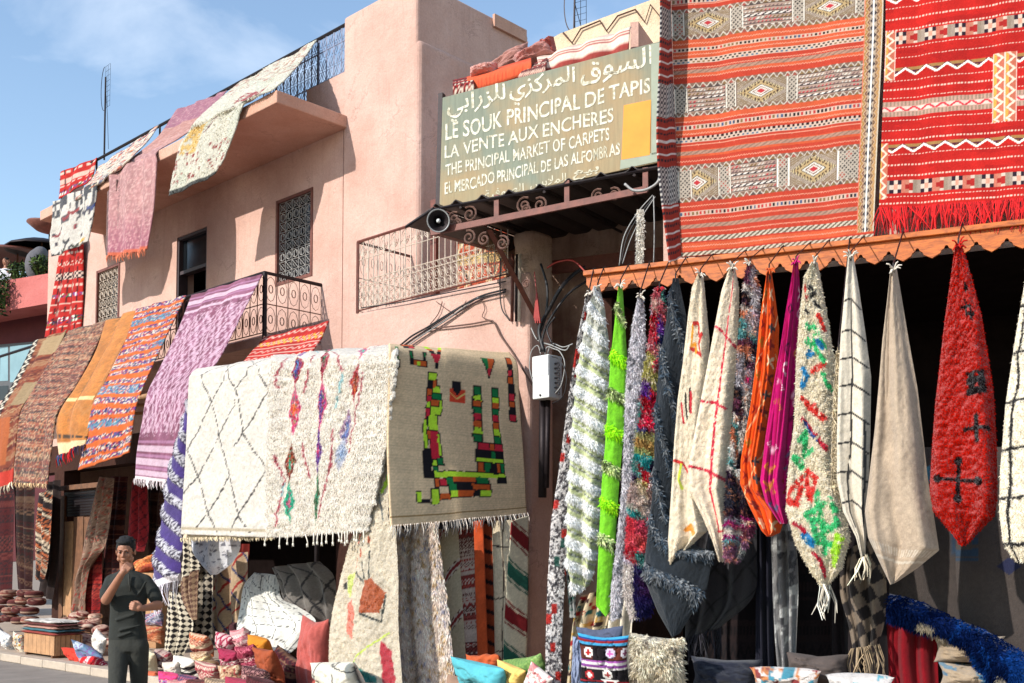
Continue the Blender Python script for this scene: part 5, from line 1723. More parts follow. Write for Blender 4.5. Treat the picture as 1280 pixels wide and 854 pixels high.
# ---- left balcony drapes
GB = 'rugs draped from the balcony rail over the awning pole'
def rugs_balcony():
    t, k, b = 8.72, 7.62, 7.5
    sheet('rug', [(100, 412, 160, 395, t+.05, t+.05), (90, 450, 140, 440, 8.6, 8.6), (85, 490, 122, 480, 8.4, 8.4)], p_kilim([(60, 48, 52), (170, 150, 130), (110, 60, 56)], .05, 41), M['kilim'], 'L', seed=41,
          label='dark grey kilim seen in the gap between the brown rug and the mustard rug', group=GB)
    s = sheet('rug', [(44, 426, 85, 412, t, t), (30, 455, 67, 450, 8.35, 8.35), (12, 488, 46, 485, 7.95, 7.95), (-4, 517, 27, 512, 7.64, 7.64), (-8, 550, 22, 545, b, b), (-12, 616, 17, 603, b, b)],
              p_patch, M['kilim'], 'L', folds=[(2, .03, .1, .2)], seed=42, label='brown patchwork kilim with a black zigzag edge, leftmost on the balcony', group=GB)
    fringe(s, n=26, length=.13, width=.008, col=(222, 206, 176), seed=2)
    s = sheet('rug', [(85, 413, 133, 401, t, t), (66, 445, 117, 440, 8.35, 8.35), (45, 482, 97, 480, 7.95, 7.95), (26, 517, 73, 515, 7.62, 7.62), (20, 545, 67, 548, 7.5, 7.5), (18, 604, 60, 606, b, b)],
              p_zigzag_dense([(140, 70, 46), (158, 98, 66), (116, 50, 38), (160, 122, 92), (96, 70, 56)], 43, .10, .07), M['velvet'], 'L', rough=.006, folds=[(2, .018, .4, .2), (5, .006, .4, 0)], seed=43,
              label='dense brown and rust zigzag rug with a short frayed foot', group=GB)
    fringe(s, n=34, length=.07, width=.012, col=(206, 170, 130), seed=3)
    s = sheet('rug', [(135, 401, 171, 387, t-.03, t-.03), (121, 440, 151, 430, 8.22, 8.22), (97, 483, 127, 478, 7.77, 7.77), (79, 511, 112, 509, 7.54, 7.54), (73, 535, 106, 540, 7.44, 7.44), (76, 570, 103, 556, b-.06, b-.06)],
              p_mustard, M['velvet'], 'L', rough=.006, folds=[(1.5, .05, .1, .2)], seed=44, label='narrow mustard yellow rug with red and blue tassels at its foot', group=GB)
    fringe(s, n=16, length=.16, width=.013, col=(176, 30, 34), seed=4, u0=.05, u1=.7)
    fringe(s, n=7, length=.14, width=.013, col=(40, 90, 130), seed=5, u0=.0, u1=.15)
    fringe(s, n=9, length=.15, width=.013, col=(60, 50, 76), seed=7, u0=.72, u1=1.)
    s = sheet('rug', [(171, 386, 233, 369, t, t), (156, 428, 212, 412, 8.3, 8.3), (136, 470, 190, 460, 7.85, 7.85), (118, 503, 173, 500, 7.6, 7.6), (108, 545, 167, 530, 7.5, 7.5), (98, 588, 162, 566, b, b)],
              p_orange, M['kilim'], 'L', rough=.004, folds=[(2, .018, .2, .2), (4, .008, .5, .3)], seed=45, umax=200, label='bright orange rug banded with purple and grey speckled stripes', group=GB)
    pile(s, 7000, .025, .009, mask=lambda u, v, w, h: (fbm(v * 16, v * 0, 3) > .5), seed=2)
    s = sheet('rug', [(240, 369, 326, 342, t, t), (222, 415, 303, 390, 8.3, 8.3), (199, 463, 273, 448, 7.8, 7.8), (185, 492, 243, 487, 7.56, 7.56), (178, 530, 234, 525, 7.48, 7.48), (172, 566, 229, 570, b, b), (170, 599, 226, 606, b, b)],
              p_purple, M['kilim'], 'L', rough=.004, folds=[(2.5, .022, .2, .2), (6, .006, .5, 0)], seed=46, umax=200, label='wide lilac purple rug with a net of pale diamonds, beside the open balcony rail', group=GB)
    fringe(s, n=60, length=.10, width=.008, col=(214, 198, 198), seed=8)
    # awning pole
    po = empty('awning_pole', fp('L', sL(0, 7.68, 520), 7.68, 0), 'long wooden awning pole carrying the draped balcony rugs', 'pole')
    z = zL(175, 497, 7.68)
    m = MB(); m.tube([fp('L', sL(-60, 7.68, 560), 7.68, z), fp('L', sL(233, 7.68, 480), 7.68, z)], .04, 8); m.build('crossbar', M['wood_pole'], po, True)
    for px, y in ((70, 486), (180, 420), (10, 500), (128, 480), (232, 480)):
        m = MB(); s_ = sL(px + 0, 7.68, 500)
        m.tube([fp('L', s_, 7.6, z - .02), fp('L', s_, DF, z + .25)], .03, 6); m.build('strut', M['wood_pole'], po, True)
rugs_balcony()
# ---- small red rug over the stall, between balcony and white rug
s = sheet('rug', [(331, 422, 412, 401, 8.72, 8.72), (318, 436, 402, 424, 8.4, 8.4), (303, 455, 388, 445, 8.0, 8.0)],
          p_red_berber([(.1, .05, 3), (.34, .08, 4), (.5, .015, 0), (.62, .06, 3), (.74, .015, 0), (.88, .07, 3)]), M['kilim'], 'L', folds=[(2, .02, .1, .2)], seed=51,
          label='small bright red rug with yellow and white zigzags under the open balcony rail', linear=True)
# ---- corner stall: frame, the pale rugs round it
dS = 6.95
def stall():
    root = empty('stall_frame', fp('L', sL(365, dS, 500), 7.8, 0), 'square canopy frame of poles carrying the cream rugs', 'stall')
    a, b = sL(245, dS, 470), sL(487, dS, 440)
    a2 = sL(221, 8.0, 700)
    z = zL(487, 437, dS) - .05
    d2 = 8.80
    for nm, P, Q in (('rail', (a, dS + .06), (b - .05, dS + .06)), ('rail', (a, d2), (b - .05, d2)), ('rail', (a, dS + .06), (a, d2)), ('rail', (b - .05, dS + .06), (b - .05, d2))):
        m = MB(); m.tube([fp('L', P[0], P[1], z), fp('L', Q[0], Q[1], z)], .03, 6); m.build(nm, M['iron'], root, True)
    for P in ((a2, 8.0), (b - .1, dS + .12), (a, d2), (b - .1, d2)):
        m = MB(); m.tube([fp('L', P[0], P[1], .1), fp('L', P[0], P[1], z)], .035, 6); m.build('leg', M['iron'], root, True)
    m = MB(); m.fbox('L', a, b - .05, dS + .12, d2 - .05, z + .03, z + .05); m.build('canopy', M['black'], root)
stall()
zt = zL(487, 437, dS)
s = sheet('rug', [(247, 461, 345, 446, 7.2, 7.2), (240, 468, 343, 451, 6.97, 6.97), (237, 482, 342, 464, 6.93, 6.93), (234, 560, 340, 550, 6.93, 6.93), (228, 668, 338, 672, 6.95, 6.95)],
          p_white_diamond, M['velvet'], 'L', rough=.008, rfreq=25, folds=[(1.5, .02, .1, .1), (3, .008, .3, .1)], seed=52, th=.03, label='cream rug with thin black diamond lines at the left of the corner stall')
pile(s, 26000, .014, .006, seed=5, droop=.5, jit=.12)
s = sheet('rug', [(232, 660, 345, 658, 7.02, 7.02), (228, 674, 345, 671, 7.0, 7.0)], p_plain((206, 184, 152), .08, 20), M['velvet'], 'L', rough=.01, seed=53, th=.03, linear=True, label='pale underlayer showing as a thin strip below the black diamond rug')
fringe(s, n=110, length=.05, width=.009, col=(214, 196, 164), seed=9, lift=.02)
s2 = sheet('rug', [(344, 444, 492, 430, 7.2, 7.2), (341, 450, 493, 435, 6.96, 6.96), (338, 464, 492, 450, 6.90, 6.86), (337, 560, 479, 530, 6.90, 6.86), (336, 672, 457, 664, 6.92, 6.9)],
           p_shag_multi, M['shag'], 'L', rough=.014, rfreq=22, folds=[(3.5, .03, .1, .1), (1.5, .03, .3, .1)], seed=54, th=.03, edge_rag=.05, label='shaggy cream rug with columns of coloured diamonds and white tassels')
pile(s2, 52000, .028, .008, seed=6, droop=.9, jit=.12)
def tassels(s, us, L=.13, col=(228, 220, 204)):
    rng = np.random.default_rng(3)
    p, nn, c = sample(s, np.array(us), np.ones(len(us)))
    for i in range(len(us)):
        g = MB(); q = p[i] + nn[i] * .015 + UP * .01
        l = L * (.8 + .4 * rng.random()); sw = uL * rng.normal() * .012
        g.tube([q, q - UP * l * .5 + sw, q - UP * l * .72 + sw * 1.2], .007, 5, col)
        g.lathe([(.004, 0), (.014, -.012), (.010, -.028)], q - UP * l * .68 + sw, n=6, col=col)
        for k in (-1, 1):
            g.tube([q - UP * l * .75 + sw, q - UP * l + sw + uL * k * .014], .007, 4, col, r2=.003)
        g.build('tassel', M['cloth'], s.o, True)
tassels(s2, [.02, .14, .22, .30, .40, .49, .58, .62, .66, .70, .74, .78, .82, .86, .90, .93, .97])
fr = FR['L']
sb = sheet('rug', [(489, 430, 640, 441, 7.0, 8.65), (490, 440, 650, 457, 6.93, 8.62), (489, 480, 652, 500, 6.93, 8.60), (488, 560, 657, 575, 6.93, 8.60), (493, 658, 660, 642, 6.93, 8.62)],
           p_beige_blocks, M['kilim'], 'L', rough=.004, folds=[(2, .035, .1, .1), (3.6, .014, .3, .2)], seed=55, th=.02, umax=240, label='beige woven rug with blocky black, orange and lime figures, side of the corner stall')
fringe(sb, n=90, length=.13, width=.006, col=(206, 196, 186), seed=10)
sheet('rug', [(500, 655, 600, 645, 7.35, 8.3), (508, 664, 608, 655, 7.35, 8.3)], p_plain((34, 42, 66), .2), M['shag'], 'L', seed=56, label='dark blue rug edge peeping from under the beige rug fringe', linear=True)
# rug behind shag, with shapes
def p_shapes(U, V, W, H):
    x, y = U * W, V * H
    C = cream(len(U), x, y, 57, (218, 204, 180), .06)
    X = 412 + U * 90; Y = 540 + V * 310
    def poly(P, c):
        m = np.zeros(len(X), bool); j = len(P) - 1
        for i in range(len(P)):
            xi, yi = P[i]; xj, yj = P[j]
            m ^= ((yi > Y) != (yj > Y)) & (X < (xj - xi) * (Y - yi) / (yj - yi + 1e-9) + xi); j = i
        put(C, m, c)
    f = lambda P: [(380 + a / 3.65, 620 + b / 3.65) for a, b in P]
    poly(f([(310, 360), (340, 350), (395, 400), (380, 470), (300, 470)]), (176, 84, 36))
    poly(f([(205, 440), (235, 420), (280, 470), (270, 560), (215, 540)]), (222, 130, 106)); poly(f([(270, 630), (370, 680), (365, 800), (270, 760)]), (40, 138, 130))
    poly(f([(185, 695), (265, 770), (250, 800), (190, 805)]), (222, 70, 136)); poly(f([(380, 560), (415, 600), (425, 710), (385, 700)]), (186, 40, 56))
    poly(f([(130, 690), (190, 645), (190, 680), (150, 715)]), (30, 80, 40)); poly(f([(120, 760), (170, 800), (120, 805)]), (60, 150, 140)); poly(f([(160, 370), (175, 362), (185, 390), (168, 392)]), (40, 40, 36))
    poly(f([(175, 340), (230, 330), (215, 420), (190, 400)]), (206, 214, 120)); poly(f([(200, 160), (222, 165), (210, 235), (195, 230)]), (226, 130, 110))
    poly(f([(355, 50), (395, 0), (395, 30), (365, 60)]), (190, 236, 60)); poly([(474, 470), (484, 478), (480, 520), (476, 500)], (190, 60, 50))
    S = lambda P, c, w=.012: strokes(C, x, y, [[((380 + a / 3.65 - 412) / 90 * W, (620 + b / 3.65 - 540) / 310 * H) for a, b in p] for p in P], w, c, .01)
    S([[(310, 350), (285, 300)], [(330, 350), (325, 270)], [(305, 360), (240, 330)], [(300, 470), (385, 500), (395, 410)]], (44, 52, 48))
    S([[(345, 60), (380, 150)]], (60, 80, 90), .009); S([[(130, 740), (280, 620), (410, 540)]], (206, 226, 90), .009)
    S([[(268, 262), (275, 280)], [(305, 215), (318, 240)], [(228, 290), (232, 310)]], (200, 96, 50), .018)
    return C
s = sheet('rug', [(474, 500, 494, 470, 7.25, 7.1), (466, 560, 494, 550, 7.2, 7.08), (452, 640, 494, 640, 7.15, 7.06), (439, 676, 495, 664, 7.1, 7.05), (424, 730, 498, 730, 7.1, 7.04), (413, 784, 498, 784, 7.1, 7.04), (411, 856, 503, 856, 7.1, 7.04), (411, 905, 505, 905, 7.1, 7.04)],
          p_shapes, M['shag'], 'L', rough=.018, rfreq=24, bulge=.10, folds=[(1.5, .04, .1, .2)], seed=57, label='cream rug with teal, pink and rust shapes hanging at the stall corner')
pile(s, 16000, .02, .007, seed=7, jit=.12)
# rugs hanging under the beige rug
GU = 'rugs standing in a row under the beige rug'
s = sheet('rug', [(497, 655, 548, 650, 7.35, 7.5), (499, 720, 553, 713, 7.35, 7.5), (500, 780, 560, 770, 7.35, 7.5), (500, 860, 570, 850, 7.35, 7.5)], p_boucher((226, 210, 198), [(170, 140, 90), (150, 150, 170), (190, 160, 110)], .80, 40, 40, 58), M['shag'], 'L', rough=.02, rfreq=18,
          folds=[(2.2, .05, .1, .2)], seed=58, label='fluffy lilac white wedding blanket with tiny sequins', group=GU)
pile(s, 15000, .05, .008, seed=8, droop=1.2, jit=.18)
def p_bands_cream(U, V, W, H):
    x, y = U * W, V * H; a = diag(U, V, W, H, .9)
    C = cream(len(U), x, y, 59, (190, 178, 150), .06); f = (a / .52) % 1
    put(C, f < .20, (90, 50, 44)); put(C, (f < .20) & (np.abs(f - .10) < .06 + .05 * tri(x * 14)), (200, 190, 176)); put(C, (f < .2) & (np.abs(f - .1) < .04), (130, 50, 50))
    return C
sheet('rug', [(548, 655, 572, 650, 7.9, 8.0), (555, 740, 577, 735, 7.9, 8.0), (566, 850, 584, 850, 7.9, 8.0)], p_bands_cream, M['kilim'], 'L', bulge=.10, seed=59, label='beige rolled rug with slanting brown diamond bands, under the beige fringe', group=GU)
sheet('rug', [(568, 655, 596, 650, 8.1, 8.2), (572, 740, 598, 735, 8.1, 8.2), (574, 850, 600, 850, 8.1, 8.2)], p_kilim([(196, 180, 170), (150, 50, 46), (90, 44, 44), (210, 196, 186)], .045, 60, base=(190, 170, 160)), M['kilim'], 'L', bulge=.06, seed=60, label='red and white finely patterned kilim standing between the banded rug and the rust strip', group=GU)
sheet('rug', [(592, 652, 604, 650, 8.0, 8.05), (594, 740, 607, 735, 8.0, 8.05), (598, 850, 611, 850, 8.0, 8.05)], p_plain((176, 74, 38), .12, 10), M['kilim'], 'L', bulge=.05, seed=61, label='narrow plain rust orange strip of rug', group=GU)
def p_rustbar(U, V, W, H):
    C = cream(len(U), U * W, V * H, 62, (150, 64, 36), .1); a = diag(U, V, W, H, -.6); put(C, (a / .16) % 1 < .28, (36, 24, 26)); return C
sheet('rug', [(604, 652, 616, 650, 8.2, 8.25), (605, 740, 617, 735, 8.2, 8.25), (608, 850, 619, 850, 8.2, 8.25)], p_rustbar, M['kilim'], 'L', bulge=.05, seed=62, label='narrow rust rug with short black bars', group=GU)
sheet('rug', [(614, 652, 640, 650, 8.25, 8.35), (616, 700, 639, 700, 8.25, 8.35), (618, 770, 636, 760, 8.25, 8.35), (620, 850, 632, 850, 8.25, 8.35)], p_gridlines((206, 190, 162), (56, 40, 36), .32, .55, .014, .1, .03, 63), M['velvet'], 'L', bulge=.10, seed=63, label='cream rolled rug with sparse dark lines beside the striped rug', group=GU)
def p_flagstripes(U, V, W, H):
    x, y = U * W, V * H; a = diag(U, V, W, H, -.75); f = (a / .44) % 1; k = np.floor(a / .44) % 2
    C = cream(len(U), x, y, 64, (206, 196, 170), .06)
    m = (f > .25) & (f < .62); put(C, m & (k == 0), (122, 30, 34)); put(C, m & (k == 1), (40, 92, 76)); e = (np.abs(f - .18) < .025) | (np.abs(f - .69) < .025)
    put(C, e & (k == 0), (122, 30, 34)); put(C, e & (k == 1), (40, 92, 76))
    return C
sheet('rug', [(640, 652, 661, 645, 8.3, 8.55), (636, 700, 661, 700, 8.3, 8.55), (631, 770, 660, 765, 8.3, 8.55), (628, 860, 657, 860, 8.3, 8.55)], p_flagstripes, M['kilim'], 'L', bulge=.05, seed=65, label='cream rug with broad red and green slanting stripes against the pink pillar', group=GU)
# violet striped rug at the left of the stall
def p_violet(U, V, W, H):
    x, y = U * W, V * H; a = diag(U, V, W, H, -.55); f = (a / (H / 8.2)) % 1
    C = cream(len(U), x, y, 66, (62, 42, 108), .1); m = f < .40
    put(C, m, (200, 196, 200)); put(C, m & (hsh(np.floor(x * 50), np.floor(a * 50), 3) > .62), (60, 52, 70)); put(C, V > .95, (214, 206, 206))
    return C
s = sheet('rug', [(236, 505, 245, 492, 7.2, 7.15), (227, 545, 240, 540, 7.2, 7.1), (215, 590, 234, 585, 7.18, 7.08), (202, 655, 231, 640, 7.15, 7.05), (196, 705, 227, 700, 7.15, 7.05), (201, 742, 224, 726, 7.15, 7.05)],
          p_violet, M['velvet'], 'L', bulge=.12, rough=.008, disp=lambda U, V, W, H: .03 * np.maximum(0, np.sin(2 * math.pi * (V * H + (U - .5) * W * -.55) / (H / 8.2))), seed=66, label='violet rug with fluffy white slanting stripes at the left of the corner stall')
pile(s, 9000, .03, .008, mask=lambda u, v, w, h: (((v * h + (u - .5) * w * -.55) / (h / 8.2)) % 1 < .42), seed=9)
fringe(s, n=34, length=.30, width=.008, col=(206, 198, 204), seed=11)

# ---- wall carpets (plane R)
def ext(l, k): return l
GC = 'large carpets hung on the wall above the shopfront'
sc1 = sheet('carpet', [(838, -60, 1106, -95, 8.98, 8.98), (841, 60, 1104, 26, 8.98, 8.98), (846, 190, 1098, 158, 8.97, 8.97), (852, 322, 1092, 298, 8.95, 8.95)],
            p_carpet_salmon, M['kilim'], 'R', px=.8, umax=330, folds=[(2.2, .012, .1, .1), (6, .003, .3, .1)], seed=71, th=.02, label='huge salmon striped carpet with diamond bands, left of the red carpet', group=GC)
fl = sheet('folded_edge', [(828, -66, 838, -60, 8.72, 8.975), (827, 58, 841, 60, 8.72, 8.975), (823, 190, 846, 190, 8.74, 8.965), (838, 328, 852, 322, 8.80, 8.945)],
           p_flap, M['kilim'], 'R', px=.9, seed=72, th=.015, folds=[(1, .02, 0, .3)], parent=sc1.o)
sc2 = sheet('carpet', [(1107, -60, 1330, -96, 8.93, 8.93), (1107, 40, 1330, 6, 8.93, 8.93), (1103, 150, 1330, 130, 8.93, 8.93), (1099, 262, 1330, 247, 8.92, 8.92)],
            p_carpet_red, M['kilim'], 'R', px=.8, umax=330, folds=[(2.6, .011, .1, .1), (7, .003, .3, .1)], seed=73, th=.02, label='huge scarlet carpet with a long red fringe, right of the salmon striped carpet', group=GC)
fringe(sc2, n=300, length=.20, width=.005, col=(196, 34, 36), seed=12, sway=.35)
# ---- the row of rugs hung as cones
GR = 'rugs hung to a point from the scalloped board'
def hook(x, y, e, parent):
    g = MB(); p = at(x, y, 'R', e)
    zt_ = z_ft + .01
    top = np.array([p[0], p[1], zt_]); top = top + nR * (8.885 - float(nR @ top))
    g.tube([p - UP * .03, p + UP * .04, top + UP * .0, top + UP * .02 + nR * .05, top - UP * .03 + nR * .07], .006, 4)
    g.build('hook', M['iron'], parent)
def cone(rows, paint, mat, lab, e, seed, bulge=.22, tilt=.05, rough=.0, rf=30, pl=None, folds=(), px=1.25, fr_=None, knot=None, umax=150, kn=True, disp=None):
    s = sheet('rug', [(r[0], r[1], r[2], r[3]) for r in rows], paint, M[mat], 'R', d=e, bulge=bulge * .55, bpow=.75, linear=True, folds=folds, tilt=tilt, rough=rough, rfreq=rf, seed=seed, label=lab, group=GR, px=px, umax=umax, disp=disp)
    if pl: pile(s, *pl[:3], **pl[3])
    x, y = (rows[0][0] + rows[0][2]) / 2, (rows[0][1] + rows[0][3]) / 2
    hook(x, y, e - .02, s.o)
    if kn:
        g = MB(); p = at(x, y, 'R', e - .03); rg = random.Random(seed)
        for i in range(7):
            dv = uR * rg.uniform(-.05, .06) + UP * rg.uniform(-.05, .045) - nR * rg.uniform(.01, .05)
            g.tube([p + UP * -.01, p + dv * .6 + UP * .01, p + dv], .008, 4, knot or (214, 204, 190), r2=.005)
        g.build('tie', M['cloth'], s.o, True)
    return s
F1 = [(1.1, .07, .1, .12, .8), (2.1, .02, .35, .2, .8)]
cone([(733, 366, 741, 366), (722, 420, 732, 420), (713, 480, 724, 480), (697, 599, 715, 599), (689, 650, 711, 650), (684, 740, 705, 740), (682, 805, 702, 805), (682, 870, 701, 870)], p_cone_dots, 'velvet',
     'narrow white rug with black speckle, leftmost of the hanging rugs beside the pink pillar', 8.80, 101, .15, .03, .008, pl=(9000, .02, .006, {}))
cone([(744, 360, 750, 360), (735, 386, 756, 386), (728, 425, 761, 425), (721, 467, 762, 467), (716, 520, 760, 520), (712, 582, 756, 582), (709, 640, 753, 640), (708, 705, 747, 700), (718, 745, 738, 730)], p_cone_green, 'shag',
     'white fluffy rug with pale green slanting bands', 8.74, 102, .26, .05, .02, pl=(34000, .034, .007, dict(mask=lambda u, v, w, h: (((v * h + (u - .5) * w * -.55) / .185) % 1 < .42), droop=.9, bright=1.12, jit=.12)), folds=F1[:1], disp=lambda U, V, W, H: .035 * np.maximum(0, np.sin(2 * math.pi * ((V * H + (U - .5) * W * -.55) / .185))))
cone([(773, 356, 778, 356), (770, 386, 781, 400), (763, 451, 784, 451), (760, 500, 782, 500), (757, 549, 779, 549), (752, 605, 774, 605), (748, 690, 768, 690), (745, 757, 763, 745), (757, 771, 763, 764)], p_cone_lime, 'velvet',
     'bright lime green rug with fluffy knots', 8.68, 103, .2, .03, .006, pl=(9000, .045, .008, dict(mask=lambda u, v, w, h: np.min([np.abs((v * h + (u - .5) * w * -.5) / h - c) for c in (.09, .23, .34, .45, .56, .67, .78)], axis=0) < .017, bright=1.15)), disp=lambda U, V, W, H: .03 * np.max([np.exp(-(((V * H + (U - .5) * W * -.5) / H - c) / .012) ** 2) for c in (.09, .23, .34, .45, .56, .67, .78)], axis=0))
cone([(798, 370, 803, 370), (791, 402, 806, 405), (785, 450, 806, 440), (782, 500, 802, 500), (780, 560, 795, 560), (777, 620, 788, 620), (770, 690, 780, 690), (764, 740, 779, 740), (764, 775, 776, 770)], p_boucher((214, 208, 212), [(170, 170, 176), (120, 120, 124)], .8, 30, 30, 8), 'shag',
     'white and lilac fluffy rug between the lime rug and the tufted rug', 8.64, 104, .2, .03, .015, pl=(20000, .03, .007, dict(droop=.8)))
s = cone([(820, 360, 829, 360), (816, 375, 833, 386), (811, 430, 828, 435), (805, 467, 822, 470), (799, 520, 819, 517), (792, 582, 816, 595), (785, 628, 812, 640), (781, 692, 811, 700), (779, 740, 818, 745), (788, 775, 812, 768)], p_cone_tufts, 'shag',
     'rug of big multicoloured wool tufts, red and violet, beside the dark slate rug', 8.60, 105, .22, .03, .04, 14, pl=(26000, .042, .009, dict(droop=.4)), knot=(170, 30, 44))
sS = cone([(841, 348, 848, 348), (835, 386, 858, 395), (829, 425, 858, 440), (824, 451, 854, 480), (819, 517, 848, 549), (817, 599, 843, 600), (812, 650, 840, 650), (806, 695, 862, 680), (806, 725, 892, 690), (822, 765, 884, 735), (840, 797, 850, 792)], p_cone_slate, 'velvet',
     'dark slate blue rug with grey fluffy slanting bands', 8.58, 106, .2, .03, .006, pl=(14000, .05, .009, dict(mask=lambda u, v, w, h: np.min([np.abs((v * h + (u - .5) * w * -.75) / h - c) for c in (.12, .30, .47, .62, .74, .86)], axis=0) < .022, bright=1.25)), kn=False, disp=lambda U, V, W, H: .045 * np.max([np.exp(-(((V * H + (U - .5) * W * -.75) / H - c) / .014) ** 2) for c in (.12, .30, .47, .62, .74, .86)], axis=0))
cone([(872, 343, 879, 343), (865, 359, 883, 384), (860, 395, 887, 425), (854, 450, 885, 470), (847, 500, 878, 517), (843, 549, 874, 560), (840, 599, 870, 610), (835, 676, 884, 664), (836, 700, 862, 684), (838, 706, 846, 698)], p_cone_cream_a, 'velvet',
     'cream rug with a red and orange star outline near its top', 8.52, 107, .24, .04, .008, pl=(16000, .013, .005, dict(jit=.12)), folds=F1)
cone([(912, 334, 919, 334), (902, 363, 924, 363), (893, 410, 923, 410), (885, 453, 920, 453), (871, 526, 915, 520), (860, 585, 911, 575), (861, 612, 907, 612), (877, 644, 908, 644), (890, 675, 908, 672), (899, 702, 905, 702)], p_cone_cream_red, 'velvet',
     'cream rug with thin dark red lines, left of the grey and pink shaggy rug', 8.44, 108, .26, .04, .008, pl=(20000, .013, .005, dict(jit=.12)), folds=F1)
cone([(934, 330, 941, 330), (929, 363, 949, 363), (925, 410, 948, 417), (922, 453, 943, 471), (917, 520, 936, 526), (911, 575, 928, 590), (907, 620, 940, 640), (905, 676, 943, 663), (907, 701, 925, 702)], p_cone_multi, 'shag',
     'grey, pink and black speckled shaggy rug', 8.42, 109, .22, .04, .02, pl=(18000, .035, .008, {}), folds=F1[:1])
cone([(959, 337, 964, 337), (955, 363, 968, 363), (950, 399, 974, 410), (944, 461, 972, 470), (938, 508, 965, 515), (926, 575, 955, 580), (925, 605, 962, 620), (936, 632, 982, 645), (952, 664, 975, 666), (959, 671, 964, 671)], p_cone_orange, 'kilim',
     'burnt orange kilim with small crosses', 8.34, 110, .2, .04, .004, folds=[(1.5, .08, .1, .1, .7), (4, .02, .4, .2)], knot=(206, 90, 40))
cone([(992, 327, 998, 327), (988, 355, 1000, 363), (982, 390, 999, 400), (976, 430, 996, 440), (968, 475, 993, 500), (957, 545, 989, 560), (950, 602, 984, 600), (957, 628, 985, 632), (975, 655, 985, 655)], p_cone_magenta, 'kilim',
     'magenta pink kilim with small woven signs', 8.27, 111, .2, .04, .004, folds=[(1.5, .08, .3, .1, .7), (4, .02, .4, .2)], knot=(190, 30, 110))
s = cone([(1015, 328, 1022, 328), (1005, 345, 1026, 350), (999, 399, 1035, 399), (995, 453, 1043, 453), (993, 526, 1043, 526), (985, 590, 1041, 585), (982, 636, 1054, 620), (995, 682, 1063, 673), (1014, 716, 1052, 712), (1027, 733, 1036, 731)], p_cone_confetti, 'shag',
     'cream shaggy rug scribbled with green, red and blue', 8.19, 112, .26, .05, .018, pl=(30000, .02, .006, dict(jit=.12)), folds=F1)
fringe(s, n=12, length=.22, width=.006, col=(214, 204, 186), seed=14)
cone([(1046, 440, 1051, 430), (1042, 500, 1050, 500), (1040, 560, 1050, 560), (1038, 640, 1048, 640)], p_plain((190, 176, 150), .2, 14), 'shag', 'narrow grey beige fringed rug edge behind the ivory grid rug', 8.17, 119, .08, .02, .02, pl=(3000, .04, .008, {}), kn=False)
s = cone([(1060, 321, 1067, 321), (1056, 363, 1074, 363), (1051, 417, 1082, 417), (1048, 471, 1089, 471), (1046, 544, 1088, 544), (1046, 600, 1086, 600), (1054, 640, 1084, 640), (1070, 672, 1083, 668), (1077, 700, 1082, 694)], p_cone_blackgrid, 'velvet',
     'ivory rug with a thin black grid', 8.10, 113, .24, .04, .004, folds=F1)
fringe(s, n=14, length=.16, width=.006, col=(210, 196, 170), seed=15)
s = cone([(1113, 336, 1121, 336), (1109, 374, 1126, 365), (1103, 425, 1136, 425), (1098, 486, 1147, 486), (1093, 540, 1155, 555), (1086, 600, 1160, 600), (1081, 640, 1166, 635), (1085, 672, 1174, 688), (1100, 704, 1146, 711), (1113, 731, 1119, 729)], p_cone_tan, 'velvet',
     'plain sand coloured rug', 8.04, 114, .26, .05, .004, folds=[(1.3, .12, .30, .08, .7), (2.3, .03, .1, .15, .8)])
cone([(1194, 306, 1202, 306), (1190, 336, 1210, 330), (1181, 400, 1227, 395), (1169, 505, 1242, 490), (1165, 560, 1246, 560), (1162, 612, 1247, 620), (1166, 638, 1243, 645), (1184, 660, 1226, 662), (1201, 682, 1208, 681)], p_cone_red, 'shag',
     'scarlet shaggy rug with black crosses', 8.00, 115, .28, .04, .014, pl=(40000, .016, .006, dict(jit=.18)), folds=F1, knot=(190, 30, 20))
cone([(1290, 296, 1298, 296), (1283, 340, 1310, 340), (1268, 430, 1325, 430), (1257, 505, 1330, 505), (1250, 590, 1335, 590), (1249, 640, 1336, 640), (1254, 682, 1320, 690), (1270, 702, 1300, 705)], p_gridlines((226, 216, 196), (44, 42, 42), .42, .32, .020, -.1, .05, 16, .15), 'velvet',
     'white rug with a black grid at the right edge of the picture', 7.95, 116, .28, .04, .008, pl=(26000, .018, .007, dict(jit=.12)))
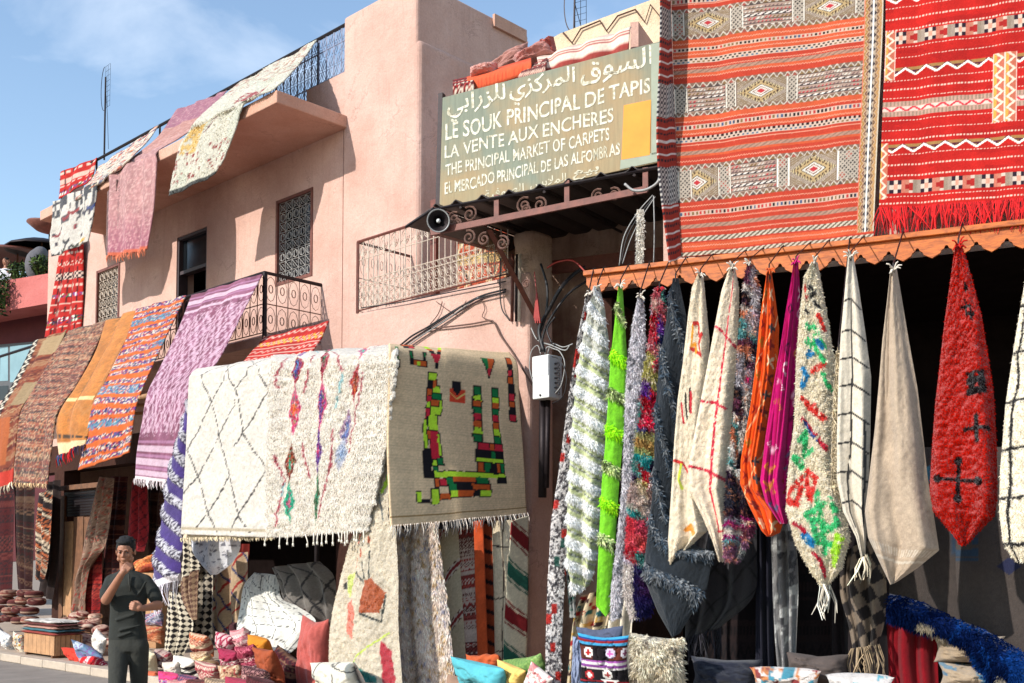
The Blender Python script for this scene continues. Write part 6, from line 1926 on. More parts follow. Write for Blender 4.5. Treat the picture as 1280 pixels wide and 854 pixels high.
# ================================================================== STUFF ON THE GROUND AND IN THE SHOPS
def frame_at(fam, yaw=0., pitch=0., roll=0.):
    u, n = FR[fam]
    R = np.array([u, -n, UP]).T          # columns: right, towards viewer, up
    cy, sy = math.cos(yaw), math.sin(yaw); cp, sp = math.cos(pitch), math.sin(pitch); cr_, sr_ = math.cos(roll), math.sin(roll)
    Ry = np.array([[cy, -sy, 0], [sy, cy, 0], [0, 0, 1]]); Rp = np.array([[1, 0, 0], [0, cp, -sp], [0, sp, cp]]); Rr = np.array([[cr_, 0, sr_], [0, 1, 0], [-sr_, 0, cr_]])
    return R @ Ry @ Rp @ Rr
def cushion(px, py, fam, d, w, h, t, paint, label, yaw=0., pitch=0., roll=0., mat='kilim', seed=0, group=None, cat='cushion', name='cushion', n=34, rough=.006, plf=None, lump=.03):
    c = at(px, py, fam, d)
    R = frame_at(fam, yaw, pitch, roll)
    us = np.linspace(-1, 1, n + 1)
    X, Z = np.meshgrid(us, us[::-1])
    ins = .14
    bx = X * (1 - ins * (1 - Z ** 2) * 0 - ins * (1 - np.abs(Z) ** 1.5) * np.abs(X) ** 3)
    bz = Z * (1 - ins * (1 - np.abs(X) ** 1.5) * np.abs(Z) ** 3)
    th = ((1 - np.abs(X) ** 2.6) * (1 - np.abs(Z) ** 2.6)) ** .55
    lu = (fbm(X * 1.6 + seed, Z * 1.6, seed, 3) - .5) * 2
    yy = t / 2 * th * (1 + lu * .35) + lu * lump * th
    cz = np.abs(fbm(X * 2.7 + seed * 3, Z * 2.2, seed + 9, 3) - .5)
    yy = yy - np.maximum(0, .05 - cz) * .55 * th * min(1, t / .16) + (fbm(X * 14, Z * 14, seed, 2) - .5) * rough * 2
    P1 = np.stack([bx * w / 2 + lu * lump * .6, yy, bz * h / 2 + lu * lump * .5], -1)
    P2 = np.stack([bx * w / 2 + lu * lump * .6, -t / 2 * th * (1 - lu * .3), bz * h / 2 + lu * lump * .5], -1)
    U, V = (X.ravel() + 1) / 2, (1 - Z.ravel()) / 2
    Cc = paint(U, V, w, h).astype(float)
    idx = np.arange((n + 1) ** 2).reshape(n + 1, n + 1)
    q = np.stack([idx[:-1, :-1], idx[1:, :-1], idx[1:, 1:], idx[:-1, 1:]], -1).reshape(-1, 4)
    V1 = (P1.reshape(-1, 3) @ R.T) + c; V2 = (P2.reshape(-1, 3) @ R.T) + c
    nb = len(V1)
    o = mesh_obj(name, np.concatenate([V1, V2]), [q, q[:, ::-1] + nb], M[mat], None, np.concatenate([Cc, Cc]), True)
    tag(o, label, cat, group)
    if plf:
        s = Surf(); s.o = o; s.P = V1.reshape(n + 1, n + 1, 3); du = np.gradient(s.P, axis=1); dv = np.gradient(s.P, axis=0)
        nn = np.cross(dv, du); nn /= np.linalg.norm(nn, axis=2, keepdims=True) + 1e-9; nn *= np.sign((nn @ (R @ np.array([0, 1., 0]))).mean())
        s.N = nn; s.C = Cc.reshape(n + 1, n + 1, 3); s.V = np.linspace(0, 1, n + 1); s.W, s.H, s.nu, s.nv = w, h, n, n; s.wid = np.ones(n + 1); s.fam = fam
        pile(s, *plf[:3], **plf[3])
    return o
def pouf(px, py, fam, d, r, hh, paint, label, group=None, seed=0, tilt=(0, 0), cat='pouf', name='pouf', n=20, m=12):
    c = at(px, py, fam, d)
    q = np.linspace(0, 2 * math.pi, n + 1); a = np.linspace(-math.pi / 2, math.pi / 2, m + 1)
    Q, A = np.meshgrid(q, a)
    seam = 1 - .05 * np.abs(np.cos(Q * 4)) ** 8
    rr = r * np.abs(np.cos(A)) ** .55 * seam * (1 + .08 * (fbm(np.cos(Q) * 1.5 + 3, np.sin(Q) * 1.5 + A, seed) - .5))
    z = hh / 2 * np.sign(np.sin(A)) * np.abs(np.sin(A)) ** .75
    P = np.stack([rr * np.cos(Q), rr * np.sin(Q), z], -1).reshape(-1, 3)
    R = frame_at(fam, 0, tilt[0], tilt[1])
    Cc = paint((Q / 2 / math.pi * 3 % 1).ravel(), ((A + math.pi / 2) / math.pi).ravel(), .5, .4).astype(float)
    idx = np.arange((n + 1) * (m + 1)).reshape(m + 1, n + 1)
    f = np.stack([idx[:-1, :-1], idx[:-1, 1:], idx[1:, 1:], idx[1:, :-1]], -1).reshape(-1, 4)
    o = mesh_obj(name, P @ R.T + c, [f], M['kilim'], None, Cc, True)
    return tag(o, label, cat, group)
def p_pouf(pal, seed):
    return p_kilim(pal, .055, seed, base=pal[0], mot=.04)
PR, PK, PO, PB = (128, 44, 40), (184, 110, 110), (176, 96, 66), (90, 50, 46)

# hanging things in the dark left shops
GH = 'dark rugs hanging in the shop doorways at the left'
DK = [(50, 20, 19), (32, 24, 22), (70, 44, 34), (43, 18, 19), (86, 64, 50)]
def hang(rows, paint, lab, d=9.45, seed=1, mat='kilim', bulge=.08, folds=((2.5, .05, .1, .1),), grp=GH, px=1.0, **k):
    return sheet('rug', [(r[0], r[1], r[2], r[3], d, d) for r in rows], paint, M[mat], 'L', bulge=bulge, folds=folds, seed=seed, label=lab, group=grp, px=px, **k)
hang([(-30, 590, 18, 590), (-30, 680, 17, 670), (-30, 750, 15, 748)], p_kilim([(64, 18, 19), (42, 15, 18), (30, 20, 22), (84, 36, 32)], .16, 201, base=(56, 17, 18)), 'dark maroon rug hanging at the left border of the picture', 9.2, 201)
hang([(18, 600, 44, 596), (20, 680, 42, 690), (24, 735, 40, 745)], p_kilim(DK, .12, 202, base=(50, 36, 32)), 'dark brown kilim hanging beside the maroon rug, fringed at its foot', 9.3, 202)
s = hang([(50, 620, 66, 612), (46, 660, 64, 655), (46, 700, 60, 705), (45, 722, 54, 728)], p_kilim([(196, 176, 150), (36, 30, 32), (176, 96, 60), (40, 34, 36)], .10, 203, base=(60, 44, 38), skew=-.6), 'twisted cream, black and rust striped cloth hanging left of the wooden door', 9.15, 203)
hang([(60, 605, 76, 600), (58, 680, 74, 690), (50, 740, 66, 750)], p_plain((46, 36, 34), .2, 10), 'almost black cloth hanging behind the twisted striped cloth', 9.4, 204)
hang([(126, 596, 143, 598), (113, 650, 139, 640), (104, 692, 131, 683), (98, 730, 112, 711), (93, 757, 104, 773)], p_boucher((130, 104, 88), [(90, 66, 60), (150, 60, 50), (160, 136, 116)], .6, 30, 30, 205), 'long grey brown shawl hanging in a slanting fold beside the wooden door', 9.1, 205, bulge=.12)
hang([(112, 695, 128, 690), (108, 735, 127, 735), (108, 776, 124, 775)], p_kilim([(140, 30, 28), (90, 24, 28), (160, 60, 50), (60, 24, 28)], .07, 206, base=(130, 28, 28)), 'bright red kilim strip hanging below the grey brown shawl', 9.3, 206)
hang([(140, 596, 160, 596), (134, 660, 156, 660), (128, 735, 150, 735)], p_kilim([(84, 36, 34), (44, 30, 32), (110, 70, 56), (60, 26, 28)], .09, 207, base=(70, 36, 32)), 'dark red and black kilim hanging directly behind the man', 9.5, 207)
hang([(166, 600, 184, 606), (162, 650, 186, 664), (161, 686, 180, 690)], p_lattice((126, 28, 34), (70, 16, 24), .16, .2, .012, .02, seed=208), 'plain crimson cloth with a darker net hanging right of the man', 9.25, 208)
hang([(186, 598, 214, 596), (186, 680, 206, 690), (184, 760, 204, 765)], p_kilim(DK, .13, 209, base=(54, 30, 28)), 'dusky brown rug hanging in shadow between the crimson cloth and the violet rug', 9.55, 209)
def shop_door():
    root = empty('shop_door', fp('L', sL(92, 9.7, 720), 9.7, .1), 'tall worn wooden shop door with a pale board coloured as sunlit behind the man', 'door')
    for a, b, y0, y1, mt in ((74, 79, 620, 778, M['wood_brown']), (80, 90, 652, 776, M['wood_pole']), (91, 103, 646, 776, M['wood_brown']), (104, 116, 646, 776, M['wood_brown'])):  # paler wood on one plank puts the strip of sun into the colour
        m = MB(); m.fbox('L', sL(a, 9.62, 700), sL(b, 9.62, 700), 9.62, 9.68, .12, zL((a + b) / 2, y0, 9.62))
        o = m.build('plank', mt, root); bevel(o, .006)
    m = MB(); m.fbox('L', sL(74, 9.6, 640), sL(125, 9.6, 640), 9.56, 9.61, zL(95, 612, 9.6), zL(95, 606, 9.6)); m.build('lintel', M['wood_brown'], root)
    m = MB()
    for i in range(9):
        z = zL(95, 645, 9.6) + i * .055
        m.fbox('L', sL(80, 9.66, 640), sL(118, 9.66, 640), 9.66, 9.69, z + .004, z + .05)
    o = m.build('shutter', M['iron'], root); o['kind'] = 'stuff'
shop_door()
# poufs heaped on the pavement
def heap():
    rg = random.Random(5)
    G = 'small kilim poufs heaped on the pavement behind the crate'
    k = 0
    for row, (y, xs, r) in enumerate([(806, range(62, 138, 15), .17), (797, range(68, 134, 14), .15), (786, range(72, 132, 13), .14), (777, range(78, 128, 13), .13), (769, (92, 106, 120), .12)]):
        for x in xs:
            k += 1
            pouf(x + rg.uniform(-3, 3), y + rg.uniform(-2, 2), 'L', 7.6 + row * .16, r * .95, r * .85, p_pouf([(128, 64, 58), (200, 176, 156), (100, 48, 44), (186, 150, 130)], 300 + k % 3),
                 'small rust and pink kilim pouf in the heap on the pavement behind the crate', G, k, (rg.uniform(-.3, .3), rg.uniform(-.3, .3)))
    G2 = 'kilim poufs stacked in the dark shop at the far left'
    for row, (y, xs) in enumerate([(752, range(-4, 56, 12)), (762, range(0, 44, 13)), (774, range(-2, 40, 13)), (742, (34, 44, 12))]):
        for x in xs:
            k += 1
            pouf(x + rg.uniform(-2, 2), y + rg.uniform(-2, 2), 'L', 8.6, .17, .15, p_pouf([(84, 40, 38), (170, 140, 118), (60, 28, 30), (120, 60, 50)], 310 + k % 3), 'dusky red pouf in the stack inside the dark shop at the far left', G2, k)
heap()
def crate():
    c0, c1, d0, d1 = sL(31, 6.97, 800), sL(69, 6.97, 800), 6.96, 7.36
    z0, z1 = .14, zL(50, 793, 6.97)
    root = empty('wooden_crate', fp('L', (c0 + c1) / 2, 7.15, .1), 'pale wooden crate on the pavement carrying a stack of folded cloths', 'crate')
    n = 7; w = (c1 - c0) / n
    for i in range(n):
        m = MB(); m.fbox('L', c0 + i * w, c0 + (i + 1) * w - .008, d0, d0 + .02, z0, z1); o = m.build('board', M['wood_pole'], root)
    for i in range(5):
        ww = (d1 - d0 - .03) / 5
        m = MB(); m.fbox('L', c0, c0 + .02, d0 + .025 + i * ww, d0 + .02 + (i + 1) * ww - .004, z0, z1); m.build('board', M['wood_pole'], root)
        m = MB(); m.fbox('L', c1 - .02, c1, d0 + .025 + i * ww, d0 + .02 + (i + 1) * ww - .004, z0, z1); m.build('board', M['wood_pole'], root)
    m = MB(); m.fbox('L', c0, c1, d1, d1 + .02, z0, z1); m.build('back_panel', M['wood_pole'], root)
    for s_ in (c0 + .05, c1 - .1):
        m = MB(); m.fbox('L', s_, s_ + .05, d0 - .003, d1, .1, z0 - .002); m.build('foot', M['wood_brown'], root)
    cols = [((150, 60, 50), 'maroon'), ((70, 120, 130), 'teal'), ((206, 150, 130), 'salmon'), ((110, 50, 44), 'brown'), ((226, 218, 206), 'white')]
    z = z1
    for i, (c, nm) in enumerate(cols):
        hh = .045
        ctr = fp('L', (c0 + c1) / 2 + .03 * math.sin(i * 3), (d0 + d1) / 2, z + hh / 2)
        n_ = 18
        us = np.linspace(-1, 1, n_ + 1); X, Y = np.meshgrid(us, us)
        e = (1 - np.abs(X) ** 8) * (1 - np.abs(Y) ** 8)
        hx, hy = (c1 - c0) / 2 + .06 - .01 * i, (d1 - d0) / 2 + .05 - .01 * i
        w_ = (fbm(X * 3 + i, Y * 3, i) - .5) * .02
        def mk(sg): return (ctr + uL * (X * hx)[..., None] + nL * (Y * hy)[..., None] + UP * (sg * hh / 2 * np.sqrt(np.maximum(e, 0)) + w_)[..., None]).reshape(-1, 3)
        idx = np.arange((n_ + 1) ** 2).reshape(n_ + 1, n_ + 1); q = np.stack([idx[:-1, :-1], idx[:-1, 1:], idx[1:, 1:], idx[1:, :-1]], -1).reshape(-1, 4)
        V1, V2 = mk(1), mk(-1)
        C = p_kilim([c, tuple(int(v * .7) for v in c)], .08, 400 + i, base=c)(np.tile((X.ravel() + 1) / 2, 2), np.tile((Y.ravel() + 1) / 2, 2), 1, .6)
        o = mesh_obj('folded_cloth', np.concatenate([V1, V2]), [q, q[:, ::-1] + len(V1)], M['kilim'], None, C, True)
        tag(o, '%s folded cloth in the stack on the wooden crate' % nm, 'cloth', 'folded cloths on the wooden crate')
        z += hh * .93
crate()
def cu(*a, **k): return cushion(*a, **k)
PKP = p_kilim([(176, 84, 100), (216, 196, 188), (150, 60, 76), (206, 150, 150)], .05, 61, base=(186, 110, 120), mot=.03)
cu(9, 802, 'L', 7.15, .36, .32, .16, p_boucher((214, 210, 204), [(150, 160, 170), (190, 190, 190)], .6, 30, 30, 1), 'crumpled white speckled cushion at the far left of the pavement', seed=1, roll=.3, pitch=-.4)
cu(-6, 790, 'L', 7.5, .5, .3, .2, p_plain((190, 190, 190), .1), 'grey white bundle behind the speckled cushion at the left border', seed=2, roll=-.2, pitch=-.6)
cu(25, 804, 'L', 7.1, .30, .34, .16, p_boucher((206, 196, 176), [(200, 150, 60), (160, 60, 50), (60, 90, 120)], .55, 26, 26, 3), 'cream cushion flecked with yellow against the crate', seed=3, roll=.15, pitch=-.3)
cu(50, 790, 'L', 7.7, .7, .22, .18, p_plain((60, 80, 100), .2), 'dark blue bundle behind the crate', seed=4)
cu(99, 824, 'L', 7.1, .55, .36, .2, p_plain((206, 60, 44), .12, 6), 'orange red cloth bundle lying on the kerb', seed=5, roll=.25, pitch=-.8)
cu(113, 820, 'L', 7.0, .62, .36, .16, p_kilim([(96, 130, 150), (190, 196, 206), (120, 90, 140), (90, 110, 140)], .06, 62, base=(120, 150, 170), skew=.8), 'pale blue striped cloth bundle leaning over the red bundle', seed=6, roll=.5, pitch=-.7)
cu(118, 830, 'L', 6.98, .6, .30, .16, p_kilim([(190, 30, 34), (224, 200, 200), (150, 30, 60)], .07, 63, base=(190, 30, 34), skew=.5), 'red and white cloth bundle in front of the blue one beside the man', seed=7, roll=-.1, pitch=-.9)
cu(124, 803, 'L', 7.2, .34, .28, .14, p_plain((214, 206, 196), .1), 'small off white cushion on the blue bundle', seed=8, roll=.4)
cu(183, 826, 'L', 6.98, .44, .40, .18, p_boucher((196, 184, 156), [(216, 170, 60), (150, 160, 100)], .8, 10, 10, 4), 'big pale cushion with a yellow flower beside the man', seed=9, roll=.35, pitch=-.35)
cu(190, 775, 'L', 8.5, .62, .24, .24, p_kilim([(90, 96, 130), (196, 190, 196), (160, 90, 110)], .04, 64, base=(150, 150, 170), skew=.6), 'blue and pink striped bolster right of the man', seed=10, roll=-.15, mat='velvet')
cu(190, 792, 'L', 8.4, .62, .26, .26, p_kilim([(176, 96, 60), (196, 150, 110), (150, 70, 60)], .05, 65, base=(180, 110, 80), skew=.4), 'rust and tan bolster under the blue striped one', seed=11, roll=.05)
cu(184, 706, 'L', 9.0, .75, .28, .30, p_kilim([(196, 100, 50), (150, 60, 50), (206, 150, 90)], .045, 66, base=(190, 100, 56), skew=.25), 'orange striped bundle of rug at the height of the man\'s shoulder', seed=12, roll=-.2)
m = MB(); m.fbox('L', sL(162, 9.0, 760), sL(206, 9.0, 760), 8.85, 9.3, .1, zL(184, 716, 9.0)); o = m.build('display_box', M['wood_pole']); tag(o, 'plain wooden box standing behind the man, below the orange bundle', 'box'); bevel(o, .01)
GP = None
pc = [(205, 824, .34, .26, p_boucher((176, 150, 140), [(120, 80, 80), (150, 60, 70)], .5, 30, 30, 5), 'dusty pink speckled cushion at the foot of the checkered rugs', .2),
      (217, 838, .44, .26, p_plain((196, 184, 170), .12), 'plain stone coloured cushion left of the striped one', -.1),
      (233, 833, .50, .26, None, 'white cushion with broad black stripes in the cushion pile', .12),
      (252, 806, .44, .34, p_kilim([(190, 110, 70), (206, 180, 150), (150, 70, 60)], .05, 67, base=(190, 130, 90)), 'tan and orange patterned cushion high in the pile, against the lattice rug', .1),
      (252, 824, .46, .22, p_kilim([(206, 180, 120), (150, 110, 80), (220, 206, 180)], .04, 68, base=(200, 170, 120)), 'mustard and cream striped cushion under the tan one', -.1),
      (283, 806, .36, .34, p_lattice((206, 170, 170), (160, 50, 76), .10, .13, .014, .02, seed=69), 'pink cushion with white lozenges in the middle of the pile', .2),
      (303, 800, .40, .36, PKP, 'pink and white zigzag cushion below the white grid blanket', -.2),
      (288, 825, .42, .30, p_kilim([(150, 40, 70), (206, 190, 180), (176, 80, 96)], .05, 70, base=(170, 90, 100)), 'deep pink patterned cushion below the lozenge one', .1),
      (312, 822, .50, .36, p_kilim([(190, 90, 110), (220, 200, 190), (120, 30, 50)], .06, 71, base=(190, 110, 120)), 'large rose patterned cushion in front of the orange one', -.15),
      (326, 810, .42, .34, p_boucher((206, 130, 40), [(176, 90, 50), (120, 60, 40)], .7, 12, 12, 6), 'plain orange cushion at the top right of the pile', .15),
      (336, 832, .44, .50, p_plain((150, 74, 46), .14, 5), 'rust brown cushion standing at the right end of the pile', .05),
      (262, 843, .50, .34, p_kilim([(176, 120, 110), (206, 190, 170), (150, 50, 60)], .06, 72, base=(176, 130, 120)), 'beige and red carpet cushion in the front of the pile', .1),
      (292, 846, .54, .34, p_boucher((176, 140, 110), [(120, 90, 70), (150, 60, 60), (200, 180, 150)], .4, 24, 24, 7), 'brown mottled cushion in the front row, below the deep pink one', -.1),
      (322, 850, .50, .34, p_kilim([(120, 30, 50), (60, 30, 36), (190, 150, 140)], .06, 73, base=(110, 36, 50)), 'dark wine red patterned cushion in the front row', .1),
      (214, 852, .50, .26, p_kilim([(206, 60, 120), (60, 120, 160), (222, 150, 60), (190, 60, 90)], .05, 74, base=(196, 60, 120)), 'vivid pink, blue and orange cushion in the front row', .05),
      (190, 850, .40, .26, p_plain((186, 92, 60), .12), 'terracotta cushion at the left end of the front row', -.05),
      (238, 856, .44, .26, p_kilim([(206, 190, 180), (150, 60, 80), (70, 60, 90)], .05, 75, base=(190, 150, 150)), 'white and plum cushion between the vivid one and the carpet cushion', .05)]
for i_, (x_, w_, c_, nm_) in enumerate([(228, .5, (176, 110, 110), 'dusty rose'), (252, .5, (120, 60, 56), 'dark maroon'), (277, .5, (190, 160, 130), 'oatmeal'), (303, .5, (150, 50, 70), 'raspberry'), (330, .5, (90, 40, 44), 'deep brown red')]):
    cu(x_, 866, 'L', 6.68, w_, .34, .24, p_kilim([c_, tuple(int(v * .6) for v in c_), (206, 190, 176)], .06, 90 + i_, base=c_), '%s patterned cushion at the very front of the pile, cut by the frame' % nm_, seed=140 + i_, pitch=-.4, roll=.05 * (i_ - 2), group='cushions piled on the ground inside the corner stall')
def p_bw(U, V, W, H):
    C = flat(len(U), (222, 214, 200)); put(C, (np.abs(V - .35) < .09) | (np.abs(V - .65) < .09), (44, 40, 42)); put(C, np.abs(V - .5) < .015, (60, 56, 58)); return C
for i, (x, y, w, h, pp, lab, r) in enumerate(pc):
    cu(x, y, 'L', 6.80 + (852 - y) * .014, w * .9, h * .9, .2, pp or p_bw, lab, seed=20 + i, roll=r, pitch=-.45, mat='kilim', group='cushions piled on the ground inside the corner stall')
pouf(262, 834, 'L', 7.0, .12, .16, p_pouf([(170, 140, 100), (120, 90, 60)], 330), 'small tan pouf wedged between the striped and deep pink cushions', None, 3)
pouf(300, 786, 'L', 8.3, .16, .18, p_pouf([(110, 50, 56), (60, 36, 40)], 331), 'small dark red pouf under the white grid blanket', None, 4)
# rugs inside the stall
GS = 'rugs hanging in the shade inside the corner stall'
ck = p_checker((196, 184, 162), (30, 26, 26), .055, 0, 1, .785)
hang([(213, 738, 228, 742), (209, 768, 241, 774), (207, 800, 238, 800), (206, 830, 226, 826)], ck, 'black and white checkered rug reaching down beside the violet rug fringe', 7.75, 211, 'kilim', .08, grp=GS, px=.5)
hang([(226, 672, 247, 676), (226, 700, 250, 706), (224, 735, 250, 716)], ck, 'small black and white checkered rug just under the cream diamond rug', 7.9, 212, 'kilim', .05, grp=GS, px=.5)
hang([(246, 700, 266, 700), (244, 750, 266, 750), (238, 802, 264, 806)], p_checker((176, 164, 146), (28, 24, 24), .065, .004, 2, .78), 'black and white checkered rug with larger squares beside the lattice rug', 8.05, 213, 'kilim', .08, grp=GS, px=.5)
hang([(226, 728, 248, 712), (228, 750, 246, 745), (240, 775, 246, 775)], p_checker((150, 124, 100), (96, 70, 60), .05, .004, 3, .78), 'small brown and tan checkered rug between the checkered rugs', 7.7, 214, 'kilim', .05, grp=GS, px=.5)
hang([(264, 695, 310, 690), (264, 740, 309, 740), (266, 800, 306, 800)], p_lattice((176, 150, 120), (150, 40, 34), .34, .36, .022, .06, (40, 50, 90), 215), 'tan rug with a red and blue lattice in the shade of the stall', 8.3, 215, 'velvet', .06, grp=GS)
hang([(239, 668, 300, 666), (241, 690, 300, 686), (252, 706, 290, 704), (264, 719, 272, 718)], p_boucher((206, 206, 210), [(130, 130, 140), (110, 110, 120)], .82, 16, 40, 216), 'white cloth with a faint grey border hanging in a loop under the cream rug', 7.6, 216, 'cloth', .08, folds=((1.4, .06, .1, .3), (3, .02, .3, .2)), grp=GS)
hang([(296, 680, 312, 680), (296, 720, 310, 720), (296, 770, 306, 770)], p_plain((110, 36, 30), .15), 'narrow dark red cloth right of the lattice rug', 8.4, 217, grp=GS)
pg = p_gridlines((222, 220, 210), (46, 44, 46), .27, .22, .014, .35, .05, 218)
s = sheet('rug', [(318, 716, 348, 720, 8.35, 8.35), (305, 732, 352, 748, 8.15, 8.2), (300, 760, 372, 758, 8.0, 8.05), (296, 790, 395, 778, 7.75, 7.85), (306, 808, 372, 808, 7.62, 7.75), (342, 824, 356, 822, 7.6, 7.65)], pg, M['velvet'], 'L', bulge=.12, bpow=.8, rough=.01, folds=[(1.7, .07, .3, .5), (4, .025, .1, .6), (7, .01, .1, -.6)], seed=218,
          label='big white blanket with a thin dark grid tumbling over the cushions, half in sun', group=GS)
sheet('rug', [(340, 710, 400, 702, 8.3, 8.5), (348, 728, 418, 722, 8.25, 8.5), (356, 752, 420, 760, 8.2, 8.5), (372, 762, 416, 790, 8.2, 8.5)], p_lattice((112, 106, 100), (44, 42, 44), .34, .44, .016, .05, seed=219), M['velvet'], 'L', bulge=.12, bpow=.8, folds=[(3, .05, .3, .2)], seed=219,
      label='grey rug with dark diamond lines lying folded behind the white grid blanket', group=GS)
cu(392, 822, 'L', 7.6, .50, .95, .3, p_plain((176, 84, 76), .12, 4), 'upright pinkish red bolster right of the white grid blanket', seed=51, roll=.06, mat='velvet')
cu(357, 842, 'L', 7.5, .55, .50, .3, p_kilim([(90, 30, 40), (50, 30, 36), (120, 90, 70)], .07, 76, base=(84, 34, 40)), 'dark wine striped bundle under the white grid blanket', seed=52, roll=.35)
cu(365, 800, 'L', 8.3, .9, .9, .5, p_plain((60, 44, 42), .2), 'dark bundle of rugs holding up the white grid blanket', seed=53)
cu(375, 852, 'L', 7.8, .40, .34, .2, p_plain((206, 170, 140), .12), 'pale tan cushion beside the pinkish red bolster', seed=54)
cu(425, 850, 'L', 6.75, .75, .42, .26, p_gridlines((222, 214, 196), (40, 38, 40), .30, .26, .014, .3, .04, 77), 'cream cushion with dark lines under the rug with coloured shapes', seed=55, roll=-.1, mat='velvet', pitch=-.5)
cu(432, 880, 'L', 6.8, .95, .5, .4, p_plain((190, 176, 150), .1), 'plain pale bundle supporting the cream lined cushion', seed=56)

# ---------------------------------------------------------------- right foreground: goods below the hanging rugs
def table():
    root = empty('display_bench', fp('R', sR(900, 8.9, 850), 8.9, 0), 'low wooden display bench under the heaped cushions, in front of the dark shop', 'bench')
    s0, s1 = sR(560, 8.7, 850), sR(1330, 8.7, 850)
    n = 6; dd_ = .95 / n
    for i in range(n):
        m = MB(); m.fbox('R', s0, s1, 8.45 + i * dd_, 8.45 + (i + 1) * dd_ - .01, .36, .40); m.build('plank', M['wood_brown'], root)
    for s_ in np.linspace(s0 + .05, s1 - .15, 6):
        for d_ in (8.5, 9.3):
            m = MB(); m.fbox('R', s_, s_ + .08, d_, d_ + .08, 0, .358); m.build('leg', M['wood_brown'], root)
table()
def p_ethnic(U, V, W, H):
    x, y = U * W, V * H
    C = flat(len(U), (26, 22, 26))
    for a, b, c in ((0, .05, (60, 150, 190)), (.05, .08, (30, 60, 120)), (.08, .13, (130, 30, 30)), (.13, .18, (60, 140, 180)), (.20, .44, (88, 40, 30)), (.46, .50, (150, 80, 150)), (.50, .54, (206, 200, 200)), (.54, .60, (120, 60, 130)), (.60, .63, (206, 200, 196)), (.86, .9, (150, 30, 40)), (.92, .95, (60, 140, 180))):
        put(C, band(V, a, b), c)
    put(C, band(V, .2, .44) & (np.abs(U - .5) < .16), (26, 20, 24))
    q = .017
    for cu_, cv_, c1, c2 in ((.25, .32, (224, 220, 214), (176, 40, 40)), (.68, .32, (196, 186, 206), (190, 90, 160)), (.98, .32, (206, 200, 206), (120, 60, 90)), (.25, .75, (176, 40, 44), (224, 220, 214)), (.62, .72, (220, 216, 210), (160, 40, 40))):
        dx = np.floor((x - cu_ * W) / q + .5); dy = np.floor((y - cv_ * H) / q + .5)
        dd_ = np.abs(dx) + np.abs(dy)
        put(C, (dd_ <= 3) & (np.abs(dx) <= 2.1) & (np.abs(dy) <= 2.1), c1); put(C, dd_ <= 1, c2)
    strokes(C, x, y, [[(.5 * W, .84 * H), (.8 * W, .84 * H)], [(.55 * W, .9 * H), (.55 * W, .84 * H)], [(.75 * W, .9 * H), (.75 * W, .84 * H)]], .008, (220, 216, 210))
    return C
cu(755, 826, 'R', 8.30, .44, .44, .16, p_ethnic, 'black cushion woven with blue, purple and white bands and small diamonds', seed=61, roll=.02, pitch=-.15, lump=.012, n=60, rough=.003)
cu(752, 812, 'R', 8.55, .42, .40, .16, p_plain((78, 84, 104), .14, 6), 'slate grey cushion standing behind the black woven cushion', seed=62, roll=-.05, pitch=-.1)
cu(722, 830, 'R', 8.42, .10, .46, .12, p_plain((130, 140, 165), .1, 6), 'pale blue grey cushion edge left of the black woven cushion', seed=63, roll=.06)
o = cu(822, 826, 'R', 8.38, .46, .42, .26, p_boucher((214, 204, 184), [(120, 110, 100), (190, 176, 150)], .75, 30, 30, 9), 'fluffy cream pouf right of the black woven cushion', seed=64, mat='shag', roll=.05, pitch=-.2, rough=.03, plf=(7000, .05, .008, dict(droop=.5)))
cu(603, 852, 'L', 7.0, .66, .42, .22, p_plain((84, 164, 174), .10, 5), 'turquoise cushion at the bottom of the picture', seed=65, roll=.12, pitch=-.5, mat='cloth')
cu(608, 836, 'L', 7.25, .46, .30, .2, p_plain((178, 84, 46), .10, 8), 'rust orange leather cushion on top of the turquoise one', seed=66, roll=-.08, pitch=-.3, mat='cloth', lump=.06)
cu(640, 851, 'L', 7.1, .32, .34, .18, p_plain((222, 186, 106), .10, 6), 'pale yellow cushion between the turquoise and the green one', seed=67, roll=.3, pitch=-.4, mat='cloth')
cu(661, 842, 'L', 7.25, .52, .34, .2, p_kilim([(120, 150, 80), (150, 176, 110), (96, 130, 70)], .06, 78, base=(130, 160, 90), skew=-.2), 'green striped cushion beside the speckled white rug', seed=68, roll=-.2, pitch=-.4)
cu(672, 852, 'L', 7.0, .26, .28, .14, p_boucher((226, 214, 206), [(206, 80, 90), (222, 140, 140)], .5, 16, 16, 10), 'small white and coral cushion at the foot of the speckled white rug', seed=69, roll=.6, pitch=-.3)
for i, (x, y, w, c, nm) in enumerate([(600, 880, .9, (150, 120, 100), 'tan'), (655, 880, .8, (120, 110, 80), 'olive'), (630, 905, 1.2, (110, 90, 80), 'brown')]):
    cu(x, y, 'L', 7.3, w, .5, .45, p_plain(c, .1), '%s sack of wool supporting the bright cushions at the bottom edge' % nm, seed=80 + i)
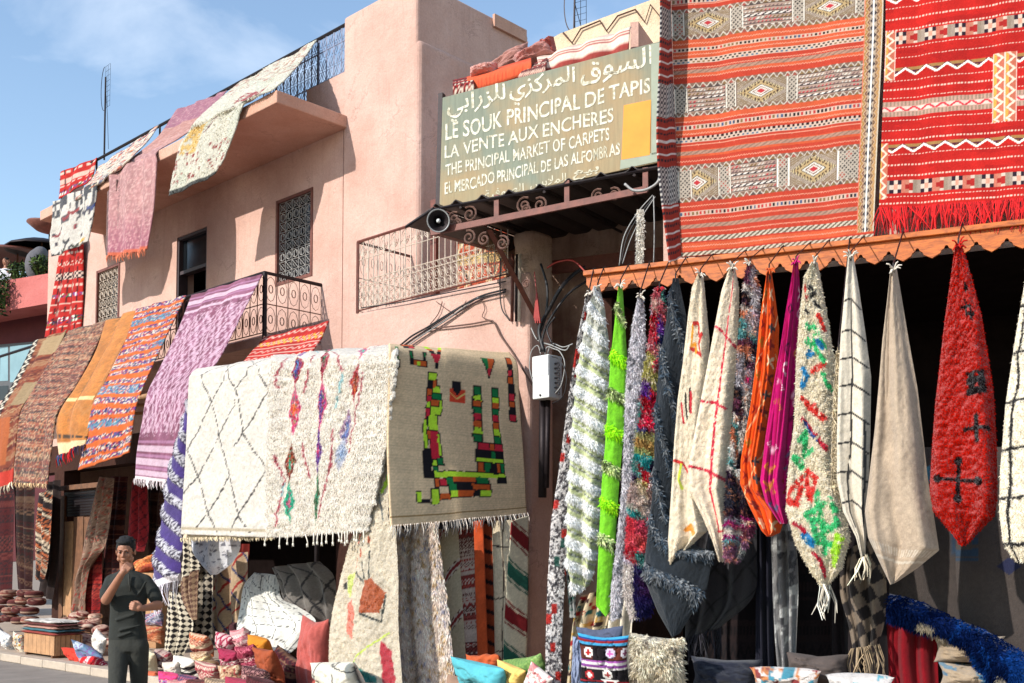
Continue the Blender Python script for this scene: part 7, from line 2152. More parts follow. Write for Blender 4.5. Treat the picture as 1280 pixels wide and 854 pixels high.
# hangings inside the right shop
GQ = 'rugs hanging or heaped in the dark right shop'
def hr(rows, paint, lab, e=9.0, seed=1, mat='kilim', bulge=.10, folds=((2.5, .05, .1, .1),), **k):
    return sheet('rug', [(r[0], r[1], r[2], r[3], e, e) for r in rows], paint, M[mat], 'R', bulge=bulge, folds=folds, seed=seed, label=lab, group=GQ, px=1.5, **k)
hr([(726, 745, 768, 735), (716, 780, 760, 775), (708, 860, 740, 860)], p_boucher((196, 178, 146), [(150, 40, 40), (40, 90, 90), (60, 40, 40), (190, 150, 80)], .6, 22, 22, 11), 'cream rug with small red and green woven marks behind the lime rug', 9.05, 221)
hr([(704, 610, 716, 610), (706, 690, 718, 690), (712, 772, 720, 772)], p_boucher((150, 150, 146), [(40, 50, 50), (60, 100, 90)], .5, 30, 30, 12), 'narrow grey and green speckled rug edge behind the leftmost hanging rug', 8.9, 222)
hr([(758, 735, 800, 730), (752, 790, 790, 780), (750, 860, 790, 860)], p_plain((214, 204, 186), .06, 3), 'plain off white cloth behind the slate grey cushion', 9.1, 223, 'cloth')
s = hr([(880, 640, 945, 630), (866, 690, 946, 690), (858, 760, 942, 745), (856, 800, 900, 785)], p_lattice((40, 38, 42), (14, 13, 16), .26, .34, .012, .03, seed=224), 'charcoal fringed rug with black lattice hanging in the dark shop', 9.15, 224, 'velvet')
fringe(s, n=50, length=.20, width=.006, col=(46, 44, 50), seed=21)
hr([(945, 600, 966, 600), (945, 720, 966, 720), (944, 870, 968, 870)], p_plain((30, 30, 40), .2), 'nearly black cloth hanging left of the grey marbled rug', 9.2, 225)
s = hr([(962, 640, 992, 640), (965, 720, 998, 720), (968, 790, 996, 790), (972, 840, 994, 838)], p_boucher((120, 118, 118), [(50, 50, 54), (190, 190, 186)], .45, 20, 12, 226), 'grey marbled woolly rug hanging in the dark shop, lit at its foot', 8.95, 226, 'shag')
s = hr([(1052, 690, 1100, 670), (1050, 740, 1108, 730), (1060, 780, 1106, 775), (1066, 812, 1098, 806)], p_checker((116, 102, 88), (38, 34, 34), .10, .02, 4, .4), 'brown and black checkered fringed shawl behind the sand coloured rug', 8.75, 227, 'kilim')
fringe(s, n=30, length=.22, width=.006, col=(150, 130, 104), seed=22)
def p_grey_motif(U, V, W, H):
    x, y = U * W, V * H
    C = cream(len(U), x, y, 28, (62, 54, 50), .08)
    for cu_, cv_, w_, h_ in ((.40, .30, .07, .14), (.36, .12, .03, .12),):
        m = (np.abs(U - cu_) < w_) & (np.abs(V - cv_) < h_); m2 = (np.abs(U - cu_) < w_ - .03) & (np.abs(V - cv_) < h_ - .045)
        put(C, m & ~m2 & (tri(y * 14) > .2), (30, 54, 76))
    put(C, (np.abs(U - .62) + np.abs(V - .46) * 1.6 < .06), (26, 30, 60)); put(C, (np.abs(U - .22) + np.abs(V - .1) * 1.6 < .05), (60, 110, 130))
    return C
hr([(1110, 560, 1360, 560), (1110, 680, 1360, 680), (1112, 760, 1360, 760), (1116, 880, 1360, 880)], p_grey_motif, 'wide grey rug with dark blue woven marks forming the backdrop at the right', 9.0, 228, 'velvet', bulge=.06, folds=((1.5, .05, .1, .1), (4, .015, .2, .2)))
def p_blueshag(U, V, W, H):
    x, y = U * W, V * H
    C = cream(len(U), x, y, 29, (10, 25, 62), .2); put(C, fbm(x * 6, y * 6, 3) > .56, (18, 34, 80), .8); put(C, hsh(np.floor(x * 9), np.floor(y * 9), 4) > .90, (170, 160, 140)); put(C, (V > .45) & (fbm(x * 9, y * 9, 2) > .5), (20, 60, 124), .8)
    return C
s = hr([(1112, 742, 1110, 775), (1150, 752, 1145, 788), (1192, 772, 1186, 800), (1225, 785, 1214, 822), (1250, 798, 1228, 850), (1290, 822, 1260, 880)], p_blueshag, 'royal blue shaggy rug rolled along the folded rugs at the right', 8.55, 229, 'shag', bulge=.35, folds=())
pile(s, 14000, .045, .008, seed=19)
def roll(x0, y0, x1, y1, fam, d, hpx, paint, label, dep=.5, seed=0, mat='velvet'):
    w = np.linalg.norm(at(x1, y1, fam, d) - at(x0, y0, fam, d)); h = hpx / 1350 * np.linalg.norm(at(x0, y0, fam, d) - CO)
    return cushion((x0 + x1) / 2, (y0 + y1) / 2, fam, d, w, h, dep, paint, label, seed=seed, mat=mat, lump=.015, roll=0, cat='folded rug', name='folded_rug')
roll(1166, 812, 1256, 812, 'R', 8.75, 32, p_plain((150, 130, 106), .08, 5), 'beige folded rug with rounded edge under the blue shaggy rug', .5, 1)
roll(1172, 845, 1262, 845, 'R', 8.72, 32, p_boucher((160, 140, 116), [(60, 110, 140), (90, 120, 140)], .7, 14, 20, 13), 'beige folded rug with blue marks at the bottom of the folded pile', .5, 2)
roll(1172, 878, 1270, 878, 'R', 8.72, 34, p_plain((120, 100, 84), .1, 5), 'brown folded rug lowest in the pile at the bottom edge', .5, 3)
hr([(1108, 778, 1170, 786), (1110, 820, 1172, 826), (1112, 880, 1174, 880)], p_plain((110, 12, 22), .12, 4), 'deep red cloth hanging under the blue shaggy rug', 8.85, 231, 'cloth')
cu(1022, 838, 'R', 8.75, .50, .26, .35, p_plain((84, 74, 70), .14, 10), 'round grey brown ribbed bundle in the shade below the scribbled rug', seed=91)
cu(983, 851, 'R', 8.5, .55, .22, .2, p_boucher((206, 196, 190), [(60, 130, 150), (130, 50, 50), (190, 120, 70)], .45, 20, 20, 14), 'white crumpled cloth with turquoise and red flecks at the bottom edge', seed=92, pitch=-.5, mat='velvet')
cu(1075, 856, 'R', 8.5, .5, .16, .2, p_boucher((206, 200, 196), [(60, 150, 170), (150, 150, 150)], .6, 20, 20, 15), 'white cloth with a turquoise edge, right of the flecked one', seed=93, pitch=-.5, mat='velvet')
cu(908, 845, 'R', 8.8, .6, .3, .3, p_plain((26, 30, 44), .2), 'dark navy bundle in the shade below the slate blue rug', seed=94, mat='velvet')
hr([(1040, 610, 1112, 610), (1040, 760, 1112, 760), (1040, 890, 1112, 890)], p_plain((34, 28, 30), .2), 'black brown cloth added to darken the shop behind the checkered shawl', 9.6, 232)  # dark hanging added to deepen the darkness of the shop
hr([(860, 620, 1040, 600), (860, 740, 1040, 740), (860, 890, 1040, 890)], p_kilim([(30, 24, 26), (22, 18, 20), (38, 28, 28)], .2, 233, base=(26, 20, 22)), 'very dark patterned rug added to darken the back of the shop', 9.9, 233)  # dark backing sheet added so the shop reads as unlit

# ---------------------------------------------------------------- fittings, cables, speaker, aerials
def cable(pts, fam, d, r, mat, name='cable', jog=0):
    P = [at(p[0], p[1], fam, d if len(p) < 3 else p[2]) for p in pts]
    P = np.array(P)
    t = np.linspace(0, len(P) - 1, (len(P) - 1) * 6 + 1)
    Q = catmull(P, t) if len(P) > 2 else P
    m = MB(); m.tube(list(Q), r, 5)
    return m, name, mat
def cables(root, lst):
    for (pts, fam, d, r, mat) in lst:
        m, n_, mt = cable(pts, fam, d, r, mat); m.build('cable', M[mt], root, True)
rc = empty('wall_cables', at(560, 400, 'L', 8.8), 'tangle of black and brown cables running across the pink wall below the balcony', 'cables')
cables(rc, [([(500, 432), (515, 420), (533, 410), (549, 400), (575, 384), (602, 370), (632, 362)], 'L', 8.79, .012, 'cable_black'),
            ([(503, 433), (520, 421), (540, 408), (560, 395), (590, 376), (632, 365)], 'L', 8.77, .010, 'cable_black'),
            ([(510, 432), (530, 418), (555, 402), (580, 384), (598, 372)], 'L', 8.78, .008, 'cable_grey'),
            ([(553, 377), (548, 392), (538, 405)], 'L', 8.8, .006, 'cable_brown'),
            ([(530, 412), (557, 409), (590, 405), (612, 401), (618, 404), (626, 420), (640, 440), (653, 461), (666, 482)], 'L', 8.79, .010, 'cable_brown'),
            ([(600, 372), (606, 385), (603, 396), (614, 401)], 'L', 8.8, .005, 'cable_brown'),
            ([(452, 385), (500, 378), (560, 366), (632, 352)], 'L', 8.78, .008, 'cable_black'),
            ([(626, 323), (625, 355), (627, 385), (637, 401)], 'L', 8.78, .008, 'cable_black'),
            ([(545, 377, ), (570, 392), (583, 376)], 'L', 8.8, .005, 'cable_brown')])
rp = empty('wall_pipes', at(643, 400, 'L', 8.75), 'bare vertical pipes beside the broken plaster column', 'pipes')
for x, r, mt in ((640, .022, 'iron_brown'), (645, .016, 'iron'), (649, .02, 'iron_pale')):
    m = MB(); m.tube([at(x + 1, 318, 'L', 8.76), at(x, 402, 'L', 8.76)], r, 6); m.build('pipe', M[mt], rp, True)
re_ = empty('meter_box', at(680, 498, 'L', 8.6), 'pale grey electric meter box with looping cables on the pink pillar', 'electric box')
a, b = sL(667, 8.62, 470), sL(687.5, 8.62, 470)
m = MB(); m.fbox('L', a, b, 8.60, 8.82, zL(677, 498, 8.6), zL(677, 444, 8.6)); o = m.build('box', M['white_plastic'], re_); bevel(o, .01)
m = MB(); m.fbox('L', a + .004, b - .004, 8.595, 8.60, zL(677, 469.6, 8.6), zL(677, 445, 8.6)); m.build('cover', M['white_plastic'], re_)
m = MB(); m.lathe([(.012, 0), (.012, .01), (0, .01)], fp('L', (a + b) / 2, 8.6, zL(677, 494, 8.6)), -nL, 8); m.build('lock', M['iron'], re_)
for i in range(7):
    z = zL(692, 455 + i * 6, 8.7); m = MB(); m.tube([fp('L', b, 8.7, z), fp('L', b + .05, 8.7, z), fp('L', b + .06, 8.7, z - .03)], .012, 5); m.build('gland', M['cable_black'], re_)
cables(re_, [([(681, 443), (684, 434), (692, 436), (700, 440), (706, 455), (702, 480), (694, 492)], 'L', 8.62, .007, 'cable_grey'),
             ([(676, 443), (672, 432), (664, 440), (662, 460), (667, 480)], 'L', 8.64, .006, 'cable_grey'),
             ([(684, 443), (690, 430), (704, 434), (716, 430)], 'L', 8.64, .007, 'cable_grey'),
             ([(690, 446), (700, 450), (708, 470), (704, 495), (690, 505)], 'L', 8.6, .006, 'cable_black'),
             ([(664, 410), (672, 425), (690, 432), (706, 438), (712, 432)], 'L', 8.62, .008, 'cable_grey')])
m = MB(); m.tube([at(679, 500, 'L', 8.76), at(678, 622, 'L', 8.76)], .045, 8); m.build('conduit', M['iron'], re_, True)
m = MB(); m.tube([at(685, 500, 'L', 8.76), at(683, 610, 'L', 8.76)], .03, 8); m.build('conduit', M['iron'], re_, True)
rb = empty('service_cables', at(700, 360, 'L', 8.6), 'thick bundle of black service cables hanging beside the porch pillar', 'cables')
cables(rb, [([(731, 334, 8.9), (716, 344, 8.8), (700, 362, 8.6), (686, 388, 8.6), (674, 412, 8.6), (680, 440, 8.6)], 'L', 8.6, .022, 'cable_black'),
            ([(736, 350, 8.9), (712, 366, 8.7), (692, 392, 8.6), (680, 416, 8.6), (676, 440, 8.6)], 'L', 8.6, .014, 'cable_black'),
            ([(676, 330), (684, 360), (682, 395), (672, 425)], 'L', 8.62, .014, 'cable_black'),
            ([(684, 335), (696, 328), (716, 326), (732, 340)], 'L', 8.6, .010, 'cable_red'),
            ([(690, 430), (684, 412), (694, 396)], 'L', 8.58, .010, 'cable_black')])
rt = empty('red_tassel', at(672, 400, 'L', 8.5), 'red cord with a tassel hanging in front of the broken plaster column', 'tassel')
m = MB(); m.tube([at(668, 340, 'L', 8.5), at(671, 370, 'L', 8.5)], .006, 5); m.build('cord', M['cable_red'], rt)
m = MB()
for i in range(9): m.tube([at(671, 366, 'L', 8.5), at(668 + i * .9, 398 + (i % 3) * 3, 'L', 8.5)], .01, 4)
m.build('strands', M['cable_red'], rt)
rw = empty('porch_cables', at(800, 250, 'R', 9.5), 'loose wires dropping from the right end of the porch rail', 'cables')
cables(rw, [([(816, 244), (797, 266), (780, 296), (774, 332)], 'R', 9.5, .006, 'cable_grey'), ([(818, 246), (800, 268), (784, 296), (776, 330)], 'R', 9.5, .005, 'cable_black'), ([(819, 246), (802, 272), (788, 300), (778, 330)], 'R', 9.5, .005, 'cable_grey'),
            ([(817, 245), (818, 290), (817, 330)], 'R', 9.5, .006, 'cable_grey'), ([(826, 214), (822, 228), (808, 237), (792, 238), (781, 230)], 'R', 9.5, .014, 'cable_grey')])
def horn():
    c = at(548, 276, 'R', 9.5); ax = nrm(CO - c + np.array([-.4, 0, .6]))
    root = empty('horn_loudspeaker', c, 'round dark horn loudspeaker with a pale rim at the left end of the porch rail', 'loudspeaker')
    m = MB(); m.lathe([(.020, -.20), (.022, -.12), (.05, -.05), (.09, -.01), (.112, .012), (.116, .016), (.116, .004), (.10, -.02), (.05, -.08)][::1], c, ax, 24); m.build('bell', M['iron'], root, True)
    m = MB(); m.lathe([(.104, .008), (.114, .018), (.118, .012), (.116, 0)], c, ax, 24); m.build('rim', M['grey_plastic'], root, True)
    m = MB(); m.lathe([(.0, .005), (.016, .0), (.022, -.02), (.022, -.06)], c, ax, 14); m.build('nose', M['white_plastic'], root, True)
    m = MB(); m.tube([c - ax * .12, c - ax * .2 + nR * .06, at(545, 285, 'R', 9.62)], .012, 5); m.build('bracket', M['iron'], root)
horn()
s = sheet('rug', [(796, 262, 804, 262), (796, 296, 805, 296), (795, 330, 804, 330)], p_plain((206, 200, 190), .12, 20), M['shag'], 'R', d=9.3, bulge=.06, rough=.012, seed=301, label='narrow strip of white fluffy wool hanging right of the porch wires', cat='rug')
pile(s, 1500, .03, .008, seed=31)
def p_balc(U, V, W, H):
    C = p_lattice((176, 80, 56), (214, 196, 160), .42, .62, .02, .01, (60, 40, 40), 302)(U, V, W, H)
    x, y = U * W, V * H
    put(C, (hsh(np.floor(x * 22), np.floor(y * 22), 3) > .75), (206, 190, 150), .7); put(C, band(V, .40, .56), (190, 170, 110), .8); put(C, band(V, .56, .60), (150, 50, 40))
    return C
sheet('rug', [(570, 290, 634, 282), (571, 330, 634, 322), (572, 368, 634, 358)], p_balc, M['kilim'], 'L', d=9.25, folds=[(2, .02, .1, .1)], seed=302, label='terracotta patterned carpet hanging behind the pale balcony grille')
# rugs laid on the terrace edge behind the sign
GZ = 'rugs laid along the terrace edge behind the sign'
def stripes_zr(U, V, W, H):
    C = flat(len(U), (222, 196, 178))
    for c, w in ((.08, .03), (.30, .03), (.36, .012), (.58, .03), (.66, .012), (.85, .04)): put(C, np.abs(V - c) < w, (150, 64, 58))
    put(C, np.abs(V - .95) < .03, (120, 90, 70))
    return C
EZ = 10.5
def terr(rows, paint, lab, seed, mat='kilim', **k):
    s = sheet('rug', [(r[0], r[1], r[2], r[3], r[4], r[4]) for r in rows], paint, M[mat], 'R', seed=seed, label=lab, group=GZ, **k)
    return s
terr([(672, 72, 790, 34, EZ + .5), (672, 74, 788, 36, EZ + .15), (674, 84, 787, 50, EZ), (676, 100, 786, 74, EZ)], stripes_zr, 'cream rug with dark pink stripes laid along the terrace above the sign', 311, folds=[(3, .03, .1, .3)])
terr([(583, 96, 664, 72, EZ + .3), (584, 100, 664, 78, EZ - .02), (586, 116, 664, 92, EZ - .05)], p_kilim([(196, 80, 50), (206, 90, 56), (190, 70, 46)], .2, 312, base=(200, 84, 50)), 'orange red rug laid over the terrace edge above the Arabic lettering', 312)
terr([(566, 100, 590, 95, EZ + .2), (566, 108, 592, 102, EZ - .08), (566, 126, 592, 118, EZ - .1)], p_kilim([(90, 24, 24), (206, 190, 170), (60, 24, 26), (150, 40, 36)], .05, 313, base=(100, 26, 26)), 'small dark red and cream kilim at the left end of the terrace edge', 313)
terr([(656, 84, 684, 72, EZ + .1), (650, 92, 682, 84, EZ - .1), (640, 108, 680, 100, EZ - .12)], p_kilim([(150, 50, 44), (206, 180, 160), (80, 40, 40)], .05, 314, base=(170, 90, 80)), 'red and black patterned rug corner between the orange and the striped rugs', 314)
roll(588, 92, 622, 86, 'R', EZ + .1, 13, p_plain((206, 150, 140), .08, 6), 'pink rolled rug on the left of the terrace edge', .3, 5)
cushion(667, 70, 'R', EZ + .45, .50, .20, .3, p_plain((176, 120, 112), .10, 5), 'mauve rolled carpet on the terrace behind the orange rug', roll=-.30, seed=6, cat='rolled rug', name='rolled_rug', mat='velvet', lump=.02)
cushion(686, 62, 'R', EZ + .5, .16, .24, .3, p_plain((150, 62, 52), .12, 5), 'dark red end of a rolled carpet beside the beige parapet', roll=-.2, seed=7, cat='rolled rug', name='rolled_rug', mat='velvet', lump=.02)
cushion(630, 84, 'R', EZ + .6, .75, .22, .3, p_plain((166, 118, 108), .10, 5), 'long dusty mauve carpet roll leaning against the tower', roll=-.38, seed=8, cat='rolled rug', name='rolled_rug', mat='velvet', lump=.02)
m = MB(); m.fbox('R', sR(560, 10.7, 100), sR(829, 10.7, 60), 10.6, 12.0, zR(660, 118, 10.7) - .25, zR(660, 118, 10.7)); o = m.build('terrace_slab', M['pink'], market)

def aerial(px, ytop, ybot, fam, d, sc, lab):
    A, B = at(px - .8 * sc, ybot, fam, d), at(px + 1 * sc, ytop + 5 * sc, fam, d)
    root = empty('tv_aerial', A, lab, 'aerial')
    m = MB(); m.tube([A, B + UP * .1], .02 * sc, 6); m.build('mast', M['iron'], root)
    m = MB(); u = FR[fam][0]; T = B
    h = .34 * sc
    for k in range(9): m.tube([T + u * (-.02) + UP * (h - k * .12) * sc, T + u * .22 * sc + UP * (h - k * .12 + .01) * sc], .003, 3)
    for du in (0, .11, .22): m.tube([T + u * du * sc + UP * h * sc, T + u * du * sc + UP * (h - .96) * sc], .004, 3)
    ring(m, fam, float(u @ T) - .05 * sc, T[2] - .15 * sc, float(FR[fam][1] @ T), .16 * sc, .5 * sc, .008, 14, 90, 270)
    m.build('reflector', M['iron'], root)
    m = MB(); m.tube([T - UP * .1, T - UP * .8 * sc + u * .12, T - UP * 1.6 * sc + u * .2], .006, 3); m.build('lead', M['cable_black'], root)
aerial(131, 97, 200, 'L', 11.0, 1.0, 'tall television aerial on the terrace of the pink house')
aerial(718, -8, 42, 'R', 12.6, .7, 'small television aerial on the roof behind the sign')
def dish():
    c = at(62, 280, 'L', 9.2)
    root = empty('straw_parasol', c, 'round dark shade under the left end of the eave', 'shade')
    m = MB(); m.lathe([(.0, .06), (.25, .03), (.42, -.01), (.43, -.04), (.25, -.16), (0, -.2)], c, (0.1, 0, 1), 24); m.build('disc', M['iron_brown'], root, True)
    m = MB(); m.tube([c + UP * .05, np.array([c[0], c[1], z_slab_b])], .015, 5); m.build('rod', M['iron'], root)
dish()
# ================================================================== PEOPLE
SKIN = basic('skin', (158, 106, 80), .55, 0, .12, 14, .08, 80, .002)
SHIRT = basic('dark_green_shirt_cloth', (34, 36, 31), .9, 0, .15, 8, .35, 22, .02)
TROU = basic('olive_trouser_cloth', (46, 46, 40), .9, 0, .15, 8, .4, 16, .03)
HAIR = basic('black_hair', (16, 13, 13), .85, 0, .2, 60, .6, 90, .01)
def remesh(o, vox, it=3):
    md = o.modifiers.new('remesh', 'REMESH'); md.mode = 'VOXEL'; md.voxel_size = vox; md.use_smooth_shade = True
    if it:
        ms = o.modifiers.new('smooth', 'SMOOTH'); ms.factor = .5; ms.iterations = it
    return o
def capsule(m, A, B, r0, r1, n=14):
    A, B = np.array(A, float), np.array(B, float)
    t = B - A; L = np.linalg.norm(t) + 1e-9; t = t / L
    pr = [(r0 * math.sin(a), -r0 * math.cos(a)) for a in np.linspace(.05, math.pi / 2, 5)] + [(r1 * math.cos(a), L + r1 * math.sin(a)) for a in np.linspace(0, math.pi / 2 - .05, 5)]
    b = len(m.v); m.lathe(pr, A, t, n)
    k = len(m.v)
    m.f.append(tuple(range(b, b + n))[::-1]); m.f.append(tuple(range(k - n, k)))
def loft(m, rings, n=20):
    """rings: (centre, rx, ry, z tilt) horizontal ellipses"""
    b = len(m.v)
    for c, rx, ry in rings:
        for j in range(n):
            q = 2 * math.pi * j / n
            cq, sq = math.cos(q), math.sin(q)
            e = (abs(cq) ** 2.6 + abs(sq) ** 2.6) ** (-1 / 2.6)
            m.v.append(tuple(np.array(c) + np.array([rx * cq * e, ry * sq * e, 0])))
    for i in range(len(rings) - 1):
        for j in range(n):
            a0 = b + i * n + j; a1 = b + i * n + (j + 1) % n
            m.f.append((a0, a1, a1 + n, a0 + n))
    m.f.append(tuple(range(b, b + n))[::-1]); k = len(m.v); m.f.append(tuple(range(k - n, k)))
def ell(m, c, rx, ry, rz, n=16, k=10, R=None):
    b = len(m.v); R = np.eye(3) if R is None else R
    for i in range(k + 1):
        a = -math.pi / 2 + math.pi * (i * .96 + .02 * k) / k
        for j in range(n):
            q = 2 * math.pi * j / n
            m.v.append(tuple(np.array(c) + R @ np.array([rx * math.cos(a) * math.cos(q), ry * math.cos(a) * math.sin(q), rz * math.sin(a)])))
    for i in range(k):
        for j in range(n):
            a0 = b + i * n + j; a1 = b + i * n + (j + 1) % n
            m.f.append((a0, a1, a1 + n, a0 + n))
    m.f.append(tuple(range(b, b + n))[::-1]); e = len(m.v); m.f.append(tuple(range(e - n, e)))
def head(m, c, R, s=1.0):
    """skull, jaw, nose, brow, lips, ears around centre c; R columns right, back, up; face looks along -Y"""
    P = lambda x, y, z: c + R @ (np.array([x, y, z]) * s)
    ell(m, P(0, .012, .030), .074 * s, .092 * s, .088 * s, R=R)
    ell(m, P(0, -.012, -.030), .060 * s, .072 * s, .078 * s, R=R)
    ell(m, P(0, -.052, -.082), .030 * s, .028 * s, .024 * s, R=R)
    for sg in (-1, 1):
        ell(m, P(sg * .036, -.050, -.020), .026 * s, .026 * s, .030 * s, R=R)
        ell(m, P(sg * .050, -.018, -.062), .022 * s, .040 * s, .026 * s, R=R)
        ell(m, P(sg * .030, -.076, .026), .024 * s, .012 * s, .008 * s, 10, 6, R)
        ell(m, P(sg * .078, .010, -.008), .010 * s, .020 * s, .032 * s, 10, 8, R)
        ell(m, P(sg * .011, -.088, -.026), .009 * s, .010 * s, .008 * s, 8, 6, R)
    capsule(m, P(0, -.078, .018), P(0, -.098, -.020), .008 * s, .012 * s, 8)
    ell(m, P(0, -.082, -.052), .024 * s, .010 * s, .006 * s, 10, 6, R); ell(m, P(0, -.078, -.063), .021 * s, .011 * s, .007 * s, 10, 6, R)
def hand_fist(m, w, d, up, s=1.0, curl=1.0, flip=1):
    """w wrist point, d direction of the palm, up the side where the thumb is"""
    d, up = nrm(d), nrm(np.array(up) - nrm(d) * float(np.dot(up, nrm(d)))); sd = np.cross(d, up) * flip
    pc = w + d * .05 * s
    capsule(m, w - d * .01, w + d * .03 * s, .026 * s, .030 * s, 12)
    for k in range(4):
        o = up * (.030 - .020 * k) * s
        base = w + d * .085 * s + o
        capsule(m, w + d * .03 * s + o * .8, base, .014 * s, .0115 * s, 8)
        L = (.036, .042, .039, .030)[k] * s
        a1 = base + (d * math.cos(1.1 * curl) + sd * math.sin(1.1 * curl)) * L
        a2 = a1 + (d * math.cos(2.4 * curl) + sd * math.sin(2.4 * curl)) * L * .7
        a3 = a2 + (d * math.cos(3.3 * curl) + sd * math.sin(3.3 * curl)) * L * .5
        capsule(m, base, a1, .0105 * s, .0095 * s, 8); capsule(m, a1, a2, .0095 * s, .009 * s, 8); capsule(m, a2, a3, .009 * s, .0078 * s, 8)
    t0 = w + d * .025 * s + up * .026 * s; t1 = t0 + (d * .6 + up * .45 + sd * .5) * .042 * s; t2 = t1 + (d * .75 - up * .1 + sd * .6) * .034 * s
    capsule(m, t0, t1, .014 * s, .012 * s, 8); capsule(m, t1, t2, .0115 * s, .009 * s, 8)
def man():
    Y = 9.3
    G = at(157, 930, 'Y', Y); G[2] = 0.0
    root = empty('person', (G[0], Y, 0), 'dark haired man in a dark shirt and trousers walking with one fist at his mouth', 'person')
    p = lambda x, y, dy=0.: at(x, y, 'Y', Y + dy)
    px = Y / F
    # skin: one continuous body
    m = MB()
    hc = p(157, 689.5, -.03)
    R = np.array(Matrix.Rotation(R_(6), 3, 'Z') @ Matrix.Rotation(R_(13), 3, 'X'))
    head(m, hc, R, .96)
    capsule(m, p(158, 714, .03), p(157.5, 702, .005), .056, .052)
    # trunk under clothes, arms
    loft(m, [(p(159, 800, .02), .13, .085), (p(160, 770, .02), .12, .08), (p(160, 740, .01), .145, .09), (p(160, 722, .02), .15, .08), (p(159, 716, .02), .08, .06)])
    el1, wr1 = p(132.5, 750, -.14), p(152.5, 717, -.30)
    capsule(m, p(139, 728, .02), el1, .040, .040)
    capsule(m, el1, wr1, .043, .027)
    hand_fist(m, wr1, p(160, 707.5, -.30) - wr1, np.array([-.2, 0, 1.0]), .92, 1.0, -1)
    el2, wr2 = p(197.5, 757, -.03), p(178, 760.5, -.22)
    capsule(m, p(183, 728, .02), el2, .040, .040)
    capsule(m, el2, wr2, .041, .026)
    hand_fist(m, wr2, p(167, 758, -.27) - wr2, np.array([0, -.2, 1.0]), .92, .95, 1)
    # legs under trousers down to ankles
    hipL, hipR = p(149, 805), p(173, 805)
    kneeL, kneeR = p(146, 862, -.16), p(174, 862, .12)
    ankL = np.array([p(146, 916, -.12)[0], Y - .12, .09]); ankR = np.array([p(168, 908, .28)[0], Y + .30, .13])
    for h, k, a in ((hipL, kneeL, ankL), (hipR, kneeR, ankR)):
        capsule(m, h, k, .07, .05); capsule(m, k, a, .05, .035)
    o = m.build('body', SKIN, root); remesh(o, .0055, 2)
    # eyes and brows
    P = lambda x, y, z: hc + R @ (np.array([x, y, z]) * .96)
    dark = basic('dark_eye', (26, 18, 16), .3, 0, .1, 5, 0)
    for sg in (-1, 1):
        m = MB(); ell(m, P(sg * .031, -.0745, .006), .013, .006, .0055, 10, 6, R); m.build('eye', dark, root, True)
        m = MB(); capsule(m, P(sg * .016, -.088, .026), P(sg * .046, -.076, .029), .0045, .0035, 6); m.build('eyebrow', HAIR, root, True)
    # hair
    m = MB(); rr = np.random.default_rng(2)
    ell(m, P(0, .026, .052), .080, .092, .076, R=R); ell(m, P(0, -.040, .094), .056, .042, .026, R=R)
    for sg in (-1, 1): ell(m, P(sg * .070, .014, .030), .012, .042, .040, 10, 8, R)
    for i in range(40):
        q = rr.random() * 6.28; a = .35 + rr.random() * 1.1
        b0 = P(.078 * math.cos(a) * math.cos(q), .026 + .088 * math.cos(a) * math.sin(q), .055 + .074 * math.sin(a))
        ell(m, b0, .018, .018, .012, 8, 6)
    o = m.build('hair', HAIR, root); remesh(o, .005, 1)
    # shirt
    m = MB()
    loft(m, [(p(160, 801, .02), .160, .112), (p(160, 792, .02), .156, .110), (p(159, 778, .015), .146, .100), (p(160, 762, .01), .146, .098), (p(161, 745, .0), .158, .102), (p(161, 732, .0), .172, .106), (p(160.5, 724, .01), .160, .095), (p(160, 718, .02), .115, .08), (p(159, 713.5, .025), .068, .062)], 26)
    capsule(m, p(140, 726, .02), p(134.0, 740, -.06), .058, .062); capsule(m, p(134.0, 740, -.06), p(133.2, 745, -.10), .062, .058)
    capsule(m, p(181, 726, .02), p(191, 740, 0), .058, .062); capsule(m, p(191, 740, 0), p(195, 748, -.01), .062, .058)
    capsule(m, p(152, 720.5, .02), p(139, 727, .02), .050, .060); capsule(m, p(168, 720.5, .02), p(182, 727, .02), .050, .060)
    # soft folds
    for (x0, y0, x1, y1, dy, r) in ((146, 775, 168, 768, -.09, .013), (150, 788, 176, 781, -.10, .013), (148, 796, 165, 790, -.105, .012), (138, 730, 150, 742, -.09, .014), (182, 728, 172, 745, -.10, .014), (176, 760, 182, 775, -.085, .012), (143, 750, 148, 766, -.085, .012)):
        capsule(m, p(x0, y0, dy), p(x1, y1, dy), r, r * .6, 8)
    o = m.build('shirt', SHIRT, root); remesh(o, .008, 9)
    m = MB()
    for k in range(12):
        q0 = 2 * math.pi * k / 12; q1 = 2 * math.pi * (k + 1) / 12
        c = p(158.6, 713.2, .02)
        capsule(m, c + np.array([.062 * math.cos(q0), .058 * math.sin(q0), .012 * math.sin(q0)]), c + np.array([.062 * math.cos(q1), .058 * math.sin(q1), .012 * math.sin(q1)]), .010, .010, 8)
    m.build('collar', SHIRT, root, True)
    m = MB(); c0, c1 = p(161, 718, -.092), p(163, 739, -.122)
    m.tube([c0, (c0 + c1) / 2 + np.array([0, -.006, 0]), c1], .009, 6); m.build('button_placket', TROU, root, True)
    # trousers
    m = MB()
    loft(m, [(p(161, 814, .02), .150, .112), (p(160.5, 806, .02), .160, .116), (p(160, 797, .02), .158, .110), (p(160, 792, .02), .14, .10)], 24)
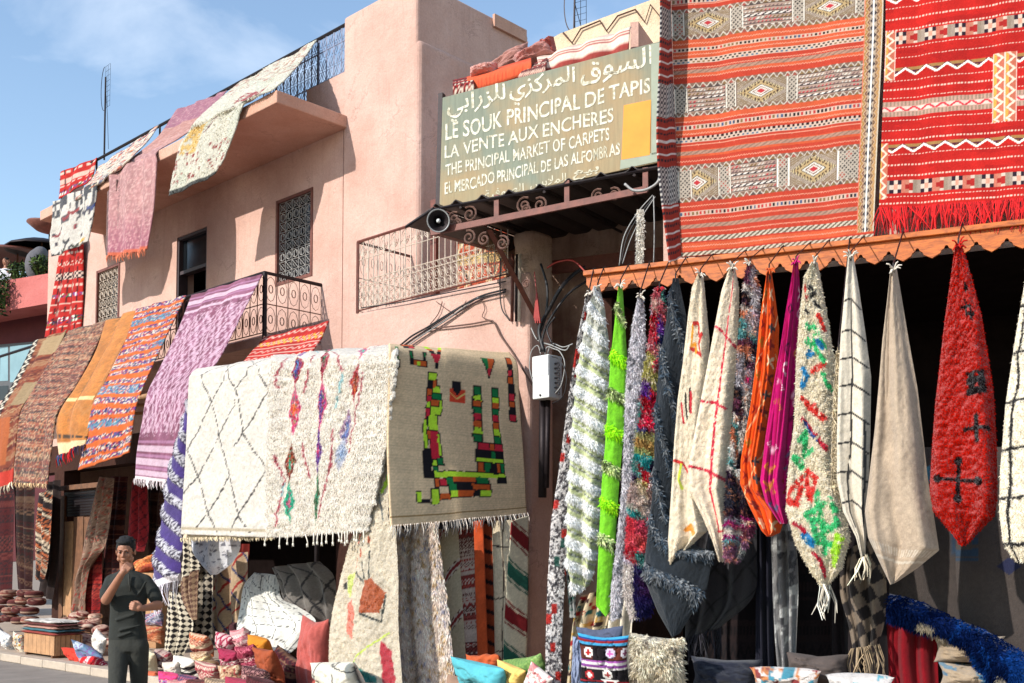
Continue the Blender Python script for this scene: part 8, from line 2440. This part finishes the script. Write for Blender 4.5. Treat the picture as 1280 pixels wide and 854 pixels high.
    for h, k, a, sg in ((hipL + np.array([0, 0, -.02]), kneeL, ankL, -1), (hipR + np.array([0, 0, -.02]), kneeR, ankR, 1)):
        capsule(m, h, k, .090, .070); capsule(m, k, a + np.array([0, .01, .03]), .078, .064)
        for t_ in (.15, .35, .62, .82):
            q = k + (a - k) * t_
            capsule(m, q + np.array([-.05, -.055, .02]), q + np.array([.05, -.05, -.015]), .014, .010, 8)
        capsule(m, k + np.array([-.05, -.06, .03]), k + np.array([.05, -.06, .0]), .018, .012, 8)
    o = m.build('trousers', TROU, root); remesh(o, .009, 7)
    sh = basic('dark_leather_shoe', (40, 30, 26), .5)
    for a, tz in ((ankL, 0), (ankR, .05)):
        m = MB(); capsule(m, a + np.array([0, .04, -.05]), a + np.array([0, -.03, -.045]), .040, .042); capsule(m, a + np.array([0, -.03, -.05 ]), a + np.array([.0, -.16, -.062 - 0 * tz]), .042, .026)
        o = m.build('shoe', sh, root); remesh(o, .008, 2)
man()
def terrace_person():
    e = 23.0
    c = at(7.5, 327, 'R', e)
    root = empty('person', c - UP * 1.6, 'dark haired man in a white shirt leaning on the far roof parapet', 'person')
    m = MB(); R = np.array(Matrix.Rotation(R_(-35), 3, 'Z'))
    head(m, c, R, 1.1)
    capsule(m, c - UP * .22, c - UP * .08, .06, .055)
    b = c - UP * .6
    loft(m, [(c - UP * .95, .15, .10), (c - UP * .55, .17, .11), (c - UP * .28, .17, .09), (c - UP * .2, .08, .06)])
    sh_ = c - UP * .30
    for sg, t in ((-1, (-.25, -.2, -.42)), (1, (.30, -.25, -.38))):
        el = sh_ + np.array([sg * .24, -.08, -.22]); capsule(m, sh_ + np.array([sg * .17, 0, 0]), el, .05, .045)
        wr = c + np.array(t); capsule(m, el, wr, .042, .028)
        hand_fist(m, wr, np.array([-sg * .6, -.5, -.1]), np.array([0, 0, 1.]), 1.0, .6, sg)
    for sg in (-1, 1): capsule(m, c + np.array([sg * .09, 0, -.95]), c + np.array([sg * .1, 0, -1.62]), .08, .05)
    o = m.build('body', SKIN, root); remesh(o, .012, 2)
    m = MB(); ell(m, c + np.array([0, .02, .05]), .09, .10, .085); o = m.build('hair', HAIR, root, True)
    m = MB(); loft(m, [(c - UP * .98, .17, .13), (c - UP * .55, .20, .13), (c - UP * .30, .20, .11), (c - UP * .22, .09, .07)])
    for sg in (-1, 1): capsule(m, sh_ + np.array([sg * .17, 0, 0]), sh_ + np.array([sg * .23, -.05, -.16]), .075, .07)
    o = m.build('shirt', basic('white_shirt_cloth', (214, 214, 218), .9, 0, .06, 8, .3, 12, .02), root); remesh(o, .014, 3)
terrace_person()
def bush(px, py, fam, d, r, n, lab, seed, drop=0.0, sx=1.0):
    rg = np.random.default_rng(seed); c = at(px, py, fam, d)
    root = empty('bush', c - UP * r, lab, 'plant')
    q = rg.normal(size=(n, 3)); q /= np.linalg.norm(q, axis=1, keepdims=True); rad = r * (.35 + .65 * rg.random(n)) ** .8
    P = c + q * rad[:, None] * np.array([sx, sx, .9]) * (1 + .35 * (vnoise(q[:, 0] * 3 + 9, q[:, 2] * 3 + 9, seed))[:, None])
    P[:, 2] -= drop * rg.random(n) ** 2
    a = rg.normal(size=(n, 3)); a /= np.linalg.norm(a, axis=1, keepdims=True); b = np.cross(a, rg.normal(size=(n, 3))); b /= np.linalg.norm(b, axis=1, keepdims=True)
    L = .085 * (.6 + .8 * rg.random(n))[:, None]; w = L * .32
    V = np.stack([P - a * L, P + b * w, P + a * L, P - b * w], 1).reshape(-1, 3); i = np.arange(n) * 4
    col = np.repeat(pick([(44, 62, 30), (66, 88, 40), (92, 112, 56), (34, 48, 26)], rg.random(n)), 4, axis=0)
    o = mesh_obj('foliage', V, [np.stack([i, i + 1, i + 2, i + 3], 1)], M['cloth'], root, col); o['kind'] = 'stuff'
    m = MB()
    for k in range(7):
        t = c + rg.normal(size=3) * r * .5; m.tube([c - UP * r * .8, (c + t) / 2 - UP * r * .2, t], .02, 4, r2=.006)
    m.build('stem', M['wood_brown'], root)
bush(-4, 356, 'R', 21.4, .46, 700, 'dark leafy shrub spilling over the far roof parapet at the left border', 1, .6)
bush(53, 332, 'R', 22.6, .30, 420, 'light green shrub behind the far roof parapet beside the pink house', 2)
bush(24, 340, 'R', 22.8, .32, 320, 'small green plant beside the man on the far roof', 3)
def parasols():
    for (px, py, w, lab) in ((22, 322, 1.5, 'low dark brown parasol behind the man on the far roof'), (52, 311, 1.1, 'round black parasol at the right of the far roof')):
        c = at(px, py, 'R', 24.0)
        root = empty('parasol', c - UP * 2.0, lab, 'parasol')
        m = MB(); m.lathe([(.02, .30), (w * .5, .20), (w * .95, .0), (w, -.08), (w * .95, -.06), (w * .5, .1), (.02, .2)], c, (0, 0, 1), 12); m.build('canopy', M['iron_brown'] if px < 30 else M['iron'], root, True)
        m = MB(); m.tube([c - UP * 2.0, c + UP * .3], .03, 6); m.build('pole', M['wood_brown'], root)
    c = at(46, 332, 'R', 22.8)
    m = MB(); ell(m, c, .34, .3, .5); ell(m, c + np.array([.1, 0, .35]), .22, .2, .22); o = m.build('covered_chair', basic('grey_cover', (92, 90, 94), .9, 0, .2, 4, .5, 8, .05)); remesh(o, .03, 3); tag(o, 'grey covered shape under the black parasol on the far roof', 'covered chair')
parasols()
